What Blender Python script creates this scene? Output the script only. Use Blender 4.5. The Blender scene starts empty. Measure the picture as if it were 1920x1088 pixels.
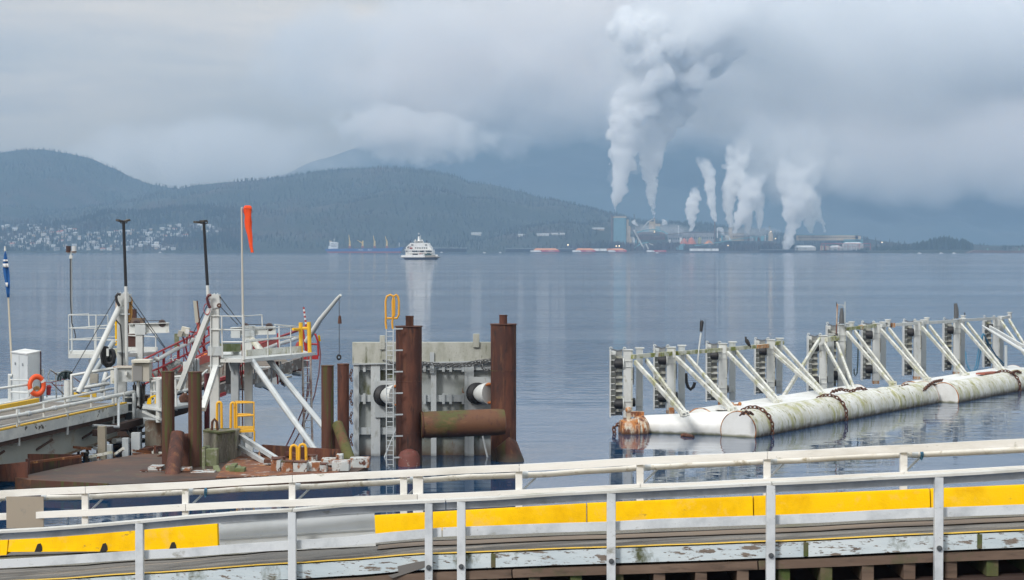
import bpy, math, random
import numpy as np
from mathutils import Vector, Matrix, noise as mn
R = math.radians
SC = bpy.context.scene
COL = SC.collection
FPX = 3600.0
CAMZ = 8.0
TH = math.atan((544 - 468) / FPX)

# ---------------------------------------------------------------- camera
cd = bpy.data.cameras.new("camera"); cam = bpy.data.objects.new("camera", cd); COL.objects.link(cam)
cd.sensor_width = 36.0; cd.lens = 36.0 * FPX / 1920.0; cd.clip_start = 0.5; cd.clip_end = 60000
cam.location = (0, 0, CAMZ); cam.rotation_euler = (R(90) - TH, 0, 0)
SC.camera = cam

def P(px, py, D):
    """the point at distance D (world Y) that shows at photo pixel px, py"""
    u = (px - 960) / FPX; v = (544 - py) / FPX
    dy = math.cos(TH) + v * math.sin(TH); dz = -math.sin(TH) + v * math.cos(TH)
    return Vector((u / dy * D, D, CAMZ + dz / dy * D))
def DW(py, z=0.0):
    """distance at which height z shows on photo row py"""
    p = P(960, py, 1.0); return (z - CAMZ) / (p.z - CAMZ)
def G(px, py, z=0.0):
    return P(px, py, DW(py, z))

# ---------------------------------------------------------------- mesh builder
class MB:
    def __init__(s): s.v = []; s.f = []
    def add(s, vs, fs):
        n = len(s.v); s.v += [tuple(v) for v in vs]; s.f += [tuple(i + n for i in f) for f in fs]; return s
    def box(s, c, d, rz=0.0, M=None):
        x, y, z = d[0] / 2, d[1] / 2, d[2] / 2
        m = Matrix.Translation(Vector(c)) @ (M if M else Matrix.Rotation(rz, 4, 'Z'))
        vs = [m @ Vector((a * x, b * y, e * z)) for e in (-1, 1) for b in (-1, 1) for a in (-1, 1)]
        return s.add(vs, [(0, 2, 3, 1), (4, 5, 7, 6), (0, 1, 5, 4), (2, 6, 7, 3), (0, 4, 6, 2), (1, 3, 7, 5)])
    def beam(s, a, b, w, h, up=(0, 0, 1), bev=0.0):
        a, b = Vector(a), Vector(b); d = (b - a).normalized(); up = Vector(up)
        if abs(d.dot(up)) > 0.95: up = Vector((0, 1, 0))
        sd = d.cross(up).normalized(); u = sd.cross(d).normalized()
        if bev <= 0:
            q = [(-w / 2, -h / 2), (w / 2, -h / 2), (w / 2, h / 2), (-w / 2, h / 2)]
        else:
            x, y, e = w / 2, h / 2, bev
            q = [(-x + e, -y), (x - e, -y), (x, -y + e), (x, y - e), (x - e, y), (-x + e, y), (-x, y - e), (-x, -y + e)]
        n = len(q)
        vs = [p + sd * i + u * j for p in (a, b) for i, j in q]
        fs = [(i, (i + 1) % n, n + (i + 1) % n, n + i) for i in range(n)] + [tuple(range(n - 1, -1, -1)), tuple(range(n, 2 * n))]
        return s.add(vs, fs)
    def hbeam(s, a, b, w, h, t=0.02, up=(0, 0, 1)):
        a, b = Vector(a), Vector(b); d = (b - a).normalized(); up = Vector(up)
        if abs(d.dot(up)) > 0.95: up = Vector((0, 1, 0))
        sd = d.cross(up).normalized(); u = sd.cross(d).normalized()
        for k in (-1, 1): s.beam(a + u * k * (h - t) / 2, b + u * k * (h - t) / 2, w, t, up)
        return s.beam(a, b, t, h - 2 * t - .002, up)
    def tube(s, pts, r, n=10, cap=True):
        pts = [Vector(p) for p in pts]; m = len(pts)
        rs = r if isinstance(r, (list, tuple)) else [r] * m
        vs = []; prev = None
        for i, p in enumerate(pts):
            if i == 0: d = pts[1] - p
            elif i == m - 1: d = p - pts[i - 1]
            else: d = (p - pts[i - 1]).normalized() + (pts[i + 1] - p).normalized()
            if d.length < 1e-9: d = Vector((0, 0, 1))
            d.normalize()
            if prev is None:
                u = Vector((0, 0, 1)) if abs(d.z) < 0.9 else Vector((0, 1, 0))
            else: u = prev
            sd = d.cross(u); sd.normalize(); u = sd.cross(d); u.normalize(); prev = u
            for k in range(n):
                t = 2 * math.pi * k / n
                vs.append(p + (sd * math.cos(t) + u * math.sin(t)) * rs[i])
        fs = []
        for i in range(m - 1):
            for k in range(n):
                fs.append((i * n + k, i * n + (k + 1) % n, (i + 1) * n + (k + 1) % n, (i + 1) * n + k))
        if cap: fs += [tuple(range(n - 1, -1, -1)), tuple(range((m - 1) * n, m * n))]
        return s.add(vs, fs)
    def prism(s, poly, d):
        """closed polygon of points, extruded by vector d"""
        n = len(poly); d = Vector(d); poly = [Vector(p) for p in poly]
        vs = poly + [p + d for p in poly]
        return s.add(vs, [tuple(range(n)), tuple(range(2 * n - 1, n - 1, -1))] + [(i, n + i, n + (i + 1) % n, (i + 1) % n) for i in range(n)])
    def torus(s, c, R1, r, ax=(0, 1, 0), n=28, m=10, a0=0, a1=2 * math.pi, sq=1.0):
        c = Vector(c); ax = Vector(ax).normalized(); u = ax.orthogonal().normalized() if abs(ax.z) > .9 else ax.cross(Vector((0, 0, 1))).normalized(); w = ax.cross(u)
        full = abs(a1 - a0 - 2 * math.pi) < 1e-6
        cnt = n if full else n + 1
        vs = []
        for i in range(cnt):
            a = a0 + (a1 - a0) * i / n; d = u * math.cos(a) + w * math.sin(a) * sq
            for k in range(m):
                b = 2 * math.pi * k / m
                vs.append(c + d * (R1 + r * math.cos(b)) + ax * r * math.sin(b))
        fs = []
        for i in range(n):
            j = (i + 1) % cnt
            for k in range(m): fs.append((i * m + k, j * m + k, j * m + (k + 1) % m, i * m + (k + 1) % m))
        return s.add(vs, fs)
    def ball(s, c, r, n=12, m=8, sc=(1, 1, 1), jit=0.0, rng=random):
        c = Vector(c); vs = [c + Vector((0, 0, r * sc[2]))]
        for i in range(1, m):
            t = math.pi * i / m
            for k in range(n):
                a = 2 * math.pi * k / n; q = 1 + rng.uniform(-jit, jit)
                vs.append(c + Vector((math.sin(t) * math.cos(a) * sc[0], math.sin(t) * math.sin(a) * sc[1], math.cos(t) * sc[2])) * r * q)
        vs.append(c - Vector((0, 0, r * sc[2])))
        L = len(vs) - 1; fs = []
        for k in range(n):
            fs.append((0, 1 + k, 1 + (k + 1) % n)); fs.append((L, L - n + (k + 1) % n, L - n + k))
            for i in range(m - 2):
                a = 1 + i * n; fs.append((a + k, a + n + k, a + n + (k + 1) % n, a + (k + 1) % n))
        return s.add(vs, fs)
    def chain(s, pts, r, t, n=8):
        """real links along a polyline"""
        pts = [Vector(p) for p in pts]; step = r * 2.6; acc = 0; k = 0
        for a, b in zip(pts[:-1], pts[1:]):
            L = (b - a).length; d = (b - a).normalized()
            while acc < L:
                c = a + d * acc; up = Vector((0, 0, 1)) if abs(d.z) < .9 else Vector((0, 1, 0))
                sd = d.cross(up).normalized(); u = sd.cross(d)
                nrm = (sd + u).normalized() if k % 2 else (sd - u).normalized()
                w = nrm.cross(d).normalized()
                ring = []
                for i in range(n):
                    q = 2 * math.pi * i / n
                    ring.append(c + d * math.cos(q) * r * 1.7 + w * math.sin(q) * r)
                s.tube(ring + [ring[0]], t, 5, False)
                acc += step; k += 1
            acc -= L
        return s

OBJ = {}
def shade(me, ang=40):
    try:
        me.polygons.foreach_set('use_smooth', [True] * len(me.polygons))
        me.update()
        me.set_sharp_from_angle(angle=R(ang))
    except Exception: pass
def mesh(name, mb, mats, smooth=True, ang=40):
    me = bpy.data.meshes.new(name); me.from_pydata(mb.v, [], mb.f)
    for m in (mats if isinstance(mats, (list, tuple)) else [mats]): me.materials.append(m)
    if smooth: shade(me, ang)
    return me
def root_of(p):
    while p.parent: p = p.parent
    return p
def obj(name, mb, mats, parent=None, loc=None, smooth=True, ang=40, label=None, bevel=0):
    """mesh from points in world coordinates; origin moved to loc (or the parent's root)"""
    if parent is not None: o0 = root_of(parent).location.copy()
    elif loc is not None: o0 = Vector(loc)
    else:
        xs = [v[0] for v in mb.v]; ys = [v[1] for v in mb.v]; zs = [v[2] for v in mb.v]
        o0 = Vector(((min(xs) + max(xs)) / 2, (min(ys) + max(ys)) / 2, min(zs)))
    mb.v = [(v[0] - o0.x, v[1] - o0.y, v[2] - o0.z) for v in mb.v]
    me = mesh(name, mb, mats, smooth, ang)
    o = bpy.data.objects.new(name, me); COL.objects.link(o)
    if parent is not None: o.parent = parent
    else: o.location = o0
    if label: o['label'] = label
    if bevel:
        b = o.modifiers.new('bevel', 'BEVEL'); b.width = bevel; b.segments = 2; b.limit_method = 'ANGLE'
    return o
def tag(o, label=None, cat=None, group=None, kind=None):
    if label: o['label'] = label
    if cat: o['category'] = cat
    if group: o['group'] = group
    if kind: o['kind'] = kind
    return o
def thing(name, label, cat, loc, group=None):
    o = bpy.data.objects.new(name, None); COL.objects.link(o); o.location = loc; o.empty_display_size = .1
    return tag(o, label, cat, group)
def dup(root, loc, label=None, rz=None, scale=None):
    r = root.copy(); COL.objects.link(r); r.location = loc
    if label: r['label'] = label
    if rz is not None: r.rotation_euler = (0, 0, rz)
    if scale is not None: r.scale = scale
    for ch in list(root.children):
        c = ch.copy(); COL.objects.link(c); c.parent = r
        for g in list(ch.children):
            d = g.copy(); COL.objects.link(d); d.parent = c
    return r
def text(name, s, size, mat_, parent, M, ext=0.004, label=None):
    cu = bpy.data.curves.new(name, 'FONT'); cu.body = s; cu.size = size; cu.extrude = ext; cu.align_x = 'CENTER'; cu.align_y = 'CENTER'
    cu.materials.append(mat_)
    o = bpy.data.objects.new(name, cu); COL.objects.link(o); o.parent = parent
    me = bpy.data.meshes.new_from_object(o); bpy.data.objects.remove(o)
    o = bpy.data.objects.new(name, me); COL.objects.link(o); o.parent = parent
    o.matrix_local = Matrix.Translation(-root_of(parent).location) @ M
    return o

# ---------------------------------------------------------------- materials
MATS = {}
def mat(name, col, rough=0.6, layers=(), bump=None, metal=0.0, spec=0.5, coat=0.0, rand=0.0):
    """col: base colour; layers: (colour, scale, lo, hi, (sx,sy,sz) stretch, detail) patches laid over it by noise"""
    if name in MATS: return MATS[name]
    m = bpy.data.materials.new(name); m.use_nodes = True; nt = m.node_tree; N = nt.nodes; L = nt.links
    b = N['Principled BSDF']; b.inputs['Roughness'].default_value = rough; b.inputs['Metallic'].default_value = metal
    b.inputs['Specular IOR Level'].default_value = spec
    tc = N.new('ShaderNodeTexCoord'); oi = N.new('ShaderNodeObjectInfo')
    off = N.new('ShaderNodeVectorMath'); off.operation = 'SCALE'; off.inputs['Scale'].default_value = 1.0
    cmb = N.new('ShaderNodeCombineXYZ'); ml = N.new('ShaderNodeMath'); ml.operation = 'MULTIPLY'; ml.inputs[1].default_value = 57.0
    L.new(oi.outputs['Random'], ml.inputs[0]); L.new(ml.outputs[0], cmb.inputs[0]); L.new(ml.outputs[0], cmb.inputs[1])
    ad = N.new('ShaderNodeVectorMath'); ad.operation = 'ADD'; L.new(tc.outputs['Object'], ad.inputs[0]); L.new(cmb.outputs[0], ad.inputs[1])
    cur = None
    rgb = N.new('ShaderNodeRGB'); rgb.outputs[0].default_value = (*col, 1); cur = rgb.outputs[0]
    if rand:
        hs = N.new('ShaderNodeHueSaturation'); mr = N.new('ShaderNodeMapRange'); mr.inputs['To Min'].default_value = 1 - rand; mr.inputs['To Max'].default_value = 1 + rand
        L.new(oi.outputs['Random'], mr.inputs['Value']); L.new(mr.outputs[0], hs.inputs['Value']); L.new(cur, hs.inputs['Color']); cur = hs.outputs[0]
    for ly in layers:
        c2, scl, lo, hi = ly[:4]; st = ly[4] if len(ly) > 4 else (1, 1, 1); det = ly[5] if len(ly) > 5 else 6
        mp = N.new('ShaderNodeMapping'); mp.inputs['Scale'].default_value = st; L.new(ad.outputs[0], mp.inputs['Vector'])
        nz = N.new('ShaderNodeTexNoise'); nz.inputs['Scale'].default_value = scl; nz.inputs['Detail'].default_value = det; nz.inputs['Roughness'].default_value = .65
        L.new(mp.outputs[0], nz.inputs['Vector'])
        rp = N.new('ShaderNodeMapRange'); rp.inputs['From Min'].default_value = lo; rp.inputs['From Max'].default_value = hi; L.new(nz.outputs['Fac'], rp.inputs['Value'])
        mx = N.new('ShaderNodeMix'); mx.data_type = 'RGBA'; L.new(rp.outputs[0], mx.inputs['Factor']); L.new(cur, mx.inputs['A']); mx.inputs['B'].default_value = (*c2, 1)
        cur = mx.outputs['Result']
    L.new(cur, b.inputs['Base Color'])
    if coat: b.inputs['Coat Weight'].default_value = coat
    if bump:
        mp = N.new('ShaderNodeMapping'); mp.inputs['Scale'].default_value = bump[2] if len(bump) > 2 else (1, 1, 1); L.new(ad.outputs[0], mp.inputs['Vector'])
        nz = N.new('ShaderNodeTexNoise'); nz.inputs['Scale'].default_value = bump[0]; nz.inputs['Detail'].default_value = 6; L.new(mp.outputs[0], nz.inputs['Vector'])
        bp = N.new('ShaderNodeBump'); bp.inputs['Distance'].default_value = bump[1]; bp.inputs['Strength'].default_value = .8; L.new(nz.outputs['Fac'], bp.inputs['Height']); L.new(bp.outputs[0], b.inputs['Normal'])
    MATS[name] = m
    return m
def zlayer(m, col, z0, z1, nscale=2.0, namp=0.5, rel=True):
    """another colour below a world height, with a ragged edge (weed, mud and rust by the waterline)"""
    nt = m.node_tree; N = nt.nodes; L = nt.links; b = N['Principled BSDF']
    src = b.inputs['Base Color'].links[0].from_socket
    ge = N.new('ShaderNodeNewGeometry'); sp = N.new('ShaderNodeSeparateXYZ'); L.new(ge.outputs['Position'], sp.inputs[0])
    nz = N.new('ShaderNodeTexNoise'); nz.inputs['Scale'].default_value = nscale; nz.inputs['Detail'].default_value = 5; L.new(ge.outputs['Position'], nz.inputs['Vector'])
    ma = N.new('ShaderNodeMath'); ma.operation = 'MULTIPLY_ADD'; L.new(nz.outputs['Fac'], ma.inputs[0]); ma.inputs[1].default_value = namp; L.new(sp.outputs['Z'], ma.inputs[2])
    mr = N.new('ShaderNodeMapRange'); mr.inputs['From Min'].default_value = z1 + namp * .5; mr.inputs['From Max'].default_value = z0 + namp * .5; L.new(ma.outputs[0], mr.inputs['Value'])
    mx = N.new('ShaderNodeMix'); mx.data_type = 'RGBA'; L.new(mr.outputs[0], mx.inputs['Factor']); L.new(src, mx.inputs['A']); mx.inputs['B'].default_value = (*col, 1)
    L.new(mx.outputs['Result'], b.inputs['Base Color'])
    return m
# ================================================================ sky and light
SC.render.engine = 'CYCLES'
SC.view_settings.view_transform = 'Standard'; SC.view_settings.look = 'None'; SC.view_settings.exposure = 0.0; SC.view_settings.gamma = 1
cy = SC.cycles; cy.use_denoising = True
try: cy.denoiser = 'OPENIMAGEDENOISE'; cy.denoising_input_passes = 'RGB_ALBEDO_NORMAL'
except Exception: pass
cy.max_bounces = 24; cy.diffuse_bounces = 3; cy.glossy_bounces = 3; cy.transmission_bounces = 4; cy.transparent_max_bounces = 24; cy.volume_bounces = 22
cy.sample_clamp_indirect = 4; cy.volume_step_rate = 1.0; cy.volume_max_steps = 256; cy.caustics_reflective = False; cy.caustics_refractive = False
SUN_EL, SUN_AZ = R(38), R(215)      # azimuth of the sun measured from +Y clockwise: behind the camera, to the left
w = bpy.data.worlds.new("World"); SC.world = w; w.use_nodes = True
nt = w.node_tree; N = nt.nodes; L = nt.links; N.clear()
out = N.new('ShaderNodeOutputWorld'); bg = N.new('ShaderNodeBackground'); bg.inputs['Strength'].default_value = 0.1
sky = N.new('ShaderNodeTexSky'); sky.sky_type = 'NISHITA'; sky.sun_disc = False; sky.sun_elevation = SUN_EL; sky.sun_rotation = SUN_AZ; sky.dust_density = 3; sky.air_density = 1.2
tc = N.new('ShaderNodeTexCoord'); sp = N.new('ShaderNodeSeparateXYZ'); L.new(tc.outputs['Generated'], sp.inputs[0])
def wnoise(scl, st, det=5, rough=.55, dist=0.0, loc=(0, 0, 0)):
    mp = N.new('ShaderNodeMapping'); mp.inputs['Scale'].default_value = st; mp.inputs['Location'].default_value = loc; L.new(tc.outputs['Generated'], mp.inputs['Vector'])
    nz = N.new('ShaderNodeTexNoise'); nz.inputs['Scale'].default_value = scl; nz.inputs['Detail'].default_value = det; nz.inputs['Roughness'].default_value = rough; nz.inputs['Distortion'].default_value = dist
    L.new(mp.outputs[0], nz.inputs['Vector']); return nz.outputs['Fac']
def wmix(f, a, b, typ='MIX'):
    mx = N.new('ShaderNodeMix'); mx.data_type = 'RGBA'; mx.blend_type = typ
    for s, v in (('Factor', f), ('A', a), ('B', b)):
        if isinstance(v, tuple): mx.inputs[s].default_value = (*v, 1)
        elif isinstance(v, float): mx.inputs[s].default_value = v
        else: L.new(v, mx.inputs[s])
    return mx.outputs['Result']
def wmap(v, a, b, c=0.0, d=1.0):
    mr = N.new('ShaderNodeMapRange'); mr.interpolation_type = 'SMOOTHSTEP'
    for s, x in (('From Min', a), ('From Max', b), ('To Min', c), ('To Max', d)): mr.inputs[s].default_value = x
    L.new(v, mr.inputs['Value']); return mr.outputs[0]
# cloud deck: brighter overhead, blue-grey towards the horizon (values are x10, the background strength is 0.1)
el = sp.outputs['Z']
low = wmix(wmap(el, 0.02, 0.135), (4.5, 4.15, 3.4), (12.0, 10.1, 7.8))
deck = wmix(wmap(el, 0.3, 0.85), wmix(wmap(el, .13, .32), low, (7.4, 7.3, 7.1)), (16, 16, 15.6))
n1 = wnoise(2.2, (1.0, 1.0, 7.0), 6, .55, .3, (3.1, 0, .4))
n2 = wnoise(7.0, (1.0, 1.0, 5.0), 6, .6, .4, (1.3, 2, 0))
deck = wmix(wmap(n1, .35, .68), wmix(1.0, deck, (.80, .84, .89), 'MULTIPLY'), wmix(1.0, deck, (1.18, 1.15, 1.12), 'MULTIPLY'))
deck = wmix(wmap(n2, .38, .7), wmix(1.0, deck, (.90, .915, .94), 'MULTIPLY'), wmix(1.0, deck, (1.11, 1.10, 1.085), 'MULTIPLY'))
# heavier cloud to the right of the view
rt = wmap(sp.outputs['X'], 0.02, 0.2)
deck = wmix(rt, deck, wmix(1.0, deck, (.93, .95, .95), 'MULTIPLY'))
full = wmix(0.93, sky.outputs[0], deck)
L.new(full, bg.inputs['Color']); L.new(bg.outputs[0], out.inputs[0])
sl = bpy.data.lights.new("sun", 'SUN'); sl.energy = 2.2; sl.angle = R(12); sl.color = (1, .965, .92)
so = bpy.data.objects.new("sun", sl); COL.objects.link(so)
sd = Vector((math.sin(SUN_AZ) * math.cos(SUN_EL), math.cos(SUN_AZ) * math.cos(SUN_EL), math.sin(SUN_EL)))
so.rotation_euler = sd.to_track_quat('Z', 'Y').to_euler(); so.location = (-40, -40, 60)

# ================================================================ water
wm = bpy.data.materials.new('sea_water'); wm.use_nodes = True; nt = wm.node_tree; N = nt.nodes; L = nt.links
b = N['Principled BSDF']; b.inputs['Base Color'].default_value = (.006, .040, .10, 1); b.inputs['Roughness'].default_value = .06; b.inputs['IOR'].default_value = 1.333
ge = N.new('ShaderNodeNewGeometry'); sp = N.new('ShaderNodeSeparateXYZ'); L.new(ge.outputs['Position'], sp.inputs[0])
def n_noise(scale, st, det, rough=.5, dist=0.0):
    mp = N.new('ShaderNodeMapping'); mp.inputs['Scale'].default_value = st; L.new(ge.outputs['Position'], mp.inputs['Vector'])
    nz = N.new('ShaderNodeTexNoise'); nz.inputs['Scale'].default_value = scale; nz.inputs['Detail'].default_value = det; nz.inputs['Roughness'].default_value = rough; nz.inputs['Distortion'].default_value = dist
    L.new(mp.outputs[0], nz.inputs['Vector']); return nz.outputs['Fac']
def n_math(op, a, b_, c=None):
    m = N.new('ShaderNodeMath'); m.operation = op
    for i, v in enumerate((a, b_, c)):
        if v is None: continue
        if isinstance(v, (int, float)): m.inputs[i].default_value = v
        else: L.new(v, m.inputs[i])
    return m.outputs[0]
def n_map(v, a, b_, c=0.0, d=1.0):
    mr = N.new('ShaderNodeMapRange'); mr.interpolation_type = 'SMOOTHSTEP'
    for s_, x in (('From Min', a), ('From Max', b_), ('To Min', c), ('To Max', d)): mr.inputs[s_].default_value = x
    L.new(v, mr.inputs['Value']); return mr.outputs[0]
Y = sp.outputs['Y']
swell = n_noise(.9, (.35, 1.0, 1), 3, .5, .4)
chop = n_noise(3.0, (.45, 1.0, 1), 4, .6, .3)
ripp = n_noise(.16, (.16, 1.0, 1), 5, .6)
wind = n_map(n_noise(.012, (.12, 1.0, 1), 4, .6), .40, .62, .45, 1.25)      # patches of wind on the water
near = n_map(Y, 80, 150, .055, 1.0); near2 = n_map(Y, 88, 170, .0, 1.0)                                         # sheltered, nearly flat behind the pontoons
calm = n_map(Y, 2000, 3300, 1.0, .35)
amp = n_math('MULTIPLY', n_math('MULTIPLY', near, calm), wind)
h = n_math('ADD', n_math('MULTIPLY', swell, .26), n_math('MULTIPLY', n_math('MULTIPLY', chop, near2), .075))
h = n_math('ADD', h, n_math('MULTIPLY', ripp, .50))
h = n_math('MULTIPLY', h, amp)
bp = N.new('ShaderNodeBump'); bp.inputs['Distance'].default_value = 1.0; bp.inputs['Strength'].default_value = 1.0; L.new(h, bp.inputs['Height']); L.new(bp.outputs[0], b.inputs['Normal'])
L.new(n_map(Y, 60, 1500, .02, .075), b.inputs['Roughness'])
mb = MB(); mb.add([(-5200, -40, 0), (5200, -40, 0), (5200, 8900, 0), (-5200, 8900, 0)], [(0, 1, 2, 3)])
water = obj('water', mb, wm, loc=(0, 0, 0), smooth=False); tag(water, 'calm blue grey sea water reaching to the far shore', kind='structure')
mb = MB(); mb.add([(-5200, -40, -6), (5200, -40, -6), (5200, 8900, -6), (-5200, 8900, -6)], [(0, 1, 2, 3)])
sb = obj('seabed', mb, mat('mud', (.08, .07, .05), .9), loc=(0, 0, -6), smooth=False); tag(sb, kind='structure')

# ================================================================ hills
def interp(x, pts):
    if x <= pts[0][0]: return pts[0][1]
    for (a, b_), (c, d) in zip(pts[:-1], pts[1:]):
        if x <= c:
            t = (x - a) / (c - a); t = t * t * (3 - 2 * t) * .5 + t * .5
            return b_ + (d - b_) * t
    return pts[-1][1]
M_hill = mat('forest_floor', (.018, .026, .018), .95, [((.045, .036, .028), .0035, .5, .62, (1, 1, 1), 8), ((.018, .028, .018), .02, .5, .6, (1, 1, 1), 6)])
M_tree = mat('conifer', (.014, .024, .018), .9, [((.060, .042, .034), .0035, .48, .60, (1, 1, 1), 5), ((.008, .016, .013), .012, .45, .6, (1, 1, 1), 4)])
HF = []
def hill(name, ridge, Yr, Y0, Y1, power, rough, nx=170, ny=70, base=None, seed=0, label=None, px0=None, px1=None):
    """ridge: photo pixels of the skyline -> heights along the ridge at distance Yr; the ground falls to the shore at Y0"""
    px0 = ridge[0][0] if px0 is None else px0; px1 = ridge[-1][0] if px1 is None else px1
    def hgt(x, y):
        px = 960 + x / Yr * FPX
        H = max(0.0, P(960, interp(px, ridge), Yr).z)
        if y < Yr: t = max(0, (y - Y0) / (Yr - Y0)); s = t ** power
        else: t = min(1, (y - Yr) / (Y1 - Yr)); s = 1 - t * t
        nz = mn.fractal(Vector((x * .0022 + seed, y * .0022, seed)), 1.0, 2.0, 5) * rough
        q = 4 * s * (1 - s) if y < Yr else 0
        return max(-2.0, H * s + nz * q + min(3.0, max(-2.0, (y - Y0) * .2)))
    x0 = (px0 - 960) / FPX * Yr; x1 = (px1 - 960) / FPX * Yr
    mb = MB()
    vs = []; ys = [Y0 - 12 + (Yr - Y0 + 12) * (j / (ny - 12)) ** 1.25 if j <= ny - 12 else Yr + (Y1 - Yr) * (j - (ny - 12)) / 11 for j in range(ny)]
    for y in ys:
        for i in range(nx):
            x = x0 + (x1 - x0) * i / (nx - 1); vs.append((x, y, hgt(x, y)))
    fs = [(j * nx + i, j * nx + i + 1, (j + 1) * nx + i + 1, (j + 1) * nx + i) for j in range(ny - 1) for i in range(nx - 1)]
    mb.add(vs, fs)
    o = obj(name, mb, M_hill, loc=(0, 0, 0)); tag(o, label, kind='structure')
    return hgt, x0, x1
def forest(name, spots, label, seed=1, m=None):
    rng = random.Random(seed); V = []; F = []
    for (x, y, z, h) in spots:
        r = h * rng.uniform(.13, .22); n = len(V); a0 = rng.uniform(0, 6)
        tiers = 2
        for t in range(tiers):
            zb = z + h * (0.05 + .42 * t) ; zt = z + h * (.62 + .38 * t); rr = r * (1 - .38 * t)
            n = len(V); V.append((x + rng.uniform(-.1, .1) * r, y, zt))
            for k in range(5):
                a = a0 + k * 1.2566 + t; q = rng.uniform(.7, 1.25); V.append((x + rr * q * math.cos(a), y + rr * q * math.sin(a), zb + rng.uniform(-.06, .06) * h))
            for k in range(5): F.append((n, n + 1 + k, n + 1 + (k + 1) % 5))
    me = bpy.data.meshes.new(name); me.from_pydata(V, [], F); me.materials.append(m or M_tree)
    o = bpy.data.objects.new(name, me); COL.objects.link(o); tag(o, label, kind='stuff'); return o
def scatter(hg, x0, x1, y0, y1, step, hmin, hmax, keep, seed):
    rng = random.Random(seed); out = []
    nx = int((x1 - x0) / step); ny = int((y1 - y0) / (step * 1.3))
    for i in range(nx):
        for j in range(ny):
            x = x0 + (i + rng.random()) * step; y = y0 + (j + rng.random()) * step * 1.3
            if abs(x) > (980 / FPX) * y: continue
            if rng.random() > keep(x, y): continue
            z = hg(x, y)
            if z < 1.0: continue
            out.append((x, y, z - 1, rng.uniform(hmin, hmax) * (1 + .5 * mn.noise(Vector((x * .01, y * .01, 0))))))
    return out
def clump(x, y, s, lo=-.15):
    v = mn.fractal(Vector((x * s, y * s, 4.2)), 1, 2, 4)
    return 1.0 if v > lo else .3

# left hill, far
h1, a0, a1 = hill('hill_left', [(-160, 300), (-60, 294), (0, 288), (40, 283), (80, 282), (120, 288), (160, 296), (200, 313), (240, 333), (280, 347), (320, 354), (380, 372), (460, 392), (560, 420), (700, 452), (800, 466)], 7000, 5300, 8200, 1.15, 60, seed=3, label='forested hill on the left beyond the town')
forest('forest', scatter(h1, a0, a1, 5400, 7080, 16, 8, 14, lambda x, y: clump(x, y, .004, -.25), 11), 'dark conifer forest over the left hill', 11)
# middle hill
h2, a0, a1 = hill('hill_middle', [(-120, 420), (0, 405), (120, 396), (240, 380), (320, 358), (380, 348), (430, 343), (470, 341), (520, 335), (560, 329), (600, 322), (660, 318), (720, 316), (760, 318), (800, 322), (850, 330), (880, 344), (920, 348), (970, 360), (1020, 374), (1080, 390), (1140, 402), (1200, 416), (1300, 420), (1400, 432), (1500, 448), (1640, 462), (1760, 466)], 6200, 4640, 7200, 1.0, 55, nx=240, seed=8, label='long wooded hill behind the town and the cargo ship')
TOWN = [(x, y) for x, y in ()]
def keep2(x, y):
    px = 960 + x / y * FPX
    if px < 470 and y < 5350: return .10
    if 1120 < px < 1640 and y < 5000: return .03
    return clump(x, y, .0045, -.22)
forest('forest', scatter(h2, a0, a1, 4660, 6280, 14, 7, 13, keep2, 12), 'conifer forest covering the middle hill to its ridge', 12)
# point of land on the right, with its wood
h3, a0, a1 = hill('headland', [(1560, 468), (1640, 462), (1700, 460), (1740, 461), (1790, 461), (1820, 460), (1850, 464), (1900, 463), (1990, 463)], 5000, 4500, 5800, .6, 3, nx=80, ny=40, seed=5, label='low headland on the right of the far shore')
sp3 = []
rg = random.Random(5)
for k in range(2600):
    px = rg.uniform(1600, 1960); y = rg.uniform(4530, 5000); x = (px - 960) / FPX * y
    lim = interp(px, [(1600, 462), (1640, 458), (1700, 453), (1735, 447), (1770, 438), (1800, 443), (1822, 450), (1828, 463), (1860, 462), (1885, 455), (1900, 460), (1960, 462)])
    zt = P(px, lim + 3 + 5.5 * mn.noise(Vector((px * .22, 3.3, 0))) + 3 * mn.noise(Vector((px * .9, 7.1, 0))) + rg.uniform(0, 7), y).z; z = h3(x, y)
    if zt - z > 3: sp3.append((x, y, z - 1, zt - z + 1))
forest('forest', sp3, 'dark wood on the low headland at right', 6, mat('headland_conifer', (.02, .032, .022), .9))
# far mountain whose top stands in cloud
M_far = mat('mountain_forest', (.028, .045, .042), .95, [((.05, .06, .055), .0012, .45, .6)])
hm = M_hill; M_hill = M_far
h4, a0, a1 = hill('mountain', [(300, 380), (420, 360), (520, 332), (600, 300), (680, 276), (760, 262), (860, 235), (960, 225), (1100, 215), (1250, 222), (1420, 240), (1560, 262), (1700, 280), (1900, 300), (2200, 330)], 10800, 9300, 12800, .9, 90, nx=160, ny=60, seed=14, label='blue far mountain behind the mill with its top in cloud')
M_hill = hm

# ================================================================ haze
def volmat(name, col, dens, aniso=0.0, absorb=None):
    m = bpy.data.materials.new(name); m.use_nodes = True; n = m.node_tree; n.nodes.clear()
    o = n.nodes.new('ShaderNodeOutputMaterial'); v = n.nodes.new('ShaderNodeVolumePrincipled')
    v.inputs['Color'].default_value = (*col, 1); v.inputs['Density'].default_value = dens; v.inputs['Anisotropy'].default_value = aniso
    n.links.new(v.outputs[0], o.inputs['Volume']); return m
mb = MB().box((0, 4450, 499.5 - 3.5), (10300, 8960 + 60, 1007), 0)
HZ = volmat('haze_air', (.42, .645, .90), 1.15e-4)
hz = obj('haze', mb, HZ, smooth=False); tag(hz, 'pale blue haze filling the air over the strait', kind='stuff')
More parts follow.
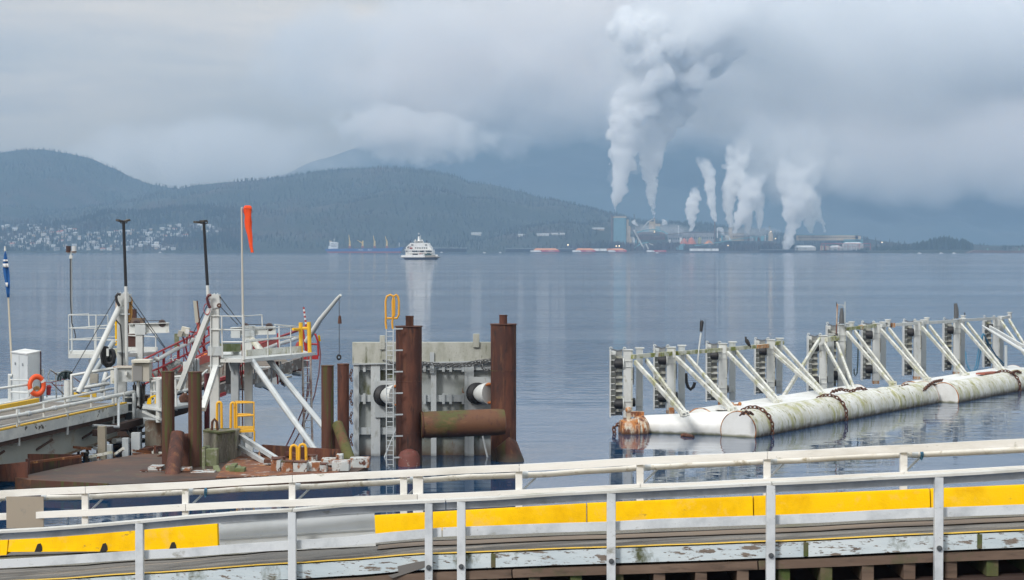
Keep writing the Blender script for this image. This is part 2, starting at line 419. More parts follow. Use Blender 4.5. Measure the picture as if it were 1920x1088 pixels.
# ================================================================ steam
tx = bpy.data.textures.new('billow', 'CLOUDS'); tx.noise_scale = 38; tx.noise_depth = 4
tx2 = bpy.data.textures.new('billow_fine', 'CLOUDS'); tx2.noise_scale = 9; tx2.noise_depth = 3
def steam(path, D, label, dens, seed, group='steam plumes over the pulp mill', vox=3.0, jit=.55, name='steam_plume', fade=None):
    """path: (px,py,radius px) -> a closed billowing hull filled with an even white vapour"""
    rng = random.Random(seed); mb = MB(); k = D / FPX
    for (x0, y0, r0), (x1, y1, r1) in zip(path[:-1], path[1:]):
        Ls = math.hypot(x1 - x0, y1 - y0); n = max(2, int(Ls / (min(r0, r1) * .36 + .7)))
        for i in range(n):
            t = i / n; r = r0 + (r1 - r0) * t; cx = x0 + (x1 - x0) * t + rng.uniform(-.22, .22) * r; cyy = y0 + (y1 - y0) * t
            mb.ball(P(cx, cyy, D), r * .62 * k, 9, 6)
            for q in range(7):
                s = rng.uniform(.26, .6); a = rng.uniform(0, 2 * math.pi); e = rng.uniform(-1, 1); q_ = math.sqrt(1 - e * e * .5)
                c = P(cx + math.cos(a) * q_ * r * (1.2 - s * .7), cyy + e * r * .5, D + math.sin(a) * q_ * r * k * (1.2 - s * .7))
                mb.ball(c, r * s * k, 8, 5)
    b0 = P(path[0][0], path[0][1], D)
    vm = volmat('steam', (1, 1, 1), dens)
    if fade:
        n = vm.node_tree; v = [x for x in n.nodes if x.type == 'PRINCIPLED_VOLUME'][0]; z0 = P(960, fade[0], D).z; z1 = P(960, fade[1], D).z
        ge = n.nodes.new('ShaderNodeNewGeometry'); sp = n.nodes.new('ShaderNodeSeparateXYZ'); n.links.new(ge.outputs['Position'], sp.inputs[0])
        nz = n.nodes.new('ShaderNodeTexNoise'); nz.inputs['Scale'].default_value = .03; nz.inputs['Detail'].default_value = 4; n.links.new(ge.outputs['Position'], nz.inputs['Vector'])
        ma = n.nodes.new('ShaderNodeMath'); ma.operation = 'MULTIPLY_ADD'; n.links.new(nz.outputs['Fac'], ma.inputs[0]); ma.inputs[1].default_value = (z1 - z0) * 1.2; n.links.new(sp.outputs['Z'], ma.inputs[2])
        mr = n.nodes.new('ShaderNodeMapRange'); mr.inputs['From Min'].default_value = z0 + (z1 - z0) * .6; mr.inputs['From Max'].default_value = z1 + (z1 - z0) * .6; mr.inputs['To Min'].default_value = dens; mr.inputs['To Max'].default_value = dens * .02
        n.links.new(ma.outputs[0], mr.inputs['Value']); n.links.new(mr.outputs[0], v.inputs['Density'])
    o = obj(name, mb, vm, loc=b0); tag(o, label, 'steam plume', group)
    m = o.modifiers.new('m', 'REMESH'); m.mode = 'VOXEL'; m.voxel_size = vox; m.use_smooth_shade = True
    d = o.modifiers.new('d', 'DISPLACE'); d.texture = tx; d.texture_coords = 'GLOBAL'; d.strength = vox * 5.5; d.mid_level = .5
    d = o.modifiers.new('d', 'DISPLACE'); d.texture = tx2; d.texture_coords = 'GLOBAL'; d.strength = vox * 3.6; d.mid_level = .5
    return o
DM = 4700
steam([(1153, 399, 2.2), (1154, 385, 5), (1157, 365, 9), (1163, 335, 14), (1166, 300, 20), (1172, 262, 25), (1180, 225, 30), (1195, 185, 38), (1215, 150, 46), (1215, 105, 58), (1205, 65, 52), (1210, 40, 40)], DM, 'tall white steam column rising from the blue mill tower, the largest of all', 0.085, 1, vox=4.5, fade=(40, -60))
steam([(1227, 409, 1.8), (1225, 392, 5), (1222, 365, 9), (1219, 330, 13), (1221, 295, 17), (1228, 258, 22), (1240, 220, 30), (1262, 175, 42), (1290, 120, 55), (1330, 60, 60), (1380, 15, 60)], DM + 60, 'white steam column second from the left, leaning right at its top', 0.085, 2, vox=4.5, fade=(90, -20))
steam([(1296, 431, 4), (1297, 412, 6), (1299, 392, 9), (1301, 370, 10), (1304, 348, 5)], DM, 'short ragged puff of steam left of the thin brown chimney', 0.156, 3, vox=2.2, fade=(372, 348))
steam([(1341, 417, 2), (1338, 400, 4.5), (1334, 380, 7), (1331, 355, 9), (1332, 335, 8), (1324, 312, 12), (1311, 294, 10)], DM, 'thin steam plume from the tall brown chimney, drifting left as it rises', 0.137, 4, vox=2.2, fade=(335, 296))
steam([(1371, 437, 3), (1370, 415, 6), (1366, 385, 10), (1370, 350, 14), (1378, 315, 18), (1386, 280, 20), (1394, 245, 16)], DM + 40, 'upright steam plume in the middle of the mill', 0.117, 5, vox=2.8, fade=(345, 262))
steam([(1376, 436, 4), (1388, 412, 9), (1402, 388, 14), (1408, 358, 19), (1408, 318, 22)], DM - 20, 'broad slanting steam plume beside the cream boiler house', 0.109, 6, vox=2.8, fade=(380, 322))
steam([(1403, 438, 4), (1401, 415, 9), (1399, 395, 10)], DM + 10, 'low thick puff of steam over the boiler house roof', 0.117, 7, vox=2.2)
steam([(1424, 436, 2.5), (1423, 420, 5), (1424, 400, 6.5), (1421, 375, 9), (1416, 345, 11)], DM, 'narrow steam plume right of the boiler house', 0.109, 8, vox=2.2, fade=(385, 345))
steam([(1358, 442, 3), (1352, 432, 5), (1346, 426, 4)], DM - 40, 'small flat puff of steam drifting left beside the brown chimney', 0.117, 9, vox=1.8)
steam([(1474, 468, 5), (1478, 452, 8), (1482, 432, 10), (1488, 408, 14), (1496, 375, 25), (1502, 335, 33), (1508, 290, 34)], DM - 60, 'wide steam plume rising from the water edge left of the long warehouse', 0.086, 10, vox=3.2, fade=(400, 300))
steam([(1520, 436, 4), (1518, 415, 8), (1514, 390, 12), (1512, 350, 18)], DM + 30, 'steam plume over the left half of the long warehouse', 0.078, 11, vox=2.8, fade=(400, 350))
steam([(1547, 434, 2.5), (1544, 420, 5), (1536, 408, 8), (1528, 390, 11), (1524, 360, 15)], DM + 30, 'steam plume curling left over the long warehouse, rightmost of all', 0.078, 12, vox=2.6, fade=(400, 360))
steam([(1196, 424, 2), (1190, 419, 4), (1187, 414, 3)], DM - 30, 'small round puff of steam right of the blue mill tower', 0.156, 13, vox=1.5)
steam([(1242, 424, 2), (1246, 417, 5), (1243, 412, 3)], DM - 30, 'small puff of steam right of the second column', 0.137, 14, vox=1.5)
steam([(1160, 350, 16), (1170, 290, 27), (1185, 230, 38), (1205, 170, 54), (1225, 100, 74), (1260, 50, 84), (1330, 20, 84), (1420, 0, 80)], DM + 10, 'thin outer veil of vapour wrapped round the two tall steam columns', .006, 40, vox=7)
# broad drifting cloud of old steam
def softcloud(name, c, s, dens, label, scale, lo, hi, seed, rz=0.0, col=(1, .98, .96)):
    mb = MB().ball((0, 0, 0), 1.0, 24, 16)
    o = obj(name, mb, None or volmat(name, col, dens), loc=(0, 0, 0)); o.location = c; o.scale = s; o.rotation_euler = (0, rz, 0)
    m = o.data.materials[0]; n = m.node_tree; N = n.nodes; L = n.links; v = [x for x in N if x.type == 'PRINCIPLED_VOLUME'][0]
    tc = N.new('ShaderNodeTexCoord'); ln = N.new('ShaderNodeVectorMath'); ln.operation = 'LENGTH'; L.new(tc.outputs['Object'], ln.inputs[0])
    mr = N.new('ShaderNodeMapRange'); mr.inputs['From Min'].default_value = 1.0; mr.inputs['From Max'].default_value = .25; L.new(ln.outputs['Value'], mr.inputs['Value'])
    ge = N.new('ShaderNodeNewGeometry'); mp = N.new('ShaderNodeMapping'); mp.inputs['Location'].default_value = (seed * 313, 0, 0); L.new(ge.outputs['Position'], mp.inputs['Vector'])
    nz = N.new('ShaderNodeTexNoise'); nz.inputs['Scale'].default_value = scale; nz.inputs['Detail'].default_value = 5; nz.inputs['Roughness'].default_value = .55; L.new(mp.outputs[0], nz.inputs['Vector'])
    a = N.new('ShaderNodeMath'); a.operation = 'MULTIPLY_ADD'; L.new(mr.outputs[0], a.inputs[0]); a.inputs[1].default_value = .55; L.new(nz.outputs['Fac'], a.inputs[2])
    r = N.new('ShaderNodeMapRange'); r.inputs['From Min'].default_value = lo + .275; r.inputs['From Max'].default_value = hi + .275; r.inputs['To Max'].default_value = dens; L.new(a.outputs[0], r.inputs['Value'])
    e = N.new('ShaderNodeMath'); e.operation = 'MULTIPLY'; mr2 = N.new('ShaderNodeMapRange'); mr2.interpolation_type = 'SMOOTHSTEP'; mr2.inputs['From Min'].default_value = 1.0; mr2.inputs['From Max'].default_value = .7; L.new(ln.outputs['Value'], mr2.inputs['Value'])
    L.new(r.outputs[0], e.inputs[0]); L.new(mr2.outputs[0], e.inputs[1]); L.new(e.outputs[0], v.inputs['Density'])
    tag(o, label, kind='stuff'); return o
softcloud('steam_cloud', P(1670, 70, 5050), (700, 260, 320), .011, 'wide grey cloud of drifting steam above the mill', .0055, .28, .74, 1, col=(1, 1, 1))
softcloud('steam_cloud', P(1930, 60, 5100), (480, 220, 260), .012, 'grey steam cloud thinning towards the right', .005, .34, .62, 5, col=(1, 1, 1))
softcloud('steam_cloud', P(1480, 300, 4760), (210, 90, 150), .010, 'thin veil of steam between the low plumes', .012, .34, .66, 7, col=(1, 1, 1))
softcloud('low_cloud', P(400, 290, 9900), (1100, 300, 260), .004, 'pale low cloud lying between the left hill and the far mountain', .003, .34, .62, 2)
softcloud('low_cloud', P(800, 258, 9500), (480, 150, 175), .018, 'pale ragged cloud drifting across the far mountain', .011, .38, .62, 3)
softcloud('low_cloud', P(1300, 110, 9700), (2600, 330, 520), .014, 'cloud deck hiding the top of the far mountain', .003, .26, .48, 4)
softcloud('low_cloud', P(960, 170, 9800), (1000, 330, 280), .014, 'cloud hiding the left shoulder of the far mountain', .003, .26, .48, 9)
softcloud('low_cloud', P(1880, 260, 9600), (1600, 200, 400), .016, 'grey low cloud over the far mountain at right', .003, .24, .48, 6)
softcloud('steam_cloud', P(1400, 70, 4850), (200, 130, 140), .012, 'bright bank of steam where the two tall columns merge', .012, .30, .60, 8, col=(1, 1, 1))
softcloud('steam_cloud', P(1350, 200, 4850), (160, 110, 100), .012, 'pale steam thickening to the right of the second tall column', .014, .32, .62, 10, col=(1, 1, 1))
softcloud('low_cloud', P(720, 235, 9450), (330, 110, 150), .016, 'small bright wisp of cloud above the centre ridge', .014, .38, .60, 13)
softcloud('low_cloud', P(955, 272, 9400), (170, 60, 120), .006, 'faint wisp of cloud against the far mountain', .014, .38, .68, 15)
softcloud('steam_cloud', P(1235, 432, 4700), (110, 40, 22), .012, 'thin veil of steam hanging over the left of the mill', .03, .34, .6, 16, col=(1, 1, 1))
softcloud('steam_cloud', P(1400, 435, 4690), (110, 40, 18), .010, 'thin veil of steam hanging over the middle of the mill', .03, .36, .6, 17, col=(1, 1, 1))
# ================================================================ far shore: materials
def fm(name, col, **k): return mat(name, col, .8, [((col[0] * .6, col[1] * .6, col[2] * .6), .12, .5, .7, (1, 1, .3), 4)], **k)
FW = fm('pale_siding', (.55, .54, .51)); FB = fm('teal_siding', (.15, .28, .32)); FC = fm('cream_siding', (.5, .4, .28)); FR = fm('red_steel', (.36, .07, .06)); FG = fm('grey_steel', (.3, .31, .32))
FD = fm('dark_steel', (.09, .09, .10)); FBR = fm('brown_steel', (.16, .10, .08)); FO = fm('wood_chips', (.62, .26, .12)); FTB = fm('teal_roof', (.16, .36, .40)); FWH = fm('white_paint', (.8, .8, .78))
GLS = mat('dark_glass', (.02, .03, .04), .15)
def S(px, D): return (px - 960) / FPX * D
def far_box(mb, px0, px1, py0, py1, D, dep): # px extents -> a real box at distance D, dep metres deep
    a = P(px0, py1, D); b = P(px1, py0, D); z0 = min(a.z, b.z); z1 = max(a.z, b.z)
    return mb.box(((a.x + b.x) / 2, D + dep / 2, (z0 + z1) / 2), (abs(b.x - a.x), dep, z1 - z0))
def far_beam(mb, a, b, wpx, D0, D1=None):
    return mb.beam(P(a[0], a[1], D0), P(b[0], b[1], D1 or D0), wpx * D0 / FPX, wpx * D0 / FPX)
def gable(mb, x0, x1, y0, y1, z0, z1, zr):
    """walls box with a ridge along x"""
    ym = (y0 + y1) / 2
    mb.add([(x0, y0, z0), (x1, y0, z0), (x1, y1, z0), (x0, y1, z0), (x0, y0, z1), (x1, y0, z1), (x1, y1, z1), (x0, y1, z1)], [(0, 1, 5, 4), (1, 2, 6, 5), (2, 3, 7, 6), (3, 0, 4, 7)])
    return mb
# ---------------------------------------------------------------- town on the hillside
def house_proto(wall, roofm, wd, dp, ht, nm='house'):
    t = thing(nm, 'x', 'house', (0, 0, -500), 'houses of the hillside town')
    o = Vector((0, 0, -500))
    mb = MB().box(o + Vector((0, 0, ht / 2 - 2)), (wd, dp, ht + 4)); obj('wall', mb, wall, t)
    mb = MB(); e = .8; x = wd / 2 + e; y = dp / 2 + e; z = ht; zr = ht + dp * .28
    mb.add([o + Vector(v) for v in ((-x, -y, z), (x, -y, z), (x, y, z), (-x, y, z), (-x, 0, zr), (x, 0, zr))], [(0, 1, 5, 4), (2, 3, 4, 5), (0, 4, 3), (1, 2, 5), (0, 3, 2, 1)]); obj('roof', mb, roofm, t)
    return t
W2 = fm('white_siding', (.42, .43, .42)); W3 = fm('tan_siding', (.42, .34, .26)); RF1 = fm('grey_roof', (.20, .20, .21)); RF2 = fm('pale_roof', (.42, .43, .44)); RF3 = fm('red_roof', (.42, .15, .1))
protos = [house_proto(W2, RF1, 16, 10, 6), house_proto(FW, RF2, 18, 11, 5), house_proto(W3, RF1, 15, 10, 6), house_proto(W2, RF2, 22, 12, 7), house_proto(FW, RF3, 17, 10, 5)]
kinds = ['white house with a grey roof on the far hillside', 'pale house with a pale roof on the far hillside', 'tan house with a grey roof on the far hillside', 'long white house with a pale roof on the far hillside', 'pale house with a red roof on the far hillside']
rg = random.Random(77); used = [0] * 5; placed = []
env = [(-10, 423), (60, 421), (110, 425), (170, 424), (215, 433), (262, 430), (300, 426), (340, 418), (375, 415), (410, 416), (440, 424)]
cl = [(10, 428, 14), (30, 426, 10), (68, 424, 8), (75, 435, 14), (120, 428, 14), (95, 437, 30), (40, 447, 30), (15, 455, 22), (100, 437, 12), (130, 446, 20), (170, 447, 16), (200, 440, 20), (240, 440, 20), (262, 437, 18), (280, 448, 20), (320, 440, 16), (250, 455, 25), (190, 456, 20), (345, 426, 16), (372, 423, 16), (395, 430, 12), (330, 433, 18), (300, 437, 18), (160, 462, 40), (60, 460, 30), (220, 466, 30), (180, 468, 30), (310, 466, 14), (90, 455, 22), (270, 460, 18), (350, 436, 10)]
tries = 0
while len(placed) < 185 and tries < 9000:
    tries += 1
    cx, cyy, sp = rg.choice(cl); px = cx + rg.gauss(0, sp * .7); py = min(469, cyy + rg.gauss(0, 3.2))
    if px < -4 or px > 455 or py < interp(px, env): continue
    # walk along the ray until it meets the hillside
    hit = None
    for D in range(4650, 5950, 12):
        p = P(px, py, D)
        if h2(p.x, p.y) >= p.z - 2: hit = p; break
    if not hit or any((hit - q).length < 17 for q in placed): continue
    placed.append(hit); k = rg.choices(range(5), (5, 5, 2, 2, 1))[0]; z = h2(hit.x, hit.y)
    pr = protos[k]
    if used[k] == 0: o = pr; o.location = (hit.x, hit.y, z)
    else: o = dup(pr, (hit.x, hit.y, z))
    used[k] += 1; o['label'] = kinds[k]; o['group'] = 'houses of the hillside town, ' + ['white', 'pale', 'tan', 'long white', 'red roofed'][k]
    o.rotation_euler = (0, 0, rg.uniform(-.7, .7)); s = rg.uniform(.5, .85); o.scale = (s, s, s)
# trees between the houses
sp_ = []
for k in range(5200):
    px = rg.uniform(-20, 470); py = rg.uniform(418, 471); D = rg.uniform(4650, 5500); p = P(px, 468, D); z = h2(p.x, p.y)
    if any(abs(p.x - q.x) < 13 and -40 < q.y - p.y < 60 for q in placed) and rg.random() < .55: continue
    sp_.append((p.x, p.y, z - 1, rg.uniform(9, 19)))
forest('forest', sp_, 'dark trees between the houses of the hillside town', 21)
# white farm buildings on the slope, and a hotel row
for (px, py, wd, lab) in ((893, 441, 26, 'long white roofed farm shed on the slope, left of the pair'), (1018, 443, 30, 'white roofed farm shed on the slope above the red barges'), (1046, 442, 34, 'long pale shed on the slope, right of the white roofed shed'), (978, 444, 16, 'small white shed on the slope left of the two farm sheds'), (1122, 432, 30, 'tan building among trees left of the blue mill tower')):
    D = 4950
    for D in range(4660, 5600, 10):
        p = P(px, py, D)
        if h2(p.x, p.y) >= p.z: break
    t = thing('farm_shed', lab, 'building', (p.x, p.y, p.z), 'sheds on the wooded slope')
    c = t.location
    obj('wall', MB().box(c + Vector((0, 0, 1)), (wd, 12, 6)), W3 if 'tan' in lab else FW, t)
    mb = MB(); x = wd / 2 + 1; mb.add([c + Vector(v) for v in ((-x, -7, 4), (x, -7, 4), (x, 7, 4), (-x, 7, 4), (-x, 0, 7), (x, 0, 7))], [(0, 1, 5, 4), (2, 3, 4, 5), (0, 4, 3), (1, 2, 5)]); obj('roof', mb, RF2, t)

# ---------------------------------------------------------------- the mill
DB = 4690
GZ = 6.0
yard = MB(); yard.box((S(1400, 4750), 4760, 1.6), (S(1660, 4750) - S(1140, 4750), 240, 3.6)); yard = obj('ground', yard, mat('mill_yard', (.13, .125, .12), .9), smooth=False); tag(yard, 'dark shore bank under the mill', kind='structure')
# tower
t = thing('mill_tower', 'tall square teal mill tower with a cream top band', 'tower', P(1162, 458, DB))
mb = MB(); far_box(mb, 1151, 1174, 408.5, 460, DB, 26); obj('wall', mb, FB, t)
mb = MB(); far_box(mb, 1150.6, 1174.6, 406.2, 408.4, DB - .6, 27); obj('parapet', mb, FC, t)
mb = MB(); far_box(mb, 1174.2, 1178.5, 412, 460, DB + 4, 18); far_box(mb, 1178.6, 1182, 424, 460, DB + 6, 14); obj('stair_tower', mb, FC, t)
mb = MB()
for x in (1146.5, 1149.2): far_box(mb, x - .7, x + .7, 404, 460, DB + 4, 2.5)
obj('riser_pipe', mb, FBR, t)
mb = MB()
for x, h_ in ((1154, 403), (1158, 404.5), (1163, 402.8), (1168, 404), (1172, 403.2)): far_box(mb, x - .4, x + .4, h_, 406.2, DB + 8, 1)
obj('vent_pipe', mb, FG, t)
def stack(px, py0, py1, wpx, m, lab, D=DB, nm='chimney'):
    mb = MB(); k = D / FPX; a = P(px, py1, D); b = P(px, py0, D); mb.tube([a, b], [wpx * k * .5, wpx * k * .38], 14)
    t = thing(nm, lab, 'chimney', a); obj('shaft', mb, m, t); mb = MB(); mb.tube([b + Vector((0, 0, -1.2)), b + Vector((0, 0, .4))], wpx * k * .47, 14); obj('cap', mb, FD, t); return t
stack(1340.2, 416.5, 457, 2.6, FBR, 'tall thin brown chimney under its own steam plume')
stack(1345, 427, 446, 2.0, FWH, 'short white chimney right of the tall brown one')
stack(1189, 402, 450, 2.4, FD, 'dark slim chimney right of the teal mill tower')
stack(1227, 409, 436, 3.0, FC, 'cream chimney under the second steam column')
stack(1272, 422, 440, 1.6, FWH, 'small white pointed stack in the middle of the mill yard')
stack(1443, 424, 440, 3.0, FG, 'grey vessel stack at the right end of the mill')
# blocks: (px0,px1,py0,py1,dep,mat,label)
blocks = [(1218, 1229, 415, 440, FC, 'narrow cream process tower under the second steam column'), (1229, 1238, 419, 424, FC, 'cream head house with an overhanging top'),
 (1229, 1237, 424, 441, FTB, 'pale teal silo block beside the cream process tower'), (1195, 1247, 434, 450, FBR, 'long brown mill building with a curved teal roof'),
 (1280, 1340, 437, 457, FG, 'long grey mill building in the middle, under the pipe bridge'), (1368, 1373, 427, 452, FC, 'narrow cream tower of the boiler house'), (1373, 1395, 437, 452, FC, 'cream boiler house block below the wide plume'),
 (1396, 1407, 440, 452, FG, 'grey block right of the cream boiler house'), (1424, 1430, 442, 452, FR, 'small reddish shed right of the boiler house'), (1496, 1609, 440.5, 451, FC, 'long cream warehouse with a teal roof on the right of the mill'),
 (1176, 1190, 444, 460, FW, 'pale cluttered block at the foot of the teal tower'), (1253, 1279, 442, 455, FG, 'low grey block left of the long mill building'), (1582, 1618, 449, 458, FTB, 'teal roofed warehouse behind the white sheds'), (1604, 1614, 442, 452, FC, 'cream end building beyond the long warehouse')]
for (a, b_, c, d, m, lab) in blocks:
    D = DB + 14
    t = thing('mill_building', lab, 'building', P((a + b_) / 2, d, D), 'mill buildings')
    mb = MB(); far_box(mb, a, b_, c + .9, d, D, 26); obj('wall', mb, m, t)
    mb = MB(); far_box(mb, a - .4, b_ + .4, c, c + .85, D - .5, 27); obj('roof', mb, FTB if 'teal roof' in lab else (FBR if m is FC else FG), t)
    if b_ - a > 12:
        n = int((b_ - a) / 4)
        for i in range(n):
            x = a + (i + .5) * (b_ - a) / n; obj('window', far_box(MB(), x - .9, x + .9, c + (d - c) * .35, c + (d - c) * .55, D - .3, 1), GLS, t)
# warehouse sheds right, at the water edge
for (a, b_, c, d, lab) in ((1488, 1530, 463, 470, 'low white shed at the water edge with a snow-pale roof'), (1556, 1580, 463, 470, 'middle white shed behind red crane legs'), (1582, 1619, 457, 470, 'tall white shed behind red crane legs at right')):
    t = thing('shore_shed', lab, 'building', P((a + b_) / 2, d, DB - 40), 'white sheds on the mill quay')
    mb = MB(); far_box(mb, a, b_, c + 1, d, DB - 40, 24); obj('wall', mb, FW, t)
    p0 = P(a - .5, c + 1, DB - 41); p1 = P(b_ + .5, c + 1, DB - 41); zz = p0.z
    mb = MB().add([(p0.x, DB - 41, zz), (p1.x, DB - 41, zz), (p1.x, DB - 14, zz), (p0.x, DB - 14, zz), (p0.x + 9, DB - 28, zz + 4.5), (p1.x - 9, DB - 28, zz + 4.5)], [(0, 1, 5, 4), (2, 3, 4, 5), (0, 4, 3), (1, 2, 5)]); obj('roof', mb, FWH, t)
    mb = MB()
    for i in range(int((b_ - a) / 3)): far_box(mb, a + 1 + i * 3, a + 1.5 + i * 3, c + 1.4, d, DB - 40.6, .7)
    obj('rib', mb, FG, t)
for x0, x1, lab in ((1540, 1556, 'red gantry crane frame left of the middle white shed'), (1556, 1590, 'red gantry crane frame in front of the white sheds'), (1590, 1632, 'red gantry crane frame at the right end of the quay')):
    mb = MB(); D = DB - 70
    for x in (x0, (x0 + x1) / 2, x1): far_beam(mb, (x, 470), (x, 457), .9, D); far_beam(mb, (x, 470), (x, 457), .9, D + 14)
    far_beam(mb, (x0, 457), (x1, 457), 1.1, D); far_beam(mb, (x0, 457), (x1, 457), 1.1, D + 14); far_beam(mb, (x0, 463), (x1, 463), .6, D)
    o = obj('gantry_crane', mb, FR); tag(o, lab, 'crane', 'red gantry cranes on the mill quay')
mb = MB()
for x in (1541, 1551): far_box(mb, x - 3, x + 3, 461, 469, DB - 50, 9)
t = thing('storage_tank', 'pair of tan round tanks left of the red crane legs', 'tank', P(1546, 470, DB - 50))
for x in (1541.5, 1550.5): k = DB / FPX; obj('tank', MB().tube([P(x, 469.5, DB - 50), P(x, 461, DB - 50)], 3.6 * k, 16), FC, t)
# pipe bridges and conveyors
def conveyor(pts, wpx, m, lab, D=DB - 30, legs=(), pylon=470, nm='conveyor'):
    mb = MB()
    for a, b_ in zip(pts[:-1], pts[1:]): far_beam(mb, a, b_, wpx, D)
    t = thing(nm, lab, 'conveyor', P(pts[0][0], pts[0][1], D), 'conveyors and pipe bridges of the mill'); obj('gallery', mb, m, t)
    if legs:
        mb = MB()
        for x in legs:
            y = interp(x, sorted(pts))
            far_beam(mb, (x - .5, y), (x - 1, pylon), .5, D); far_beam(mb, (x + .5, y), (x + 1, pylon), .5, D)
        obj('pylon', mb, FG, t)
    return t
conveyor([(1188, 431), (1207, 466)], 2.4, FW, 'steep pale conveyor sloping down left of the quay conveyors')
conveyor([(1180, 469), (1190, 465), (1200, 458), (1208, 455.5), (1216, 454.5)], 1.6, FTB, 'teal humped conveyor rising from the left onto the loading point', legs=(1196, 1208))
conveyor([(1217, 457), (1228, 461), (1248, 467), (1254, 469)], 2.2, FW, 'pale conveyor sloping down to the right over the red barge', legs=(1228, 1240))
conveyor([(1211, 457), (1216, 468)], 2.6, FW, 'short steep pale conveyor onto the loading pier')
conveyor([(1262, 468), (1270, 464), (1278, 458)], 1.8, FTB, 'short teal loading conveyor beside the small teal tower', legs=(1270,))
conveyor([(1286, 463.5), (1310, 460), (1345, 455), (1380, 449), (1410, 445), (1440, 444)], 1.3, FTB, 'very long thin teal conveyor rising to the right over the white wagons', legs=(1300, 1306, 1330, 1345))
conveyor([(1205, 428), (1215, 416), (1224, 411)], 1.8, FW, 'inclined pale conveyor climbing to the second steam column')
conveyor([(1194, 437), (1208, 432), (1226, 430.5), (1240, 433), (1252, 439)], 1.7, FTB, 'arched teal pipe bridge over the long brown building')
conveyor([(1246, 441), (1290, 436), (1340, 435), (1368, 437)], 1.0, FBR, 'straight brown pipe bridge along the top of the mill', legs=(1280, 1307, 1330), pylon=457)
t = thing('loading_tower', 'small teal loading tower with a slanting face at the quay', 'tower', P(1281, 469, DB - 40))
mb = MB(); D = DB - 40; mb.prism([P(1266, 469, D), P(1268, 466, D), P(1278, 457.5, D), P(1285, 457.5, D), P(1285, 469, D)], (0, 14, 0)); obj('wall', mb, FB, t)
# wood chip piles
for x0, x1, h_, lab in ((1275, 1290, 447, 'reddish heap of wood chips left of the round tank'), (1288, 1305, 445, 'taller reddish heap of wood chips in the mill yard'), (1320, 1338, 450, 'orange heap of wood chips under the tall brown chimney')):
    mb = MB(); D = DB - 4; a = P(x0, 457, D); b_ = P(x1, h_, D); mb.tube([P((x0 + x1) / 2, 458, D), P((x0 + x1) / 2, h_ + 3, D), P((x0 + x1) / 2 + .5, h_, D)], [(b_.x - a.x) * .55, (b_.x - a.x) * .25, .8], 18); o = obj('chip_pile', mb, mat('red_chips', (.5, .16, .1), .95)if 'reddish' in lab else FO); tag(o, lab, 'chip pile', 'wood chip heaps in the mill yard')
o = obj('green_tank', MB().tube([P(1312, 457, DB - 6), P(1312, 447, DB - 6), P(1312, 445.5, DB - 6)], [4.2, 4.2, 1.5], 16), mat('olive_paint', (.35, .36, .16), .7)); tag(o, 'round olive green tank between the chip heaps', 'tank')
mb = MB(); mb.tube([P(1445, 452, DB), P(1445, 440, DB), P(1444, 434, DB)], [6.5, 6, 2], 14); o = obj('lime_kiln_hood', mb, FC); tag(o, 'domed cream vessel with a small lamp on top at the right of the mill', 'vessel')
# cluttered process steel between the blocks
rg = random.Random(9)
for i in range(34):
    px = rg.choice([rg.uniform(1180, 1200), rg.uniform(1240, 1290), rg.uniform(1350, 1370), rg.uniform(1400, 1440)]); h_ = rg.uniform(2, 9); mb = MB(); D = DB + rg.uniform(-8, 10); base = 452 if px > 1300 else 456
    if rg.random() < .5: mb.tube([P(px, base, D), P(px, base - h_ - 3, D)], rg.uniform(1, 2.6), 10); nm = 'process_tank'
    else: far_box(mb, px - rg.uniform(1, 3), px + rg.uniform(1, 3), base - h_ - 3, base, D, 8); nm = 'process_house'
    o = obj(nm, mb, rg.choice([FW, FC, FG, FWH, FTB, FBR])); tag(o, ('small round process tank' if nm[8] == 't' else 'small boxy process house') + ' in the clutter of the mill yard', 'tank' if nm[8] == 't' else 'building', 'small tanks in the mill yard' if nm[8] == 't' else 'small houses in the mill yard')
# lit lamps
LMP = bpy.data.materials.new('lamp_glow'); LMP.use_nodes = True; e = LMP.node_tree.nodes['Principled BSDF']; e.inputs['Emission Color'].default_value = (1, .72, .4, 1); e.inputs['Emission Strength'].default_value = 9
for x, y, lab in ((1065, 459.5, 'lit yard lamp on a pole behind the red barges'), (1155.5, 461.6, 'left lamp of the lit pair above the orange chip load'), (1161, 461.4, 'right lamp of the lit pair above the orange chip load'), (1227, 434.6, 'lit lamp under the arched teal bridge'), (1365, 460.3, 'lit orange lamp on the bank below the long conveyor'), (1445, 434.5, 'lit lamp on the domed cream vessel'), (1454, 447.5, 'lit orange lamp right of the domed vessel'), (1654, 455, 'lit lamp on the bank at the left of the wooded point')):
    t = thing('yard_lamp', lab, 'lamp', P(x, y + 8, DB - 60), 'lit lamps along the far shore'); D = DB - 60
    obj('pole', MB().tube([P(x, y + 9, D), P(x, y, D)], .25, 6), FG, t); obj('lamp_head', MB().ball(P(x, y, D), .9, 10, 8), LMP, t)
# shore trees at the foot of the mill
sp_ = []
for k in range(900):
    px = rg.uniform(1060, 1640); y = rg.uniform(4648, 4672); z = 3
    lim = interp(px, [(1060, 456), (1130, 448), (1180, 452), (1200, 462), (1235, 452), (1262, 452), (1290, 456), (1330, 460), (1380, 455), (1440, 452), (1490, 458), (1500, 466), (1640, 466), (1655, 460)])
    zt = P(px, lim + rg.uniform(0, 7), y).z
    if zt > 5: sp_.append((S(px, y), y, 1, zt))
forest('forest', sp_, 'bare dark trees along the bank below the mill', 31, mat('bare_trees', (.07, .055, .055), .95, [((.03, .04, .035), .01, .45, .6)]))

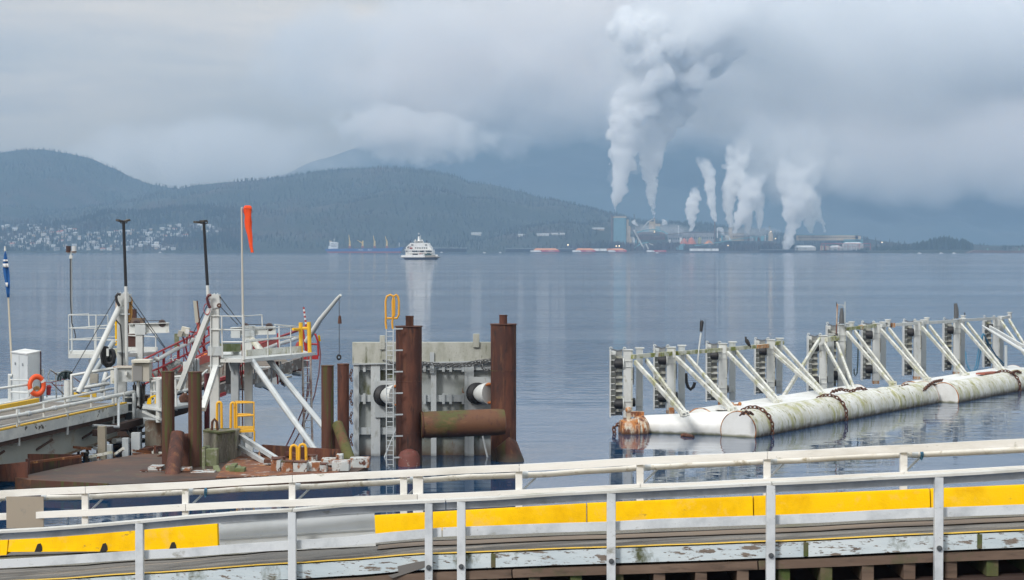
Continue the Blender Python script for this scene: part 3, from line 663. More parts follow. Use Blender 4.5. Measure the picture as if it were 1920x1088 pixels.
# ---------------------------------------------------------------- piers, barges, wagons
def pier(x0, x1, ytop, lab, D=4600, step=3.0):
    t = thing('pier', lab, 'pier', P((x0 + x1) / 2, 474.4, D)); k = D / FPX
    a = P(x0, ytop, D); b_ = P(x1, ytop, D)
    obj('deck', MB().box(((a.x + b_.x) / 2, D + 4, a.z), (b_.x - a.x, 9, 1.3)), FG, t)
    mb = MB(); x = x0
    while x <= x1: mb.tube([P(x, ytop, D + 1), (P(x, ytop, D + 1).x, D + 1, -.5)], .5, 6); mb.tube([P(x, ytop, D + 7), (P(x, ytop, D + 7).x, D + 7, -.5)], .5, 6); x += step
    o = obj('piling', mb, FD, t); o['kind'] = 'stuff'
    obj('bumper', MB().box(((a.x + b_.x) / 2, D + 8.2, a.z / 2), (b_.x - a.x, .6, a.z * .7)), FD, t)
    return t
pier(808, 875, 465.2, 'long dark timber pier right of the white ferry')
pier(948, 1000, 466, 'grey loading pier left of the red barges')
pier(1046, 1075, 466.5, 'grey pier between the first and second red barges')
pier(1425, 1490, 468.5, 'low dark jetty left of the white shore sheds')
mb = MB(); rg = random.Random(4)
def chip_barge(x0, x1, yw, lab, load=True, D=4540):
    k = D / FPX; a = P(x0, 474, D); a.z = 0; L_ = (x1 - x0) * k; c = Vector((a.x + L_ / 2, D, 0))
    t = thing('barge', lab, 'barge', c, 'red and white chip barges')
    xs = L_ * .34
    obj('hull', MB().box(c + Vector((0, 9, .9)), (L_, 18, 2.2)), FD, t)
    mb = MB().prism([c + Vector((-L_ / 2 + xs + 2.5 * 1.4, 0, 2.05)), c + Vector((L_ / 2, 0, 2.05)), c + Vector((L_ / 2, 0, 6.4)), c + Vector((-L_ / 2 + xs - .8, 0, 6.4))], (0, 18, 0)); obj('bin_wall', mb, mat('crimson_paint', (.42, .03, .06), .6, [((.3, .04, .05), .2, .5, .7)]), t)
    mb = MB().prism([c + Vector((-L_ / 2, 0, 2.05)), c + Vector((-L_ / 2 + xs + 3.2, 0, 2.05)), c + Vector((-L_ / 2 + xs - 1.1, 0, 6.4)), c + Vector((-L_ / 2, 0, 6.2))], (0, 18, 0)); obj('white_wall', mb, FWH, t)
    if load:
        mb = MB(); x = L_ / 2 - 1; z = 6.4; mb.add([c + Vector(v) for v in ((-x + 6, 1, z), (x, 1, z), (x, 17, z), (-x + 6, 17, z), (-x + 12, 6, z + 4.6), (x - 9, 6, z + 4.4), (x - 9, 12, z + 4.4), (-x + 12, 12, z + 4.6))], [(0, 1, 5, 4), (1, 2, 6, 5), (2, 3, 7, 6), (3, 0, 4, 7), (4, 5, 6, 7)]); obj('chip_load', mb, FO, t)
    M = Matrix.Translation(c + Vector((L_ * .22, -.05, 4.1))) @ Matrix.Rotation(R(90), 4, 'X')
    text('lettering', 'SEASPAN', 3.6, FWH, t, M, .02)
    return t
chip_barge(994.5, 1049, 473.6, 'leftmost red and white barge heaped with orange wood chips')
chip_barge(1073.5, 1116.5, 473.4, 'second red and white barge, shorter, heaped with orange chips')
chip_barge(1141, 1175, 473.2, 'red ended barge with a small chip load right of the white wagons')
chip_barge(1213.5, 1249, 472.6, 'empty red and white barge under the pale sloping conveyor', False)
for i, (x0, x1) in enumerate(((1111, 1123.5), (1124.5, 1137.5), (1138.5, 1149), (1150, 1161.5), (1293.5, 1306.5), (1307.5, 1320), (1321, 1333.5), (1334.5, 1347.5))):
    a = G(x0, 471.6, 1.0); D = 4560; mb = MB(); far_box(mb, x0, x1, 466.3, 470.8, D, 8)
    g = i < 4
    t = thing('container', ['white container car', 'white container car', 'orange patched container car', 'white container car'][i % 4 if g else 0] + [' first', ' second', ' third', ' last'][i % 4] + (' of the row between the red barges' if g else ' of the row on the long dark barge'), 'container', P((x0 + x1) / 2, 471, D), 'white wagons on the left barge' if g else 'white wagons on the right barge')
    obj('wall', mb, FO if i == 2 else FWH, t)
    mb = MB()
    for q in range(3): far_box(mb, x0 + 1 + q * 4, x0 + 3 + q * 4, 470.85, 471.6, D + 1, 6)
    obj('bogie', mb, FD, t)
for x0, x1, lab in ((1110, 1163, 'dark flat rail barge carrying the left row of wagons'), (1292, 1350, 'dark flat rail barge carrying the right row of wagons'), (1300, 1301, '')):
    if not lab: continue
    mb = MB(); D = 4558; far_box(mb, x0, x1, 471.65, 474.6, D, 14); o = obj('rail_barge', mb, FD); tag(o, lab, 'barge', 'rail barges'); 
# small boats and floats near the shore
for x, y, lab in ((828, 472.5, 'small white boat in front of the timber pier, right of the ferry'), (938, 472.5, 'tiny white boat beyond the end of the timber pier'), (1232, 474.3, 'low white boat in front of the empty red barge'), (1724, 475.4, 'small white cabin boat off the wooded point, leftmost of three'), (1765, 475.2, 'small white cabin boat off the wooded point, middle of three'), (1789, 475.2, 'small white cabin boat off the wooded point, rightmost of three'), (300, 471, 'white motor boat below the town, right of the light pole'), (908, 474.2, 'tiny open boat near the middle pier')):
    c = G(x, max(474.4, y + .6), 0); t = thing('small_boat', lab, 'boat', c, 'small boats near the far shore')
    obj('hull', MB().prism([c + Vector((-3.4, -1, -.2)), c + Vector((3, -1, -.2)), c + Vector((4, -1, 1.1)), c + Vector((-3.6, -1, 1.0))], (0, 2.4, 0)), FWH, t); obj('cabin', MB().box(c + Vector((-.5, .2, 1.9)), (3.4, 1.8, 1.7)), FWH, t); obj('window', MB().box(c + Vector((-.4, -.75, 2.1)), (2.6, .1, .6)), GLS, t)
# shoreline structures right
for x, lab in ((1852, 'green navigation frame left of the log pile'), (1911, 'green navigation frame at the right edge of the view')):
    mb = MB(); D = 4500; far_beam(mb, (x - 1.6, 473), (x - .3, 466), .6, D); far_beam(mb, (x + 1.6, 473), (x + .3, 466), .6, D); far_beam(mb, (x - 1.2, 470.5), (x + 1.2, 470.5), .6, D); o = obj('harbour_marker', mb, mat('green_paint', (.2, .5, .4), .6)); tag(o, lab, 'marker')
mb = MB(); D = 4480; mb.prism([P(1812, 474.6, D), P(1830, 469, D), P(1900, 470.5, D), P(1960, 468, D), P(1960, 474.6, D)], (0, 25, 0)); o = obj('log_boom', mb, FBR); tag(o, 'long brown heap of floating logs right of the wooded point', 'logs')
mb = MB(); far_box(mb, 452, 470, 460, 468, 4620, 10)

# ---------------------------------------------------------------- cargo ship
SB = mat('ship_blue', (.03, .10, .28), .6, [((.05, .12, .25), .05, .5, .7)]); SR = mat('ship_red', (.30, .07, .07), .7); YC = mat('crane_yellow', (.72, .50, .14), .6)
D = 4350; k = D / FPX
def SP(px, py, dy=0): return P(px, py, D + dy)
t = thing('cargo_ship', 'blue and red cargo ship with four yellow deck cranes and a white stern house', 'ship', SP(680, 473.8))
obj('hull', MB().prism([SP(612, 471.6), SP(608.5, 467.3), SP(618, 466.6), SP(742, 465.6), SP(754, 463.4), SP(757, 463.4), SP(752, 471.6)], (0, 30, 0)), SB, t)
obj('boot_top', MB().prism([SP(614, 474.2, .3), SP(612.2, 471.7, .3), SP(751.8, 471.7, .3), SP(750, 474.2, .3)], (0, 29, 0)), SR, t)
h_ = obj('stern_house', MB().prism([SP(615.5, 466.6, 5), SP(616, 461.5, 5), SP(618, 461, 5), SP(618, 453.5, 5), SP(633, 454.5, 5), SP(633, 461, 5), SP(632.5, 466.4, 5)], (0, 20, 0)), FWH, t)
for y in (457.5, 460, 462.6): obj('window', far_box(MB(), 620, 631, y - .35, y + .35, D + 4.4, .4), GLS, h_)
obj('funnel', MB().tube([SP(619.5, 454, 14), SP(619.5, 451.5, 14)], 3, 12), FC, h_); obj('mast', MB().tube([SP(626.5, 455, 12), SP(626.5, 447, 12)], .4, 6), FWH, h_)
mb = MB(); mb.beam(SP(626.5 - 2, 449.5, 12), SP(626.5 + 2, 449.5, 12), .5, .5); obj('radar', mb, FWH, h_)
for i, (x, tip) in enumerate(((656, (654, 440.5)), (680, (670, 450.5)), (702.5, (700, 442)), (725.5, (722.5, 443)))):
    c = obj('deck_crane', MB().tube([SP(x, 466.2, 14), SP(x, 451.5 if i != 1 else 451.5, 14)], [2.6, 1.9], 10), YC, t)
    obj('jib', MB().tube([SP(x, 456.5, 12), SP(tip[0], tip[1], 12)], [1.3, .6], 6), YC, c); obj('pedestal', MB().tube([SP(x, 466.5, 14), SP(x, 461.5, 14)], 3.0, 10), SR, c)
obj('foremast', MB().tube([SP(748.5, 463.6, 14), SP(748.5, 454.5, 14)], .45, 6), FWH, t)
mb = MB()
for x in range(640, 745, 12): far_box(mb, x, x + 7, 464.8, 466.2, D + 8, 14)
obj('hatch_cover', mb, FBR, t)
text('lettering', 'Pacific', 4.4, FWH, t, Matrix.Translation(SP(676.5, 468.8, -.1)) @ Matrix.Rotation(R(90), 4, 'X'), .05)
text('lettering', 'Basin', 4.4, FWH, t, Matrix.Translation(SP(693.5, 468.8, -.1)) @ Matrix.Rotation(R(90), 4, 'X'), .05)

# ---------------------------------------------------------------- ferry
c = G(785.5, 487.2, 0); D = c.y; k = D / FPX
NV = mat('ferry_navy', (.02, .03, .06), .5); FY = mat('ferry_white', (.82, .82, .80), .5, [((.6, .58, .54), .3, .55, .75)])
def Q(px, py, dy=0): return P(px, py, D + dy)
t = thing('ferry', 'white double ended car ferry with a navy hull crossing towards the ramp', 'ferry', c)
obj('hull', MB().prism([Q(759.5, 487.6), Q(757, 485), Q(751.5, 482.8), Q(821.5, 482.8), Q(816, 485.2), Q(813, 487.6)], (0, 62, 0)), NV, t)
bw = obj('bulwark', MB().prism([Q(751.6, 482.7, -.2), Q(752, 479), Q(770, 478.6), Q(782, 478.4), Q(796.5, 479.4), Q(796.5, 482.7, -.2)], (0, 61, 0)), FY, t)
obj('bow_ramp', MB().prism([Q(796.7, 482.7, -.4), Q(796.7, 479.5, -.4), Q(815, 478.6, -.4), Q(816, 481.6, -.4), Q(820.5, 482.5, -.4)], (0, 60, 0)), mat('ramp_tan', (.35, .32, .28), .7), t)
obj('stern_post', MB().box(Q(818.6, 479, 2), (3.4 * k * 1.0, 3, 3.6 * k)), FY, t)
obj('car_deck', MB().prism([Q(760.5, 478.5, 5), Q(760.5, 475.3, 5), Q(811, 475.3, 5), Q(811, 478.5, 5)], (0, 50, 0)), FY, t)
mb = MB(); far_box(mb, 773.6, 783.2, 475.9, 478.2, D + 4.6, .6); far_box(mb, 800, 809, 476.1, 478.3, D + 4.6, .6); obj('deck_opening', mb, GLS, t)
l1 = obj('lower_cabin', MB().prism([Q(760.5, 475.2, 4), Q(760.5, 469.5, 4), Q(810.5, 468.2, 4), Q(811, 475.2, 4)], (0, 48, 0)), FY, t)
for a, b_ in ((762, 763.6), (773, 774.8), (775.2, 777.6), (778.8, 782), (783.2, 784.6), (787, 794.6), (799.2, 801.4), (802, 804.2), (804.8, 806.8), (807.4, 809.2)): obj('window', far_box(MB(), a, b_, 470.3, 472.7, D + 3.6, .5), GLS, l1)
obj('red_panel', MB().box(Q(789.5, 476.4, 3.5), (2.5, .4, .8)), FR, l1)
l2 = obj('upper_cabin', MB().prism([Q(762, 469, 5), Q(762, 464, 5), Q(768, 458, 5), Q(769, 455.6, 5), Q(801.5, 455.6, 5), Q(802.5, 458.5, 5), Q(807.5, 464.5, 5), Q(808, 468.6, 5)], (0, 44, 0)), FY, t)
for x in (779.3, 783.4, 787.3, 792.2, 796, 799.8): obj('window', far_box(MB(), x - 1.2, x + 1.2, 464.3, 466.2, D + 4.6, .5), GLS, l2)
for a, b_ in ((771, 775), (797, 800.5)): obj('window', far_box(MB(), a, b_, 458.7, 460.3, D + 4.6, .5), GLS, l2)
mb = MB(); mb.prism([Q(764, 463.6, 4.6), Q(765.8, 461.6, 4.6), Q(765.8, 465.6, 4.6), Q(764, 465.6, 4.6)], (0, .5, 0)); obj('window', mb, GLS, l2)
obj('life_raft', MB().box(Q(770.8, 465.6, 4), (4.6 * k, 1.4, 2.6 * k)), FR, l2)
obj('deck_band', MB().box(Q(785.5, 468.9, 28), (47 * k, 50, .9)), FY, t)
w1 = obj('wheelhouse', MB().prism([Q(777.5, 455.5, 14), Q(777.2, 452.7, 14), Q(793.2, 452.7, 14), Q(793, 455.5, 14)], (0, 14, 0)), FY, t)
mb = MB(); far_box(mb, 778.4, 792.6, 453.2, 454.7, D + 13.7, .4); obj('window', mb, GLS, w1); obj('roof', MB().box(Q(785, 452.3, 21), (17.5 * k, 16, .35)), FY, w1)
ms = obj('mast', MB().tube([Q(785.2, 452.3, 22), Q(785.2, 442.5, 22)], [.9, .6], 10), FY, t); obj('mast_top', MB().tube([Q(785.2, 443, 22), Q(785.2, 441.2, 22)], [1.0, .3], 10), NV, ms)
mb = MB(); mb.beam(Q(783.6, 437.6, 22), Q(786.6, 437.6, 22), .35, .35); mb.tube([Q(785.2, 441.5, 22), Q(785.2, 437.4, 22)], .12, 6); obj('radar', mb, FY, ms)
mb = MB(); mb.tube([Q(788.8, 452.3, 22), Q(788.8, 441, 22)], .15, 6); mb.tube([Q(778.5, 452.3, 20), Q(778.5, 448.8, 20)], .3, 6); mb.tube([Q(791.4, 452.3, 20), Q(791.4, 449, 20)], .3, 6); obj('antenna', mb, FY, t)
for x in (769.6, 800.3): obj('funnel', MB().box(Q(x, 453.2, 25), (1.6 * k, 4, 4.2 * k)), NV, t)
mb = MB(); mb.tube([Q(806.4, 464, 10), Q(806.4, 455.5, 10)], .15, 6); obj('light_mast', mb, FY, t)
mb = MB(); mb.prism([Q(761, 469.2, 3), Q(761, 464.2, 3), Q(766.8, 458.2, 3), Q(767.4, 459, 3), Q(762.2, 464.6, 3), Q(762.2, 469.2, 3)], (0, 1, 0)); obj('stair_cover', mb, FY, t)
for x, lab, m in ((791, 'white car on the open deck of the ferry', FWH), (803, 'dark green truck on the open deck of the ferry', mat('truck_green', (.03, .08, .07), .4))):
    q = Q(x, 479.4, 1.5); tt = thing('car', lab, 'car', q); s = .85 if x < 800 else 1.15
    obj('body', MB().box(q + Vector((0, 0, .7 * s)), (4.4 * s, 1.9, .8 * s)), m, tt); obj('cabin', MB().box(q + Vector((.2, 0, 1.35 * s)), (2.4 * s, 1.7, .7 * s)), m, tt); obj('window', MB().box(q + Vector((.2, 0, 1.38 * s)), (2.1 * s, 1.76, .45 * s)), GLS, tt)
# ================================================================ near materials
rust = (.12, .040, .022); moss = (.10, .11, .03); gun = (.42, .44, .43)
M_WP = mat('white_timber_paint', (.80, .80, .78), .55, [((.55, .53, .48), 1.2, .52, .75, (.3, .3, 1)), ((.22, .23, .14), 5, .64, .74, (.5, .5, 1)), ((.30, .24, .18), 16, .70, .76, (.15, .15, 1))], bump=(14, .006, (.12, 1, 1)))
M_WP2 = mat('weathered_cap_paint', (.60, .60, .57), .6, [((.40, .39, .34), 2.2, .46, .68, (.3, .3, 1)), ((.16, .17, .08), 6, .60, .72, (.3, 1, 1))], bump=(14, .006))
M_GP = mat('grey_white_paint', (.66, .69, .71), .5, [((.46, .49, .51), 1.4, .45, .65), ((.30, .30, .26), 4, .62, .72, (.5, .5, 1)), ((.16, .12, .09), 22, .67, .72)], bump=(20, .003))
M_PEEL = mat('peeling_blue_paint', (.50, .58, .62), .65, [((.62, .68, .70), 1.2, .4, .62, (.4, 1, 1)), ((.19, .15, .12), 6.0, .565, .60, (.30, 1, 1.8), 10), ((.13, .10, .08), 22, .585, .62, (.15, 1, 1), 8), ((.07, .08, .03), 2.2, .56, .66, (.6, 1, .4), 8)], bump=(9, .012, (.2, 1, 1)))
M_YEL = mat('yellow_paint', (.78, .46, .0), .8, [((.72, .44, .01), 2.0, .5, .75), ((.20, .14, .05), 6, .655, .70, (.4, 1, 1)), ((.62, .34, .0), .9, .48, .66), ((.70, .42, .06), 3, .56, .7)], bump=(25, .006), spec=.12)
M_YELO = mat('worn_yellow_paint', (.74, .46, .03), .6, [((.36, .27, .12), 6, .56, .70), ((.2, .19, .16), 16, .62, .7)])
M_DECK = mat('deck_timber', (.19, .18, .165), .85, [((.085, .078, .07), 3.0, .46, .60, (.10, 1.6, 1), 8), ((.30, .25, .20), 1.6, .55, .68, (.15, 2.2, 1), 8), ((.035, .03, .027), 7, .58, .64, (.03, 1.6, 1), 8), ((.13, .12, .11), 30, .5, .66)], bump=(7, .02, (.1, 1, 1)))
M_GRAV = mat('deck_grit', (.20, .195, .18), .95, [((.10, .10, .085), 40, .42, .62), ((.13, .13, .09), 1.2, .5, .7)], bump=(60, .01))
M_BRN = mat('brown_timber', (.13, .085, .06), .8, [((.20, .14, .10), 1.3, .45, .65, (.15, 1, 1)), ((.06, .075, .025), .8, .56, .68), ((.05, .035, .025), 6, .55, .7, (.08, 1, 1))], bump=(6, .02, (.1, 1, 1)))
M_MOSST = mat('mossy_timber', (.10, .095, .04), .9, [((.07, .10, .025), 1.6, .42, .62), ((.15, .11, .07), 3, .5, .7)], bump=(10, .02))
M_DARKT = mat('dark_timber', (.05, .028, .022), .8, [((.09, .055, .04), 1.2, .5, .7, (.2, 1, 1))], bump=(6, .02, (.1, 1, 1)))
M_RUST = mat('rusty_steel', rust, .75, [((.060, .020, .013), 1.6, .42, .56, (1, 1, .2)), ((.17, .07, .03), 3.0, .56, .66, (1, 1, .12)), ((.028, .014, .012), 4.5, .56, .66, (1, 1, .25)), ((.075, .07, .015), .5, .60, .66, (1, 1, .12)), ((.3, .2, .14), 14, .70, .73)], bump=(16, .008))
M_RUST2 = mat('mossy_rusty_steel', (.085, .032, .02), .8, [((.068, .070, .016), .9, .50, .58, (5.5, 5.5, .25)), ((.14, .07, .03), 3, .58, .7, (1, 1, .2)), ((.06, .03, .02), 6, .6, .7)], bump=(16, .008))
M_OLIV = mat('olive_pile', (.085, .085, .022), .85, [((.12, .05, .025), 1.4, .52, .64, (1, 1, .3)), ((.05, .055, .015), 4, .5, .65), ((.14, .13, .05), 9, .6, .7)], bump=(16, .008))
M_FLOATD = mat('rusty_deck', (.070, .036, .024), .6, [((.14, .062, .032), .5, .48, .62, (.5, 1, 1), 8), ((.045, .03, .024), .9, .50, .60, (.4, 1, 1), 8), ((.08, .075, .04), 2.0, .58, .66)], bump=(5, .02))
M_ORD = mat('orange_rust_deck', (.20, .07, .025), .7, [((.36, .33, .30), 1.8, .58, .61), ((.12, .05, .03), 1.6, .48, .62), ((.5, .24, .08), 3.0, .58, .68)], bump=(8, .02))
M_WS = mat('white_steel', (.62, .64, .63), .45, [((.50, .52, .51), .8, .45, .65), ((.36, .35, .28), 3.5, .60, .75, (1, 1, .4)), ((.26, .10, .04), 5, .705, .76)], bump=(12, .003))
M_WSG = mat('white_steel_algae', (.64, .65, .61), .5, [((.46, .46, .41), .9, .42, .6), ((.36, .36, .20), 1.8, .52, .66, (1, 1, .6)), ((.13, .12, .06), 7, .60, .66), ((.26, .10, .04), 5, .69, .75)], bump=(12, .003))
M_GALV = mat('galvanised_steel', (.50, .54, .56), .45, [((.62, .65, .67), 2, .5, .7), ((.38, .38, .33), 6, .62, .74)], metal=.15)
M_GS = mat('grey_steel_paint', (.42, .46, .48), .5, [((.50, .53, .54), .8, .45, .65), ((.30, .31, .28), 4, .58, .7, (1, 1, .4)), ((.22, .10, .05), 6, .70, .76)], bump=(14, .004))
M_BLK = mat('black_rubber', (.015, .015, .018), .6, [((.05, .05, .05), 6, .6, .75)])
M_BPOLE = mat('black_pole_paint', (.012, .014, .02), .4)
M_RED = mat('red_paint', (.36, .018, .022), .5, [((.24, .02, .02), 2, .5, .7), ((.15, .07, .05), 9, .66, .72)])
M_REDP = mat('faded_red_plate', (.46, .09, .07), .55, [((.35, .10, .07), 2, .5, .7)])
M_CHAIN = mat('rusty_chain', (.085, .035, .022), .8, [((.17, .07, .04), 8, .5, .65)])
M_CHAING = mat('steel_chain', (.15, .155, .16), .5, metal=.4)
M_CONC = mat('mossy_concrete', (.25, .24, .20), .9, [((.15, .14, .115), 1.6, .42, .62, (1, 1, .3)), ((.10, .12, .035), 1.1, .54, .68), ((.33, .32, .28), 6, .6, .72)], bump=(9, .02))
M_MOSSC = mat('green_mossy_concrete', (.17, .19, .11), .9, [((.10, .13, .035), 1.6, .45, .62), ((.28, .28, .24), 4, .58, .7)], bump=(10, .02))
M_ORG = mat('orange_plastic', (.75, .09, .015), .5, [((.6, .08, .02), 4, .5, .7)])
M_SOCK = mat('orange_fabric', (.90, .085, .012), .8, [((.78, .06, .01), 2.5, .45, .65)])
M_LBLU = mat('blue_fabric', (.015, .11, .34), .85, [((.01, .08, .26), 4, .45, .65)])
M_WFAB = mat('white_fabric', (.7, .7, .7), .85)
M_ROPEB = mat('blue_rope', (.05, .18, .30), .8)
M_WOODG = mat('grey_wood', (.27, .24, .19), .9, [((.15, .16, .08), 2.5, .5, .68), ((.36, .33, .28), 6, .58, .7, (1, 1, .2))], bump=(12, .01, (1, 1, .2)))
M_GIRD = mat('girder_paint', (.36, .39, .37), .55, [((.33, .34, .31), .6, .45, .65), ((.30, .25, .17), .9, .58, .70), ((.17, .065, .025), .7, .56, .64, (.6, .6, 1.2), 8)], bump=(10, .004))
M_MAR = mat('rust_stained_white', (.58, .55, .45), .6, [((.42, .16, .04), 2.6, .40, .54, (1, 1, .18)), ((.14, .045, .022), 4, .52, .60, (1, 1, .3)), ((.24, .26, .10), 1.3, .64, .72)], bump=(12, .006))
M_PONT = mat('pontoon_paint', (.72, .73, .70), .5, [((.55, .55, .48), .7, .42, .62), ((.40, .40, .18), 1.0, .49, .63, (1.6, 1.6, .45), 9), ((.20, .21, .05), 2.2, .56, .66, (2.2, 2.2, .35), 8), ((.48, .44, .30), 3.6, .55, .66, (2, 2, .3)), ((.24, .09, .035), 3.2, .66, .71, (1, 1, .25))], bump=(9, .004))
M_PONC = mat('pontoon_white', (.76, .77, .76), .45, [((.62, .62, .59), .8, .45, .68), ((.40, .20, .09), 2.2, .68, .73, (1, 1, .25))], bump=(9, .003))
zlayer(M_PONT, (.07, .05, .03), .02, .30, 4.0, .35); zlayer(M_PONC, (.20, .20, .13), .02, .12, 3, .15); zlayer(M_MAR, (.10, .05, .025), .0, .16, 3, .3)
zlayer(M_RUST, (.045, .035, .025), .1, .5, 1.5, .6); zlayer(M_RUST2, (.05, .045, .02), .1, .4, 1.5, .5)
def streaks(m):
    return m
def cyl(mb, a, b, r, n=24): return mb.tube([a, b], r, n)
def pipe(mb, pts, wpx, n=8):
    """pts (px,py,D): a tube whose photo width is wpx"""
    q = [P(*p) for p in pts]; rs = [wpx * p[2] / FPX / 2 for p in pts]; return mb.tube(q, rs, n)
def bar(mb, a, b, wpx, dpx=None):
    A, B = P(*a), P(*b); k = (a[2] + b[2]) / 2 / FPX; return mb.beam(A, B, wpx * k, (dpx or wpx) * k)

# ================================================================ near roadway (trestle)
EDGE = [(-420, 1113), (-40, 1093), (80, 1088), (262, 1076), (548, 1057), (640, 1051), (800, 1039), (1140, 1028 - 1), (1280, 1022), (1445, 1016), (1755, 1002), (1920, 995), (1970, 993), (2320, 976)]
def De(px): return 30.5 + (27.7 - 30.5) * (px - 80) / 1840
def edge(px, dz=0.0, dD=0.0):
    p = P(px, interp(px, EDGE), De(px)); return Vector((p.x, p.y + dD, p.z + dz))
# depth of the deck
TREAD = 4.9
xs = list(range(-420, 2321, 60))
mb = MB(); vs = []
for px in xs:
    e = edge(px); vs += [(e.x, e.y + .012, e.z), (e.x + .3, e.y + TREAD, e.z)]
mb.add(vs, [(2 * i, 2 * i + 2, 2 * i + 3, 2 * i + 1) for i in range(len(xs) - 1)])
vs = [(v[0], v[1], v[2] - .09) for v in vs]; mb.add(vs, [(2 * i, 2 * i + 1, 2 * i + 3, 2 * i + 2) for i in range(len(xs) - 1)])
road = obj('road', mb, M_DECK); tag(road, 'weathered timber deck of the near trestle road', kind='structure')
# strips of grit and a smooth brown plank on the deck
def strip(name, d0, d1, up, m, lab, x0=-420, x1=2321, th=.02, kind='structure', wob=.05):
    mb = MB(); vs = []; X = list(range(x0, x1, 45))
    rr = random.Random(3)
    for px in X:
        e = edge(px); w0 = rr.uniform(-wob, wob); w1 = rr.uniform(-wob, wob); vs += [(e.x, e.y + d0 + w0, e.z + up), (e.x, e.y + d1 + w1, e.z + up)]
    mb.add(vs, [(2 * i, 2 * i + 2, 2 * i + 3, 2 * i + 1) for i in range(len(X) - 1)])
    o = obj(name, mb, m); tag(o, lab, kind=kind); return o
strip('road_grit', 1.28, 2.7, .014, M_GRAV, 'band of grey grit lying along the foot of the yellow barriers')
strip('road_plank', .78, 1.18, .018, mat('smooth_plank', (.20, .155, .12), .8, [((.14, .11, .09), 2, .45, .65, (.1, 1, 1))]), 'smooth brown plank band in the trestle deck', x0=700, wob=.02)
strip('road_crack', 1.21, 1.26, .022, mat('crack_tar', (.03, .027, .025), .9), 'dark seam along the trestle deck', x0=620, wob=.015)
strip('yellow_line', -.06, .06, .012, M_YELO, 'thin yellow edge line along the trestle deck', wob=.004)
# edge boards, peeling paint
seams = [-400, 262, 548, 800, 925, 1510, 1835, 2310]
for i, (a, b_) in enumerate(zip(seams[:-1], seams[1:])):
    A = edge(a + 2, 0, -.08); B = edge(b_ - 2, 0, -.08); n = 6
    mb = MB(); hh = .22
    pts = [edge(a + 2 + (b_ - a - 4) * k / n, 0, -.03) for k in range(n + 1)]
    for p, q in zip(pts[:-1], pts[1:]): mb.beam(p + Vector((0, 0, -hh / 2 - .012)), q + Vector((.004, 0, -hh / 2 - .012)), .06, hh)
    lab = ['edge board with peeling pale blue paint at the far left below the fence', 'edge board with peeling paint between the first and second near posts', 'edge board with peeling paint right of the second near post, torn at its end', 'short edge board between the two close near posts', 'long peeling edge board behind the middle near post', 'mossy peeling edge board left of the last near post', 'peeling edge board at the right end of the trestle'][i]
    o = obj('edge_board', mb, M_PEEL); tag(o, lab, 'edge board', 'painted edge boards of the trestle')
for i, px in enumerate([925, 1510, 1835]):
    o = obj('edge_block', MB().box(edge(px, -.12, -.035), (.07, .07, .21)), M_MOSST); tag(o, 'mossy joint block between two peeling edge boards, ' + ['left', 'middle', 'right'][i] + ' of three', 'timber block', 'joint blocks of the edge boards')
mb = MB(); p = edge(780, -.11, -.09); mb.prism([p + Vector(v) for v in ((-.02, 0, -.0), (-.28, 0, -.06), (-.26, 0, -.16), (-.42, 0, -.2), (-.36, 0, -.24), (.0, 0, -.12), (.3, 0, -.02), (.34, 0, .06))], (0, .03, 0)); o = obj('torn_flashing', mb, mat('torn_grey_sheet', (.17, .16, .15), .8)); tag(o, 'torn strip of dark sheet hanging on the edge board between the posts', 'sheet')
# ledger, joist ends, lower beam
for i, (a, b_) in enumerate(((540, 960), (963, 1420), (1423, 2310))):
    mb = MB(); pts = [edge(a + (b_ - a) * k / 6, -.335, -.02) for k in range(7)]
    for p, q in zip(pts[:-1], pts[1:]): mb.beam(p, q + Vector((.004, 0, 0)), .16, .12)
    o = obj('ledger_beam', mb, M_BRN); tag(o, ['brown ledger beam under the edge boards at left of the posts', 'brown ledger beam under the middle edge boards', 'brown ledger beam with knots under the right edge boards'][i], 'beam', 'ledger beams of the trestle')
k = 0; px = 300
while px < 2300:
    p = edge(px, -.52, 0)
    mb = MB().beam(p + Vector((0, -.06 + random.Random(px).uniform(-.03, .03), 0)), p + Vector((0, 4.6, 0)), .17, .24)
    o = obj('joist', mb, M_MOSST if (k * 7) % 5 in (0, 2) else M_BRN); tag(o, 'squared timber joist end under the trestle deck', 'joist', 'joists under the trestle deck'); k += 1; px += 78
for i, (a, b_) in enumerate(((380, 1150), (1153, 2310))):
    mb = MB(); pts = [edge(a + (b_ - a) * k / 6, -.83, .06) for k in range(7)]
    for p, q in zip(pts[:-1], pts[1:]): mb.beam(p, q + Vector((.004, 0, 0)), .34, .36)
    o = obj('stringer', mb, M_DARKT); tag(o, ['dark stringer beam under the joists, left half', 'dark stringer beam under the joists, right half'][i], 'beam', 'stringers of the trestle')
    mb = MB(); pts = [edge(a + (b_ - a) * k / 6, -.80, 4.2) for k in range(7)]
    for p, q in zip(pts[:-1], pts[1:]): mb.beam(p, q + Vector((.004, 0, 0)), .34, .36)
    o = obj('stringer', mb, M_DARKT); tag(o, ['dark stringer beam under the far side of the trestle, left half', 'dark stringer beam under the far side of the trestle, right half'][i], 'beam', 'stringers of the trestle')
for px in (-20, 420, 860, 1300, 1740):
    for dd in (.5, 3.8):
        p = edge(px, -1.0, dd); o = obj('trestle_pile', MB().tube([p, (p.x, p.y, -3)], .17, 12), M_DARKT); tag(o, 'round dark timber pile under the near trestle', 'pile', 'piles under the near trestle')
mb = MB(); pts = [edge(-400 + 2700 * k / 8, -.75, 1.3) for k in range(9)]
for p, q in zip(pts[:-1], pts[1:]): mb.beam(p, q + Vector((.004, 0, 0)), .05, 1.2)
o = obj('gap_backing', mb, M_DARKT); tag(o, 'dark sheet added behind the joist ends to blacken the gaps', 'backing')  # dark sheet added so the gaps between the joists read black
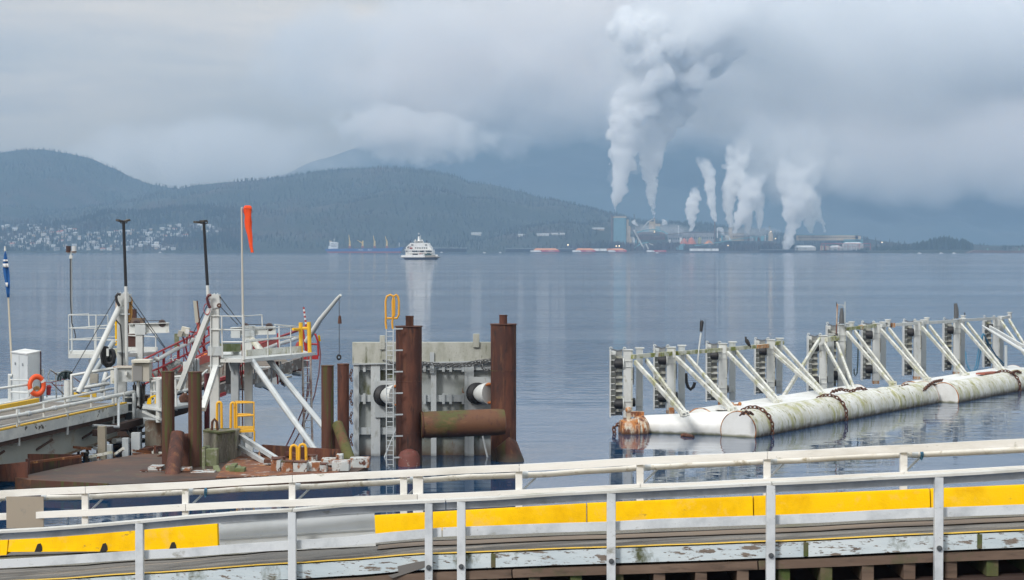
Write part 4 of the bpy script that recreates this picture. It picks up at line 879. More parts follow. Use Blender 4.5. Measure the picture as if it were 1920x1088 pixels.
mb = MB(); pts = [edge(-400 + 2700 * k / 8, -1.35, 2.3) for k in range(9)]
for p, q in zip(pts[:-1], pts[1:]): mb.beam(p, q + Vector((.004, 0, 0)), 3.9, .12)
o = obj('under_joist_backing', mb, M_DARKT); tag(o, 'dark sheet added under the trestle joists to keep the gaps dark', 'backing')  # added sheet that hides the water below and keeps the joist gaps dark

# ---- near fence
CAP = [(-420, 1024), (-40, 999), (0, 997), (548, 957), (640, 948), (810, 940), (857, 938), (1140, 922), (1280, 915), (1445, 907), (1755, 892), (1920, 881), (1970, 878), (2320, 858)]
MID = [(-420, 1084), (-40, 1060), (0, 1057), (300, 1039), (548, 1022), (640, 1016), (800, 1000), (857, 996), (1140, 987), (1280, 980), (1445, 975), (1755, 961), (1920, 955), (1970, 953), (2320, 935)]
def Dn(px): return De(px) - .16
def railrun(path, x0, x1, Df, w, h, dz=0.0, step=90):
    pts = []; n = max(2, int((x1 - x0) / step))
    for k in range(n + 1):
        px = x0 + (x1 - x0) * k / n; pts.append(P(px, interp(px, path), Df(px)) + Vector((0, 0, dz)))
    mb = MB()
    vs = []
    for p in pts: vs += [(p.x, p.y - w / 2, p.z - h / 2), (p.x, p.y + w / 2, p.z - h / 2), (p.x, p.y + w / 2, p.z + h / 2), (p.x, p.y - w / 2, p.z + h / 2)]
    m = len(pts)
    mb.add(vs, [(4 * i + a, 4 * i + (a + 1) % 4, 4 * i + 4 + (a + 1) % 4, 4 * i + 4 + a) for i in range(m - 1) for a in range(4)] + [(3, 2, 1, 0), tuple(4 * (m - 1) + a for a in range(4))])
    return mb
nf = thing('near_fence', 'white painted timber fence along the near edge of the trestle', 'fence', edge(960, -.3, -.16))
for a, b_ in ((-400, 548), (550, 835), (837, 1445), (1447, 2300)):
    obj('top_rail', railrun(CAP, a, b_, lambda x: Dn(x) + .10, .04, .115, -.075), M_GP, nf)
    obj('cap_board', railrun(CAP, a, b_, lambda x: Dn(x) + .03, .19, .038, .005), M_WP2, nf)
for a, b_ in ((-400, 262), (263, 548), (549, 828), (830, 1445), (1446, 2300)):
    obj('middle_rail', railrun(MID, a, b_, lambda x: Dn(x) + .10, .04, .135), M_GP, nf)
for px, wpx in ((262, 15), (548, 15), (804, 14.5), (865, 16), (1146, 16.5), (1445, 16.5), (1760, 16), (2085, 17), (-30, 15)):
    t_ = P(px, interp(px, CAP) + 2.5, Dn(px)); b_ = edge(px, -.95 if px > 600 else -.75, 0); w_ = wpx * Dn(px) / FPX
    po = obj('post', MB().beam((t_.x, t_.y, b_.z), (t_.x, t_.y, t_.z), w_, .12, (0, 1, 0), .008), M_GP, nf)
    if px > 600: bz = edge(px, -.17, 0).z; obj('bolt', MB().tube([(t_.x, t_.y - .062, bz), (t_.x, t_.y - .085, bz)], .04, 12).tube([(t_.x, t_.y - .083, bz), (t_.x, t_.y - .11, bz)], .018, 6), mat('bolt_steel', (.12, .13, .14), .5, metal=.5), po)
# grey panel between rails
pa = [P(409, 970, 30.1), P(700, 952, 29.6), P(704, 1000, 29.6), P(703, 1025, 29.6), P(640, 1027, 29.7), P(412, 1040, 30.1)]
pn = thing('barrier_gate_panel', 'smooth grey panel filling the gap between the two rows of yellow barriers', 'panel', P(555, 1030, 30.1))
D0, D1 = 30.35, 29.85
quad = [P(409.5, 967, D0), P(701, 946, D1), P(704.5, 1024, D1), P(640, 1027, D1 + .1), P(412, 1038, D0)]
obj('sheet', MB().prism(quad, (0, .03, 0)), mat('panel_paint', (.66, .70, .73), .5, [((.56, .60, .62), .7, .45, .65), ((.35, .35, .32), 3, .62, .72), ((.12, .12, .12), 14, .74, .77)]), pn)
obj('groove_line', MB().beam(P(411, 1012, D0 - .03), P(703, 993, D1 - .03), .02, .012), mat('panel_shadow_groove', (.36, .40, .44), .5), pn)  # thin strip with the shading of a groove put into its darker colour
obj('header', MB().beam(P(410, 971.5, D0 - .04), P(700, 951, D1 - .04), .04, .1), M_GP, pn)

# ---- yellow barriers
def barrier(px0, px1, top0, top1, h0, h1, lab, notches=(), slant=(0, 0)):
    Df = lambda px: 33.4 + (29.9 - 33.4) * px / 1900
    a = P(px0, top0, Df(px0)); b_ = P(px1, top1, Df(px1)); d = (b_ - a); 
    t_ = .26; tp = .14
    t = thing('road_barrier', lab, 'barrier', (a + b_) / 2 + Vector((0, 0, -.45)), 'yellow concrete road barriers')
    mb = MB(); vs = []
    fr = [(0, -t_ / 2 - .05, -h0), (0, -t_ / 2, -h0 * .72), (0, -tp / 2, -.035), (0, -tp / 2 + .03, 0), (0, tp / 2 - .03, 0), (0, tp / 2, -.035), (0, t_ / 2, -h0 * .72), (0, t_ / 2 + .05, -h0)]
    n = 14; rr = random.Random(int(px0))
    for k in range(n + 1):
        p = a + d * k / n; s = (slant[0] * (1 - k / n) + slant[1] * k / n)
        for (x, y, z) in fr:
            zz = z * (1 + (h1 / h0 - 1) * k / n); vs.append((p.x + x + s * (-z / h0), p.y + y, p.z + zz))
    m = len(fr); mb.add(vs, [(m * i + q, m * i + (q + 1) % m, m * i + m + (q + 1) % m, m * i + m + q) for i in range(n) for q in range(m)] + [tuple(range(m - 1, -1, -1)), tuple(m * n + q for q in range(m))])
    obj('body', mb, M_YEL, t, bevel=.006)
    for nx in notches:
        f = (nx - px0) / (px1 - px0); p = a + d * f; zb = p.z - h0 * (1 + (h1 / h0 - 1) * f); y0 = p.y - t_ / 2 - .056
        obj('drain_notch', MB().prism([(p.x - .075, y0, zb), (p.x + .07, y0, zb), (p.x + .045, y0 + .02, zb + .09), (p.x + .015, y0 + .03, zb + .14), (p.x - .03, y0 + .03, zb + .13)], (0, .05, 0)), mat('notch_dark', (.02, .017, .015), .9), t)
    return t
barrier(-290, 17, 1026, 1008, .36, .28, 'short end of a yellow barrier at the left edge of the view')
barrier(19, 262, 1006, 992, .245, .36, 'yellow barrier with two drain notches left of the first near post', (78, 200))
barrier(264, 408, 992, 981, .36, .42, 'yellow barrier with one notch ending at the grey panel', (328,), (0, .03))
barrier(700, 1099, 966.5, 944, .42, .46, 'yellow barrier starting right of the grey panel', (), (.03, 0))
barrier(1101, 1410.5, 943.5, 930.5, .46, .46, 'yellow barrier behind the middle near post')
barrier(1412.5, 1741.5, 930.5, 916.5, .46, .46, 'yellow barrier left of the last near post')
barrier(1743.5, 2080, 916.5, 902, .46, .46, 'yellow barrier at the right edge of the view')

# ---- far fence of the trestle
FT = [(-420, 951), (-40, 929), (0, 925), (160, 919), (348, 910), (548, 898), (640, 893), (970, 877.5), (1280, 861), (1445, 854), (1700, 841), (1920, 830), (1970, 827), (2320, 809)]
FMI = [(-420, 996), (-40, 971), (0, 968), (548, 943), (757, 934), (1280, 912), (1445, 904), (1700, 892), (1920, 881), (1970, 878), (2320, 858)]
FP = [(-420, 956), (-40, 934), (0, 933), (160, 931), (348, 922), (548, 912), (970, 890), (1280, 872), (1445, 863.5), (1700, 851.5), (1920, 842), (1970, 839), (2320, 821)]
def Dff(px): return 36.2 + (31.2 - 36.2) * px / 1900
ff = thing('far_fence', 'white painted timber fence along the water side of the trestle', 'fence', P(960, 985, Dff(960)))
for a, b_ in ((-400, 160), (161, 548), (549, 973), (974, 1438), (1439, 2300)):
    obj('top_rail', railrun(FT, a, b_, lambda x: Dff(x) - .05, .05, .125), M_WP, ff)
for a, b_ in ((-400, 348), (349, 782), (783, 1200), (1201, 1694), (1695, 2300)):
    obj('middle_rail', railrun(FMI, a, b_, lambda x: Dff(x) - .05, .05, .125), M_WP, ff)
for px in (160, 348, 548, 757, 784, 973, 1200, 1438, 1694, 1965, 2250, -30, -220):
    t_ = P(px, interp(px, FT), Dff(px) + .04); D_ = Dff(px) + .04; w_ = (12 if px < 700 else 13) * D_ / FPX * (1.45 if px == 784 else 1)
    po = obj('post', MB().box((t_.x, t_.y, t_.z - .58), (w_, .11, 1.2)), M_WP, ff, bevel=.006)
    if px != 784:
        # pipe bracket and strut on the water side of the post
        a = P(px + 8, interp(px, FP) + 2, D_ + .3); mb = MB().beam(P(px + 6, interp(px, FP) + 30, D_ + .1), P(px + 34, interp(px, FP) + 3, D_ + .25), .03, .03); mb.beam(P(px + 4, interp(px, FP) + 5, D_ + .1), P(px + 36, interp(px, FP) + 2, D_ + .25), .03, .03); obj('bracket', mb, M_GALV, po)
for i, (a, b_) in enumerate(((-400, 12), (84, 354), (358, 555), (559, 770), (775, 982), (986, 1210), (1215, 1447), (1452, 1712), (1716, 2300))):
    X = [a + (b_ - a) * k / 6 for k in range(7)]
    mb = MB().tube([P(x, interp(x, FP) + 1.5 + .6 * math.sin(k * 1.7), Dff(x) + .25) for k, x in enumerate(X)], .052, 12)
    o = obj('water_pipe', mb, mat('pipe_white_grimy', (.72, .70, .64), .5, [((.30, .25, .15), 5, .55, .68), ((.6, .57, .5), 1.5, .4, .6)])); tag(o, 'grimy white pipe length under the top rail, ' + ['at the left edge', 'left of the first post pair', 'second post bay from the left', 'third post bay from the left', 'behind the doubled post', 'right of the doubled post', 'middle right bay', 'bay before the last post', 'at the right edge'][i], 'pipe', 'pipe lengths along the far fence')
    if 0 < i: 
        p = P(a - 1, interp(a, FP) + 1, Dff(a) + .25); o2 = obj('coupling', MB().tube([p + Vector((-.05, 0, 0)), p + Vector((.05, 0, 0))], .066, 12), M_GALV, o)
for px, lab in ((385, 'blue rag tied round the pipe in the second bay'), (968, 'blue rag tied beside the sixth far post'), (1726, 'blue rag tied round the pipe right of the last far post')):
    p = P(px, interp(px, FP) + 2, Dff(px) + .22); mb = MB().torus(p, .062, .014, (1, 0, 0)); mb.torus(p + Vector((.02, 0, 0)), .063, .012, (1, .15, 0)); mb.beam(p + Vector((0, -.05, -.02)), p + Vector((.01, -.06, -.09)), .02, .03); o = obj('rag', mb, M_ROPEB); tag(o, lab, 'rag')
o = obj('info_board', MB().box(P(47, 961, Dff(47) - .12) + Vector((0, 0, 0)), (.70, .02, .60)), mat('board_tan', (.33, .29, .24), .7, [((.45, .32, .2), .5, .5, .55, (0, 0, 1)), ((.25, .24, .22), 6, .6, .7)]), bevel=.004); tag(o, 'blank tan board fixed across the far fence at left', 'board')
# ================================================================ floating fender line at right
def wl(px, py): return G(px, py, 0.0)
# near pontoon 1
A1 = Vector((G(1389, 823, 0).x, G(1389, 823, 0).y + .9, .26)); B1 = Vector((G(1735, 757, 0).x + .1, G(1735, 757, 0).y + .9, .26))
ax = (B1 - A1).normalized(); lat = Vector((-ax.y, ax.x, 0))
RP = .84
def pont(name, A, B, r, m, lab, seams=(), n=40, endm=None):
    t = thing(name, lab, 'pontoon', A, 'white pontoons')
    d = (B - A); L_ = d.length; u = d.normalized(); mb = MB(); K = 26
    mb.tube([A + u * (L_ * k / K) for k in range(K + 1)], r, n, False); obj('hull', mb, m, t)
    for s, (c, dr) in enumerate(((A, -u), (B, u))):
        mb = MB().tube([c - dr * .02, c + dr * .015], r * 1.0, n); e = obj('end_cap', mb, endm or M_PONC, t)
        obj('weld_ring', MB().torus(c, r * .985, .028, dr, 36, 8), M_MAR, e)
    for s in seams: obj('strap', MB().torus(A + u * s, r * 1.0, .035, u, 36, 8), M_MAR if s != seams[-1] else M_PONT, t)
    return t
p1 = pont('pontoon', A1, B1, RP, M_PONT, 'long near pontoon with algae streaks and a flat round end facing left', (16.5,))
A2 = Vector((G(1765, 757, 0).x + .3, G(1765, 757, 0).y + .8, .22)); B2 = A2 + ax * 17
p2 = pont('pontoon', A2, B2, RP * .98, M_PONT, 'second algae streaked pontoon running out of the view at right', (12.0,))
# rear pontoons, parallel and partly hidden
A3 = A1 + lat * 2.3 + ax * 1.0; B3 = A1 + lat * 2.3 + ax * 18.5
p3 = pont('pontoon', A3, B3, .80, M_PONC, 'clean white rear pontoon carrying the left fender posts')
A4 = A2 + lat * 2.0 + ax * .5; B4 = A4 + ax * 17
p4 = pont('pontoon', A4, B4, .78, M_PONC, 'clean white rear pontoon carrying the right fender posts')
# tapering nose pontoon towards the left, ending in a rusty head
Nn = Vector((G(1205, 812, 0).x, G(1205, 812, 0).y + .55, .22)); Ne = A1 + ax * 1.0 + lat * .55
t = thing('nose_pontoon', 'tapered white pontoon nose pointing left with a rust stained round head', 'pontoon', Nn, 'white pontoons')
obj('hull', MB().tube([Nn + (Ne - Nn) * k / 8 for k in range(9)], [.50 + .26 * k / 8 for k in range(9)], 36), M_PONC, t)
hd = G(1160, 815, 0); hd = Vector((hd.x + .15, hd.y + .5, .1)); 
h_ = obj('head', MB().tube([hd + Vector((-.05, .0, 0)), hd + Vector((.35, .05, .0)), hd + Vector((.75, .1, .03)), Nn + Vector((-.02, 0, 0))], [.50, .53, .54, .52], 32), M_MAR, t)
obj('lug', MB().box(hd + Vector((.30, 0, .66)), (.14, .14, .5)).ball(hd + Vector((.30, 0, .92)), .14, 10, 8), M_MAR, h_)
obj('weld_ring', MB().torus(hd + Vector((.7, .1, .03)), .54, .035, (1, .1, 0), 30, 8), M_MAR, h_)
obj('saddle', MB().beam(P(1175, 776, 84.2), P(1207, 777, 84.2), .4, .22), M_MAR, h_)
obj('drift_log', MB().tube([wl(1275, 817) + Vector((0, -.3, .03)), wl(1282, 817) + Vector((0, -.3, .05)), wl(1299, 819) + Vector((0, -.3, .03))], [.06, .11, .07], 8), M_CHAIN, t)
# deck plates between pontoons
t = thing('deck_plate', 'white plate bridging the two left pontoons under the braces', 'plate', A1 + ax * 8)
obj('plate', MB().beam(A1 + ax * 1.6 + lat * 1.2 + Vector((0, 0, .72)), A1 + ax * 17 + lat * 1.2 + Vector((0, 0, .72)), 1.7, .05, (0, 0, 1)), M_PONC, t)
t = thing('deck_plate', 'white plate bridging the two right pontoons under the braces', 'plate', A2 + ax * 8)
obj('plate', MB().beam(A2 + ax * .8 + lat * 1.1 + Vector((0, 0, .70)), A2 + ax * 16.5 + lat * 1.1 + Vector((0, 0, .70)), 1.5, .05, (0, 0, 1)), M_PONC, t)
# chains round the pontoons
def ringchain(C, r, lab, a0=-.2, a1=3.3, tail=0.0):
    pts = []
    for k in range(30):
        a = a0 + (a1 - a0) * k / 29; pts.append(C + (-lat * math.cos(a)) * (r + .07) + Vector((0, 0, math.sin(a) * (r + .07))))
    o = obj('chain', MB().chain(pts, .075, .032), M_CHAIN); tag(o, lab, 'chain', 'rusty chains round the pontoons'); return o
ringchain(A1 + ax * 1.5, RP, 'heavy rusty chain round the near pontoon close to its flat end')
ringchain(A1 + ax * 9.6, RP, 'heavy rusty chain round the middle of the near pontoon')
ringchain(A2 + ax * 9.8, RP, 'rusty chain round the right pontoon near the edge of the view')
def pchain(pts, lab, r=.075, m=None):
    o = obj('chain', MB().chain([P(*p) for p in pts], r, r * .42), m or M_CHAIN); tag(o, lab, 'chain'); return o
pchain([(1733, 731, 98.5), (1742, 722, 99.5), (1752, 716, 100.5), (1766, 713, 102)], 'heavy rusty chain slung between the two long pontoons')
pchain([(1560, 735, 92), (1576, 730, 93), (1596, 734, 93.5), (1612, 728, 94), (1626, 732, 94.5)], 'rusty chain lying along the pontoon under the middle posts')
pchain([(1685, 727, 97), (1700, 722, 98), (1712, 728, 98)], 'short rusty chain on the pontoon near its right end')
pchain([(1390, 777, 80.6), (1398, 772, 81), (1410, 776, 81.4)], 'short rusty chain end on top of the flat ended pontoon')
pchain([(1152, 815, 83.2), (1151, 803, 83.3), (1157, 797, 83.5), (1166, 795, 83.6)], 'rusty chain hanging on the left of the rusty pontoon head', .085)
pchain([(1198, 794, 83.4), (1196, 803, 83.2), (1200, 812, 83.1)], 'rusty chain wrapped right of the rusty pontoon head', .085)
pchain([(1896, 700, 108), (1906, 696, 109), (1916, 700, 110)], 'rusty chain coil on the right pontoon beside the edge of the view')
# fender modules
def module(px, ytop, D, ybot, lab, group='fender post pairs of the floating line'):
    F_ = P(px, ytop, D); zb = P(px, ybot, D).z; F = Vector((F_.x, F_.y, zb)); H = F_.z - zb
    t = thing('fender_post_pair', lab, 'fender', F, group)
    ex = Vector((1, 0, 0))
    # fender face panel on the left: channel with ribs
    pl = F + Vector((-.62, .25, 0)); q = Vector((-.50, .10, 0)).normalized()
    mb = MB(); mb.box(pl + Vector((-.12, 0, H / 2)), (.05, .42, H - .02)); mb.box(pl + Vector((-.0, .24, H / 2)), (.28, .03, H - .08)); obj('fender_face', mb, M_WS, t)
    mb = MB()
    for k in range(11): mb.box(pl + Vector((-.01, .0, H * (.06 + .088 * k))), (.17, .40, .022))
    o = obj('rib', mb, M_WS, t)
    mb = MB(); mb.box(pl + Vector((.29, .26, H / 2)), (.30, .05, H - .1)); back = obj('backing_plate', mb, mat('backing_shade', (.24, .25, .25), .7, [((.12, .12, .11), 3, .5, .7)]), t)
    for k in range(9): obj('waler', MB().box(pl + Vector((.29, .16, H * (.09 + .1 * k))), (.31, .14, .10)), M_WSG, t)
    mb = MB().box(F + Vector((0, 0, H / 2)), (.34, .30, H)); post = obj('post', mb, M_WS, t, bevel=.01)
    obj('stiffener', MB().box(F + Vector((.20, -.02, H / 2)), (.06, .22, H - .05)), M_WSG, post)
    obj('post_cap', MB().box(F + Vector((.02, 0, H + .02)), (.46, .40, .035)), M_WS, post)
    G_ = F + Vector((.57, 1.0, .0)); H2 = H + .02
    mb = MB().box(G_ + Vector((0, 0, H2 / 2)), (.22, .30, H2)); mb.box(G_ + Vector((.15, 0, H2 / 2)), (.07, .26, H2 - .03)); post2 = obj('rear_post', mb, M_GS, t)
    obj('post_cap', MB().box(G_ + Vector((.05, 0, H2 + .03)), (.40, .36, .05)), M_WS, post2)
    for z, xo in ((H * .80, -.30), (H * .20, -.30)):
        c = F + Vector((xo, -.03, z)); rb = obj('rubber_fender', MB().tube([c + Vector((-.24, .06, 0)), c + Vector((-.17, .04, 0)), c + Vector((.05, 0, 0)), c + Vector((.10, 0, 0))], [.17, .20, .22, .22], 20), M_BLK, t)
        obj('flange', MB().tube([c + Vector((.10, 0, 0)), c + Vector((.14, 0, 0))], .27, 20).box(c + Vector((.30, -.13, .13)), (.36, .06, .03)).box(c + Vector((.30, -.13, -.13)), (.36, .06, .03)), M_WS, rb)
    c = G_ + Vector((-.16, -.05, H * .20)); rb = obj('rubber_fender', MB().tube([c + Vector((-.16, 0, 0)), c + Vector((.0, 0, 0))], .20, 18), M_BLK, t); obj('flange', MB().box(c + Vector((.14, -.14, 0)), (.26, .05, .30)), M_GS, rb)
    for xo, yy in ((-.72, .1), (-.12, -.05)): obj('lifting_eye', MB().torus(F + Vector((xo, yy, H + .08)), .055, .022, (0, 1, 0), 14, 6), M_WS, t)
    mb = MB().chain([F + Vector((-.64, .05, H + .03)), F + Vector((-.4, .0, H - .04)), F + Vector((-.12, -.05, H + .05))], .035, .014); obj('chain', mb, M_CHAING, t)
    mb = MB().chain([F + Vector((.28, .1, H * .72)), F + Vector((.27, .1, H * .48))], .04, .016); obj('hanging_chain', mb, M_CHAING, t)
    obj('rust_foot', MB().box(F + Vector((0, 0, -.08)), (.36, .32, .16)), M_MAR, t)
    return t, F, H
mods = [(1176, 657, 84.9, 783), (1257, 652, 88.6, 769), (1354, 645, 93, 754), (1444, 638, 97.4, 741)]
names = ['leftmost tall white fender post pair standing over the rusty head', 'second tall white fender post pair from the left', 'third tall white fender post pair, right of the black bent pole', 'fourth tall white fender post pair with the orange rusted rail', 'low white fender post pair with braces on both sides', 'fender post pair with wire frame on its top', 'seventh fender post pair from the left', 'eighth fender post pair from the left', 'ninth fender post pair beside the dark stake', 'last fender post pair at the right beside the blue rope']
tops = []
pr, F0, H0 = module(*mods[0], names[0]); tops.append((F0, H0))
mods2 = mods[1:] + [(1542, 630, 101.5, 735), (1577, 610, 103.5, 728), (1642, 607, 107.5, 714), (1719, 603, 113, 706), (1793, 600, 119, 697), (1867, 596, 125.5, 690)]
for m_, nm in zip(mods2, names[1:]):
    px, yt, D, yb = m_; a = P(px, yt, D); zb = P(px, yb, D).z; s = (a.z - zb) / H0
    dup(pr, (a.x, a.y, zb), nm, scale=(1, 1, s)); tops.append((Vector((a.x, a.y, zb)), a.z - zb))
# inclined braces, each pair from post tops down to the pontoon
def brace(a, b, lab, w=.17):
    o = obj('brace', MB().beam(a, b, w * .72, w * 1.15, (0, 0, 1), .012).beam(b + (a - b).normalized() * .12 + Vector((0, 0, .1)), b + Vector((0, 0, -.06)), w * 1.7, .06), M_WSG); tag(o, lab, 'brace', 'inclined braces of the floating line'); return o
br = [(1191, 679, 84.5, 1282, 779, 80.3), (1212, 676, 85.8, 1287, 777, 80.9), (1268, 671, 88.4, 1371, 770, 83), (1288, 668, 89.6, 1377, 768, 83.6), (1364, 662, 92.8, 1456, 756, 87.2), (1381, 660, 94, 1462, 754, 87.8), (1452, 653, 97.2, 1543, 742, 91.2), (1468, 650, 98.4, 1549, 741, 91.8),
      (1546, 645, 101.3, 1594, 733, 95.6), (1569, 644, 102, 1602, 732, 96), (1588, 624, 103.2, 1672, 722, 98.4), (1603, 622, 104, 1677, 721, 99), (1652, 619, 107.2, 1737, 714, 102), (1667, 617, 108, 1742, 713, 102.6), (1729, 614, 112.7, 1809, 706, 107), (1743, 612, 113.6, 1814, 705, 107.6), (1802, 609, 118.6, 1878, 697, 112), (1814, 607, 119.6, 1883, 696, 112.6), (1877, 603, 125, 1940, 690, 118), (1892, 600, 126, 1946, 689, 118.6)]
nn = ['first', 'second', 'third', 'fourth', 'fifth', 'sixth', 'seventh', 'eighth', 'ninth', 'tenth']
for i, b_ in enumerate(br): brace(P(*b_[:3]), P(*b_[3:]), ('front' if i % 2 == 0 else 'rear') + ' brace of the ' + nn[i // 2] + ' white fender post pair from the left', .17)
brace(P(1537, 636, 101), P(1467, 747, 92.5), 'backward leaning brace crossing between the fourth and fifth post pairs', .19)
brace(P(1452, 664, 96.8), P(1543, 741, 91), 'second front brace reaching the crossing brace foot', .13)
# top rails linking post pairs
def toprail(a, b, lab, m=None, w=.16):
    o = obj('top_rail_beam', MB().beam(P(*a), P(*b), w, w * 1.15), m or M_WSG); tag(o, lab, 'beam', 'top rails of the floating line')
M_ALG = mat('algae_white', (.58, .58, .50), .6, [((.20, .22, .04), 1.6, .42, .58), ((.30, .14, .05), 3, .62, .70), ((.7, .7, .66), 1.0, .56, .66)], bump=(12, .004))
rails = [(1186, 669, 84.6, 1258, 663, 88.5), (1268, 662.5, 88.9, 1354, 656, 93), (1363, 655, 93.2, 1440, 648, 97.2)]
for i, r_ in enumerate(rails): toprail(r_[:3], r_[3:], ['algae covered top rail in the first bay from the left', 'algae covered top rail behind the bent pole', 'top rail with an orange rust patch and a perched bird'][i], M_ALG)
toprail((1446, 645, 97.6), (1468, 642, 98.6), 'short top rail stub right of the fourth post pair', M_ALG)
toprail((1549, 637, 101.3), (1571, 634, 102.4), 'short mossy top rail of the low post pair', M_ALG, .2)
for i, r_ in enumerate([(1588, 617, 103.5, 1642, 611, 107.4), (1652, 611, 108, 1718, 606.5, 112.8), (1728, 606, 113.2, 1793, 602, 118.8), (1803, 601, 119.2, 1866, 597, 125.2), (1876, 597, 125.8, 1893, 594, 127)]): toprail(r_[:3], r_[3:], ['top rail with rusty ends in the bay after the wire frame', 'thin white top rail in the seventh bay', 'thin white top rail in the eighth bay', 'thin white top rail in the ninth bay', 'last short top rail at the right'][i], M_ALG if i == 0 else M_WS, .15)
o = obj('rust_patch', MB().beam(P(1418, 650.4, 95.9), P(1439, 648.6, 97), .168, .19), mat('orange_rust_paint', (.42, .2, .08), .7, [((.55, .45, .32), 4, .5, .6)])); tag(o, 'orange rusted sleeve on the top rail right of the bird', 'sleeve')
for x, y, D, lab in ((1614, 614, 105.5, 'small rusty joint on the top rail after the wire frame'), (1674, 610, 109, 'small rusty joint on the top rail right of the seventh post pair')):
    o = obj('rail_joint', MB().box(P(x, y, D), (.22, .24, .26)), M_MAR); tag(o, lab, 'joint')
for x, y, D, lab in ((1597, 604, 104.3, 'round capped pipe stub right of the wire frame'), (1665, 600, 108.6, 'round capped pipe stub with a dark band'), (1738, 596, 114, 'round capped pipe stub above the eighth post pair'), (1806, 592, 120, 'round capped pipe stub right of the dark stake'), (1893, 586, 127, 'round capped pipe stub at the right end')):
    a = P(x, y + 12, D); b_ = P(x, y + 1, D); t = thing('pipe_stub', lab, 'pipe stub', a, 'capped pipe stubs'); obj('pipe', MB().tube([a, b_], .13, 14), M_WS, t); obj('cap', MB().tube([b_, b_ + Vector((0, 0, .06))], .18, 14), M_WS, t)
# hoses, poles, frame, ropes, bird
o = obj('bent_pole', MB().tube([P(1307, 688, 90.5), P(1311, 650, 90.5), P(1314.5, 624, 90.5)], [.035, .035, .04], 8), M_WS); tag(o, 'thin white leaning pole between the second and third post pairs', 'pole')
o = obj('pole_sleeve', MB().tube([P(1314.4, 622, 90.4), P(1316, 604, 90.4), P(1315, 601, 90.4)], [.07, .10, .05], 8), M_BLK); tag(o, 'black wrapped sleeve on the thin leaning pole', 'sleeve')
o = obj('whip_antenna', MB().tube([P(1322, 648, 90.8), P(1322, 599, 90.8)], .012, 5).tube([P(1313.5, 601, 90.8), P(1313.5, 598, 90.8)], .012, 5), M_BLK); tag(o, 'very thin dark rod beside the leaning pole', 'rod')
o = obj('hose', MB().tube([P(*p) for p in ((1286, 700, 90), (1287, 716, 90), (1290, 726, 90), (1295, 730.5, 90), (1300, 726, 90), (1303, 717, 90))], .075, 10), M_BLK); tag(o, 'black hose hanging in a loop between the second and third post pairs', 'hose')
o = obj('rope', MB().tube([P(*p) for p in ((1609, 620, 105), (1609, 650, 105), (1608.5, 680, 105), (1607, 700, 105), (1604, 705, 105), (1601.5, 700, 105), (1601.5, 692, 105))], .035, 6), mat('dark_green_rope', (.04, .07, .06), .9)); tag(o, 'thin dark green rope hanging in a loop right of the wire frame', 'rope')
t = thing('wire_stand', 'rusty wire frame with a grey stake standing on a fender post', 'frame', P(1575, 612, 103))
obj('upright', MB().tube([P(1568, 626, 103), P(1570, 570, 103)], .035, 6), M_MAR, t); obj('upright', MB().tube([P(1584, 612, 103), P(1584.5, 566, 103)], .03, 6), M_GS, t); obj('upright', MB().tube([P(1568.5, 575, 103), P(1568.5, 566, 103)], .02, 6), M_BLK, t)
obj('cross_bar', MB().tube([P(1570, 571.5, 103), P(1584, 573, 103)], .022, 6).tube([P(1580, 573, 103), P(1584, 578, 103)], .02, 6), M_GS, t)
obj('stake', MB().tube([P(1578, 607, 103), P(1578, 590, 103), P(1578.5, 578, 103)], [.14, .12, .07], 8), mat('dark_grey_wood', (.10, .105, .11), .9, [((.3, .32, .34), 5, .55, .65, (1, 1, .2))]), t)
o = obj('stake', MB().tube([P(1793, 597, 118.5), P(1793, 582, 118.5), P(1791.5, 569, 118.5)], [.15, .15, .10], 8), mat('dark_grey_wood', (.1, .1, .1))); tag(o, 'dark grey stake standing above the ninth post pair', 'stake')
o = obj('rod', MB().tube([P(1809, 593, 120), P(1809, 586, 120)], .03, 6), M_BLK); tag(o, 'tiny dark rod on the capped stub right of the dark stake', 'rod')
mb = MB()
mb.tube([P(*p) for p in ((1843, 626, 118), (1838, 640, 117.6), (1834, 662, 117), (1830, 686, 116.6), (1825, 697, 116.4), (1819, 696, 116.4), (1812, 680, 116.6), (1810.5, 660, 117))], .045, 6)
mb.tube([P(*p) for p in ((1843, 626, 118), (1840, 650, 117.6), (1833, 690, 116.6), (1824, 700, 116.4), (1814, 688, 116.6))], .045, 6)
mb.tube([P(*p) for p in ((1844, 626, 118), (1856, 648, 119), (1868, 668, 120), (1884, 684, 120.5), (1898, 692, 121))], .045, 6)
mb.tube([P(*p) for p in ((1846, 628, 118), (1853, 650, 119), (1870, 676, 120), (1892, 696, 121))], .04, 6)
o = obj('rope', mb, M_ROPEB); tag(o, 'blue rope hanging in a wide loop by the last post pair', 'rope')
o = obj('boom_arm', MB().tube([P(1842, 611, 118), P(1860, 622, 112), P(1935, 668, 104)], [.05, .085, .10], 10), M_WS); tag(o, 'slim white boom pointing up left holding the blue rope', 'boom')
o = obj('gangway_rail', MB().beam(P(1856, 613, 116), P(1920, 650, 108), .10, .16).beam(P(1856, 614, 116.2), P(1935, 657, 107), .05, .05), M_WS); tag(o, 'white sloping gangway rail reaching the right edge', 'rail')
o = obj('davit_post', MB().tube([P(1886, 694, 114), P(1886, 648, 114)], .09, 10), M_GALV); tag(o, 'grey blue standing tube right of the blue rope', 'post')
o = obj('rusty_hatch', MB().beam(P(1838, 701, 107), P(1868, 698, 110), .5, .10), mat('hatch_red', (.30, .09, .06), .8)); tag(o, 'flat red brown hatch on the right pontoon', 'hatch')
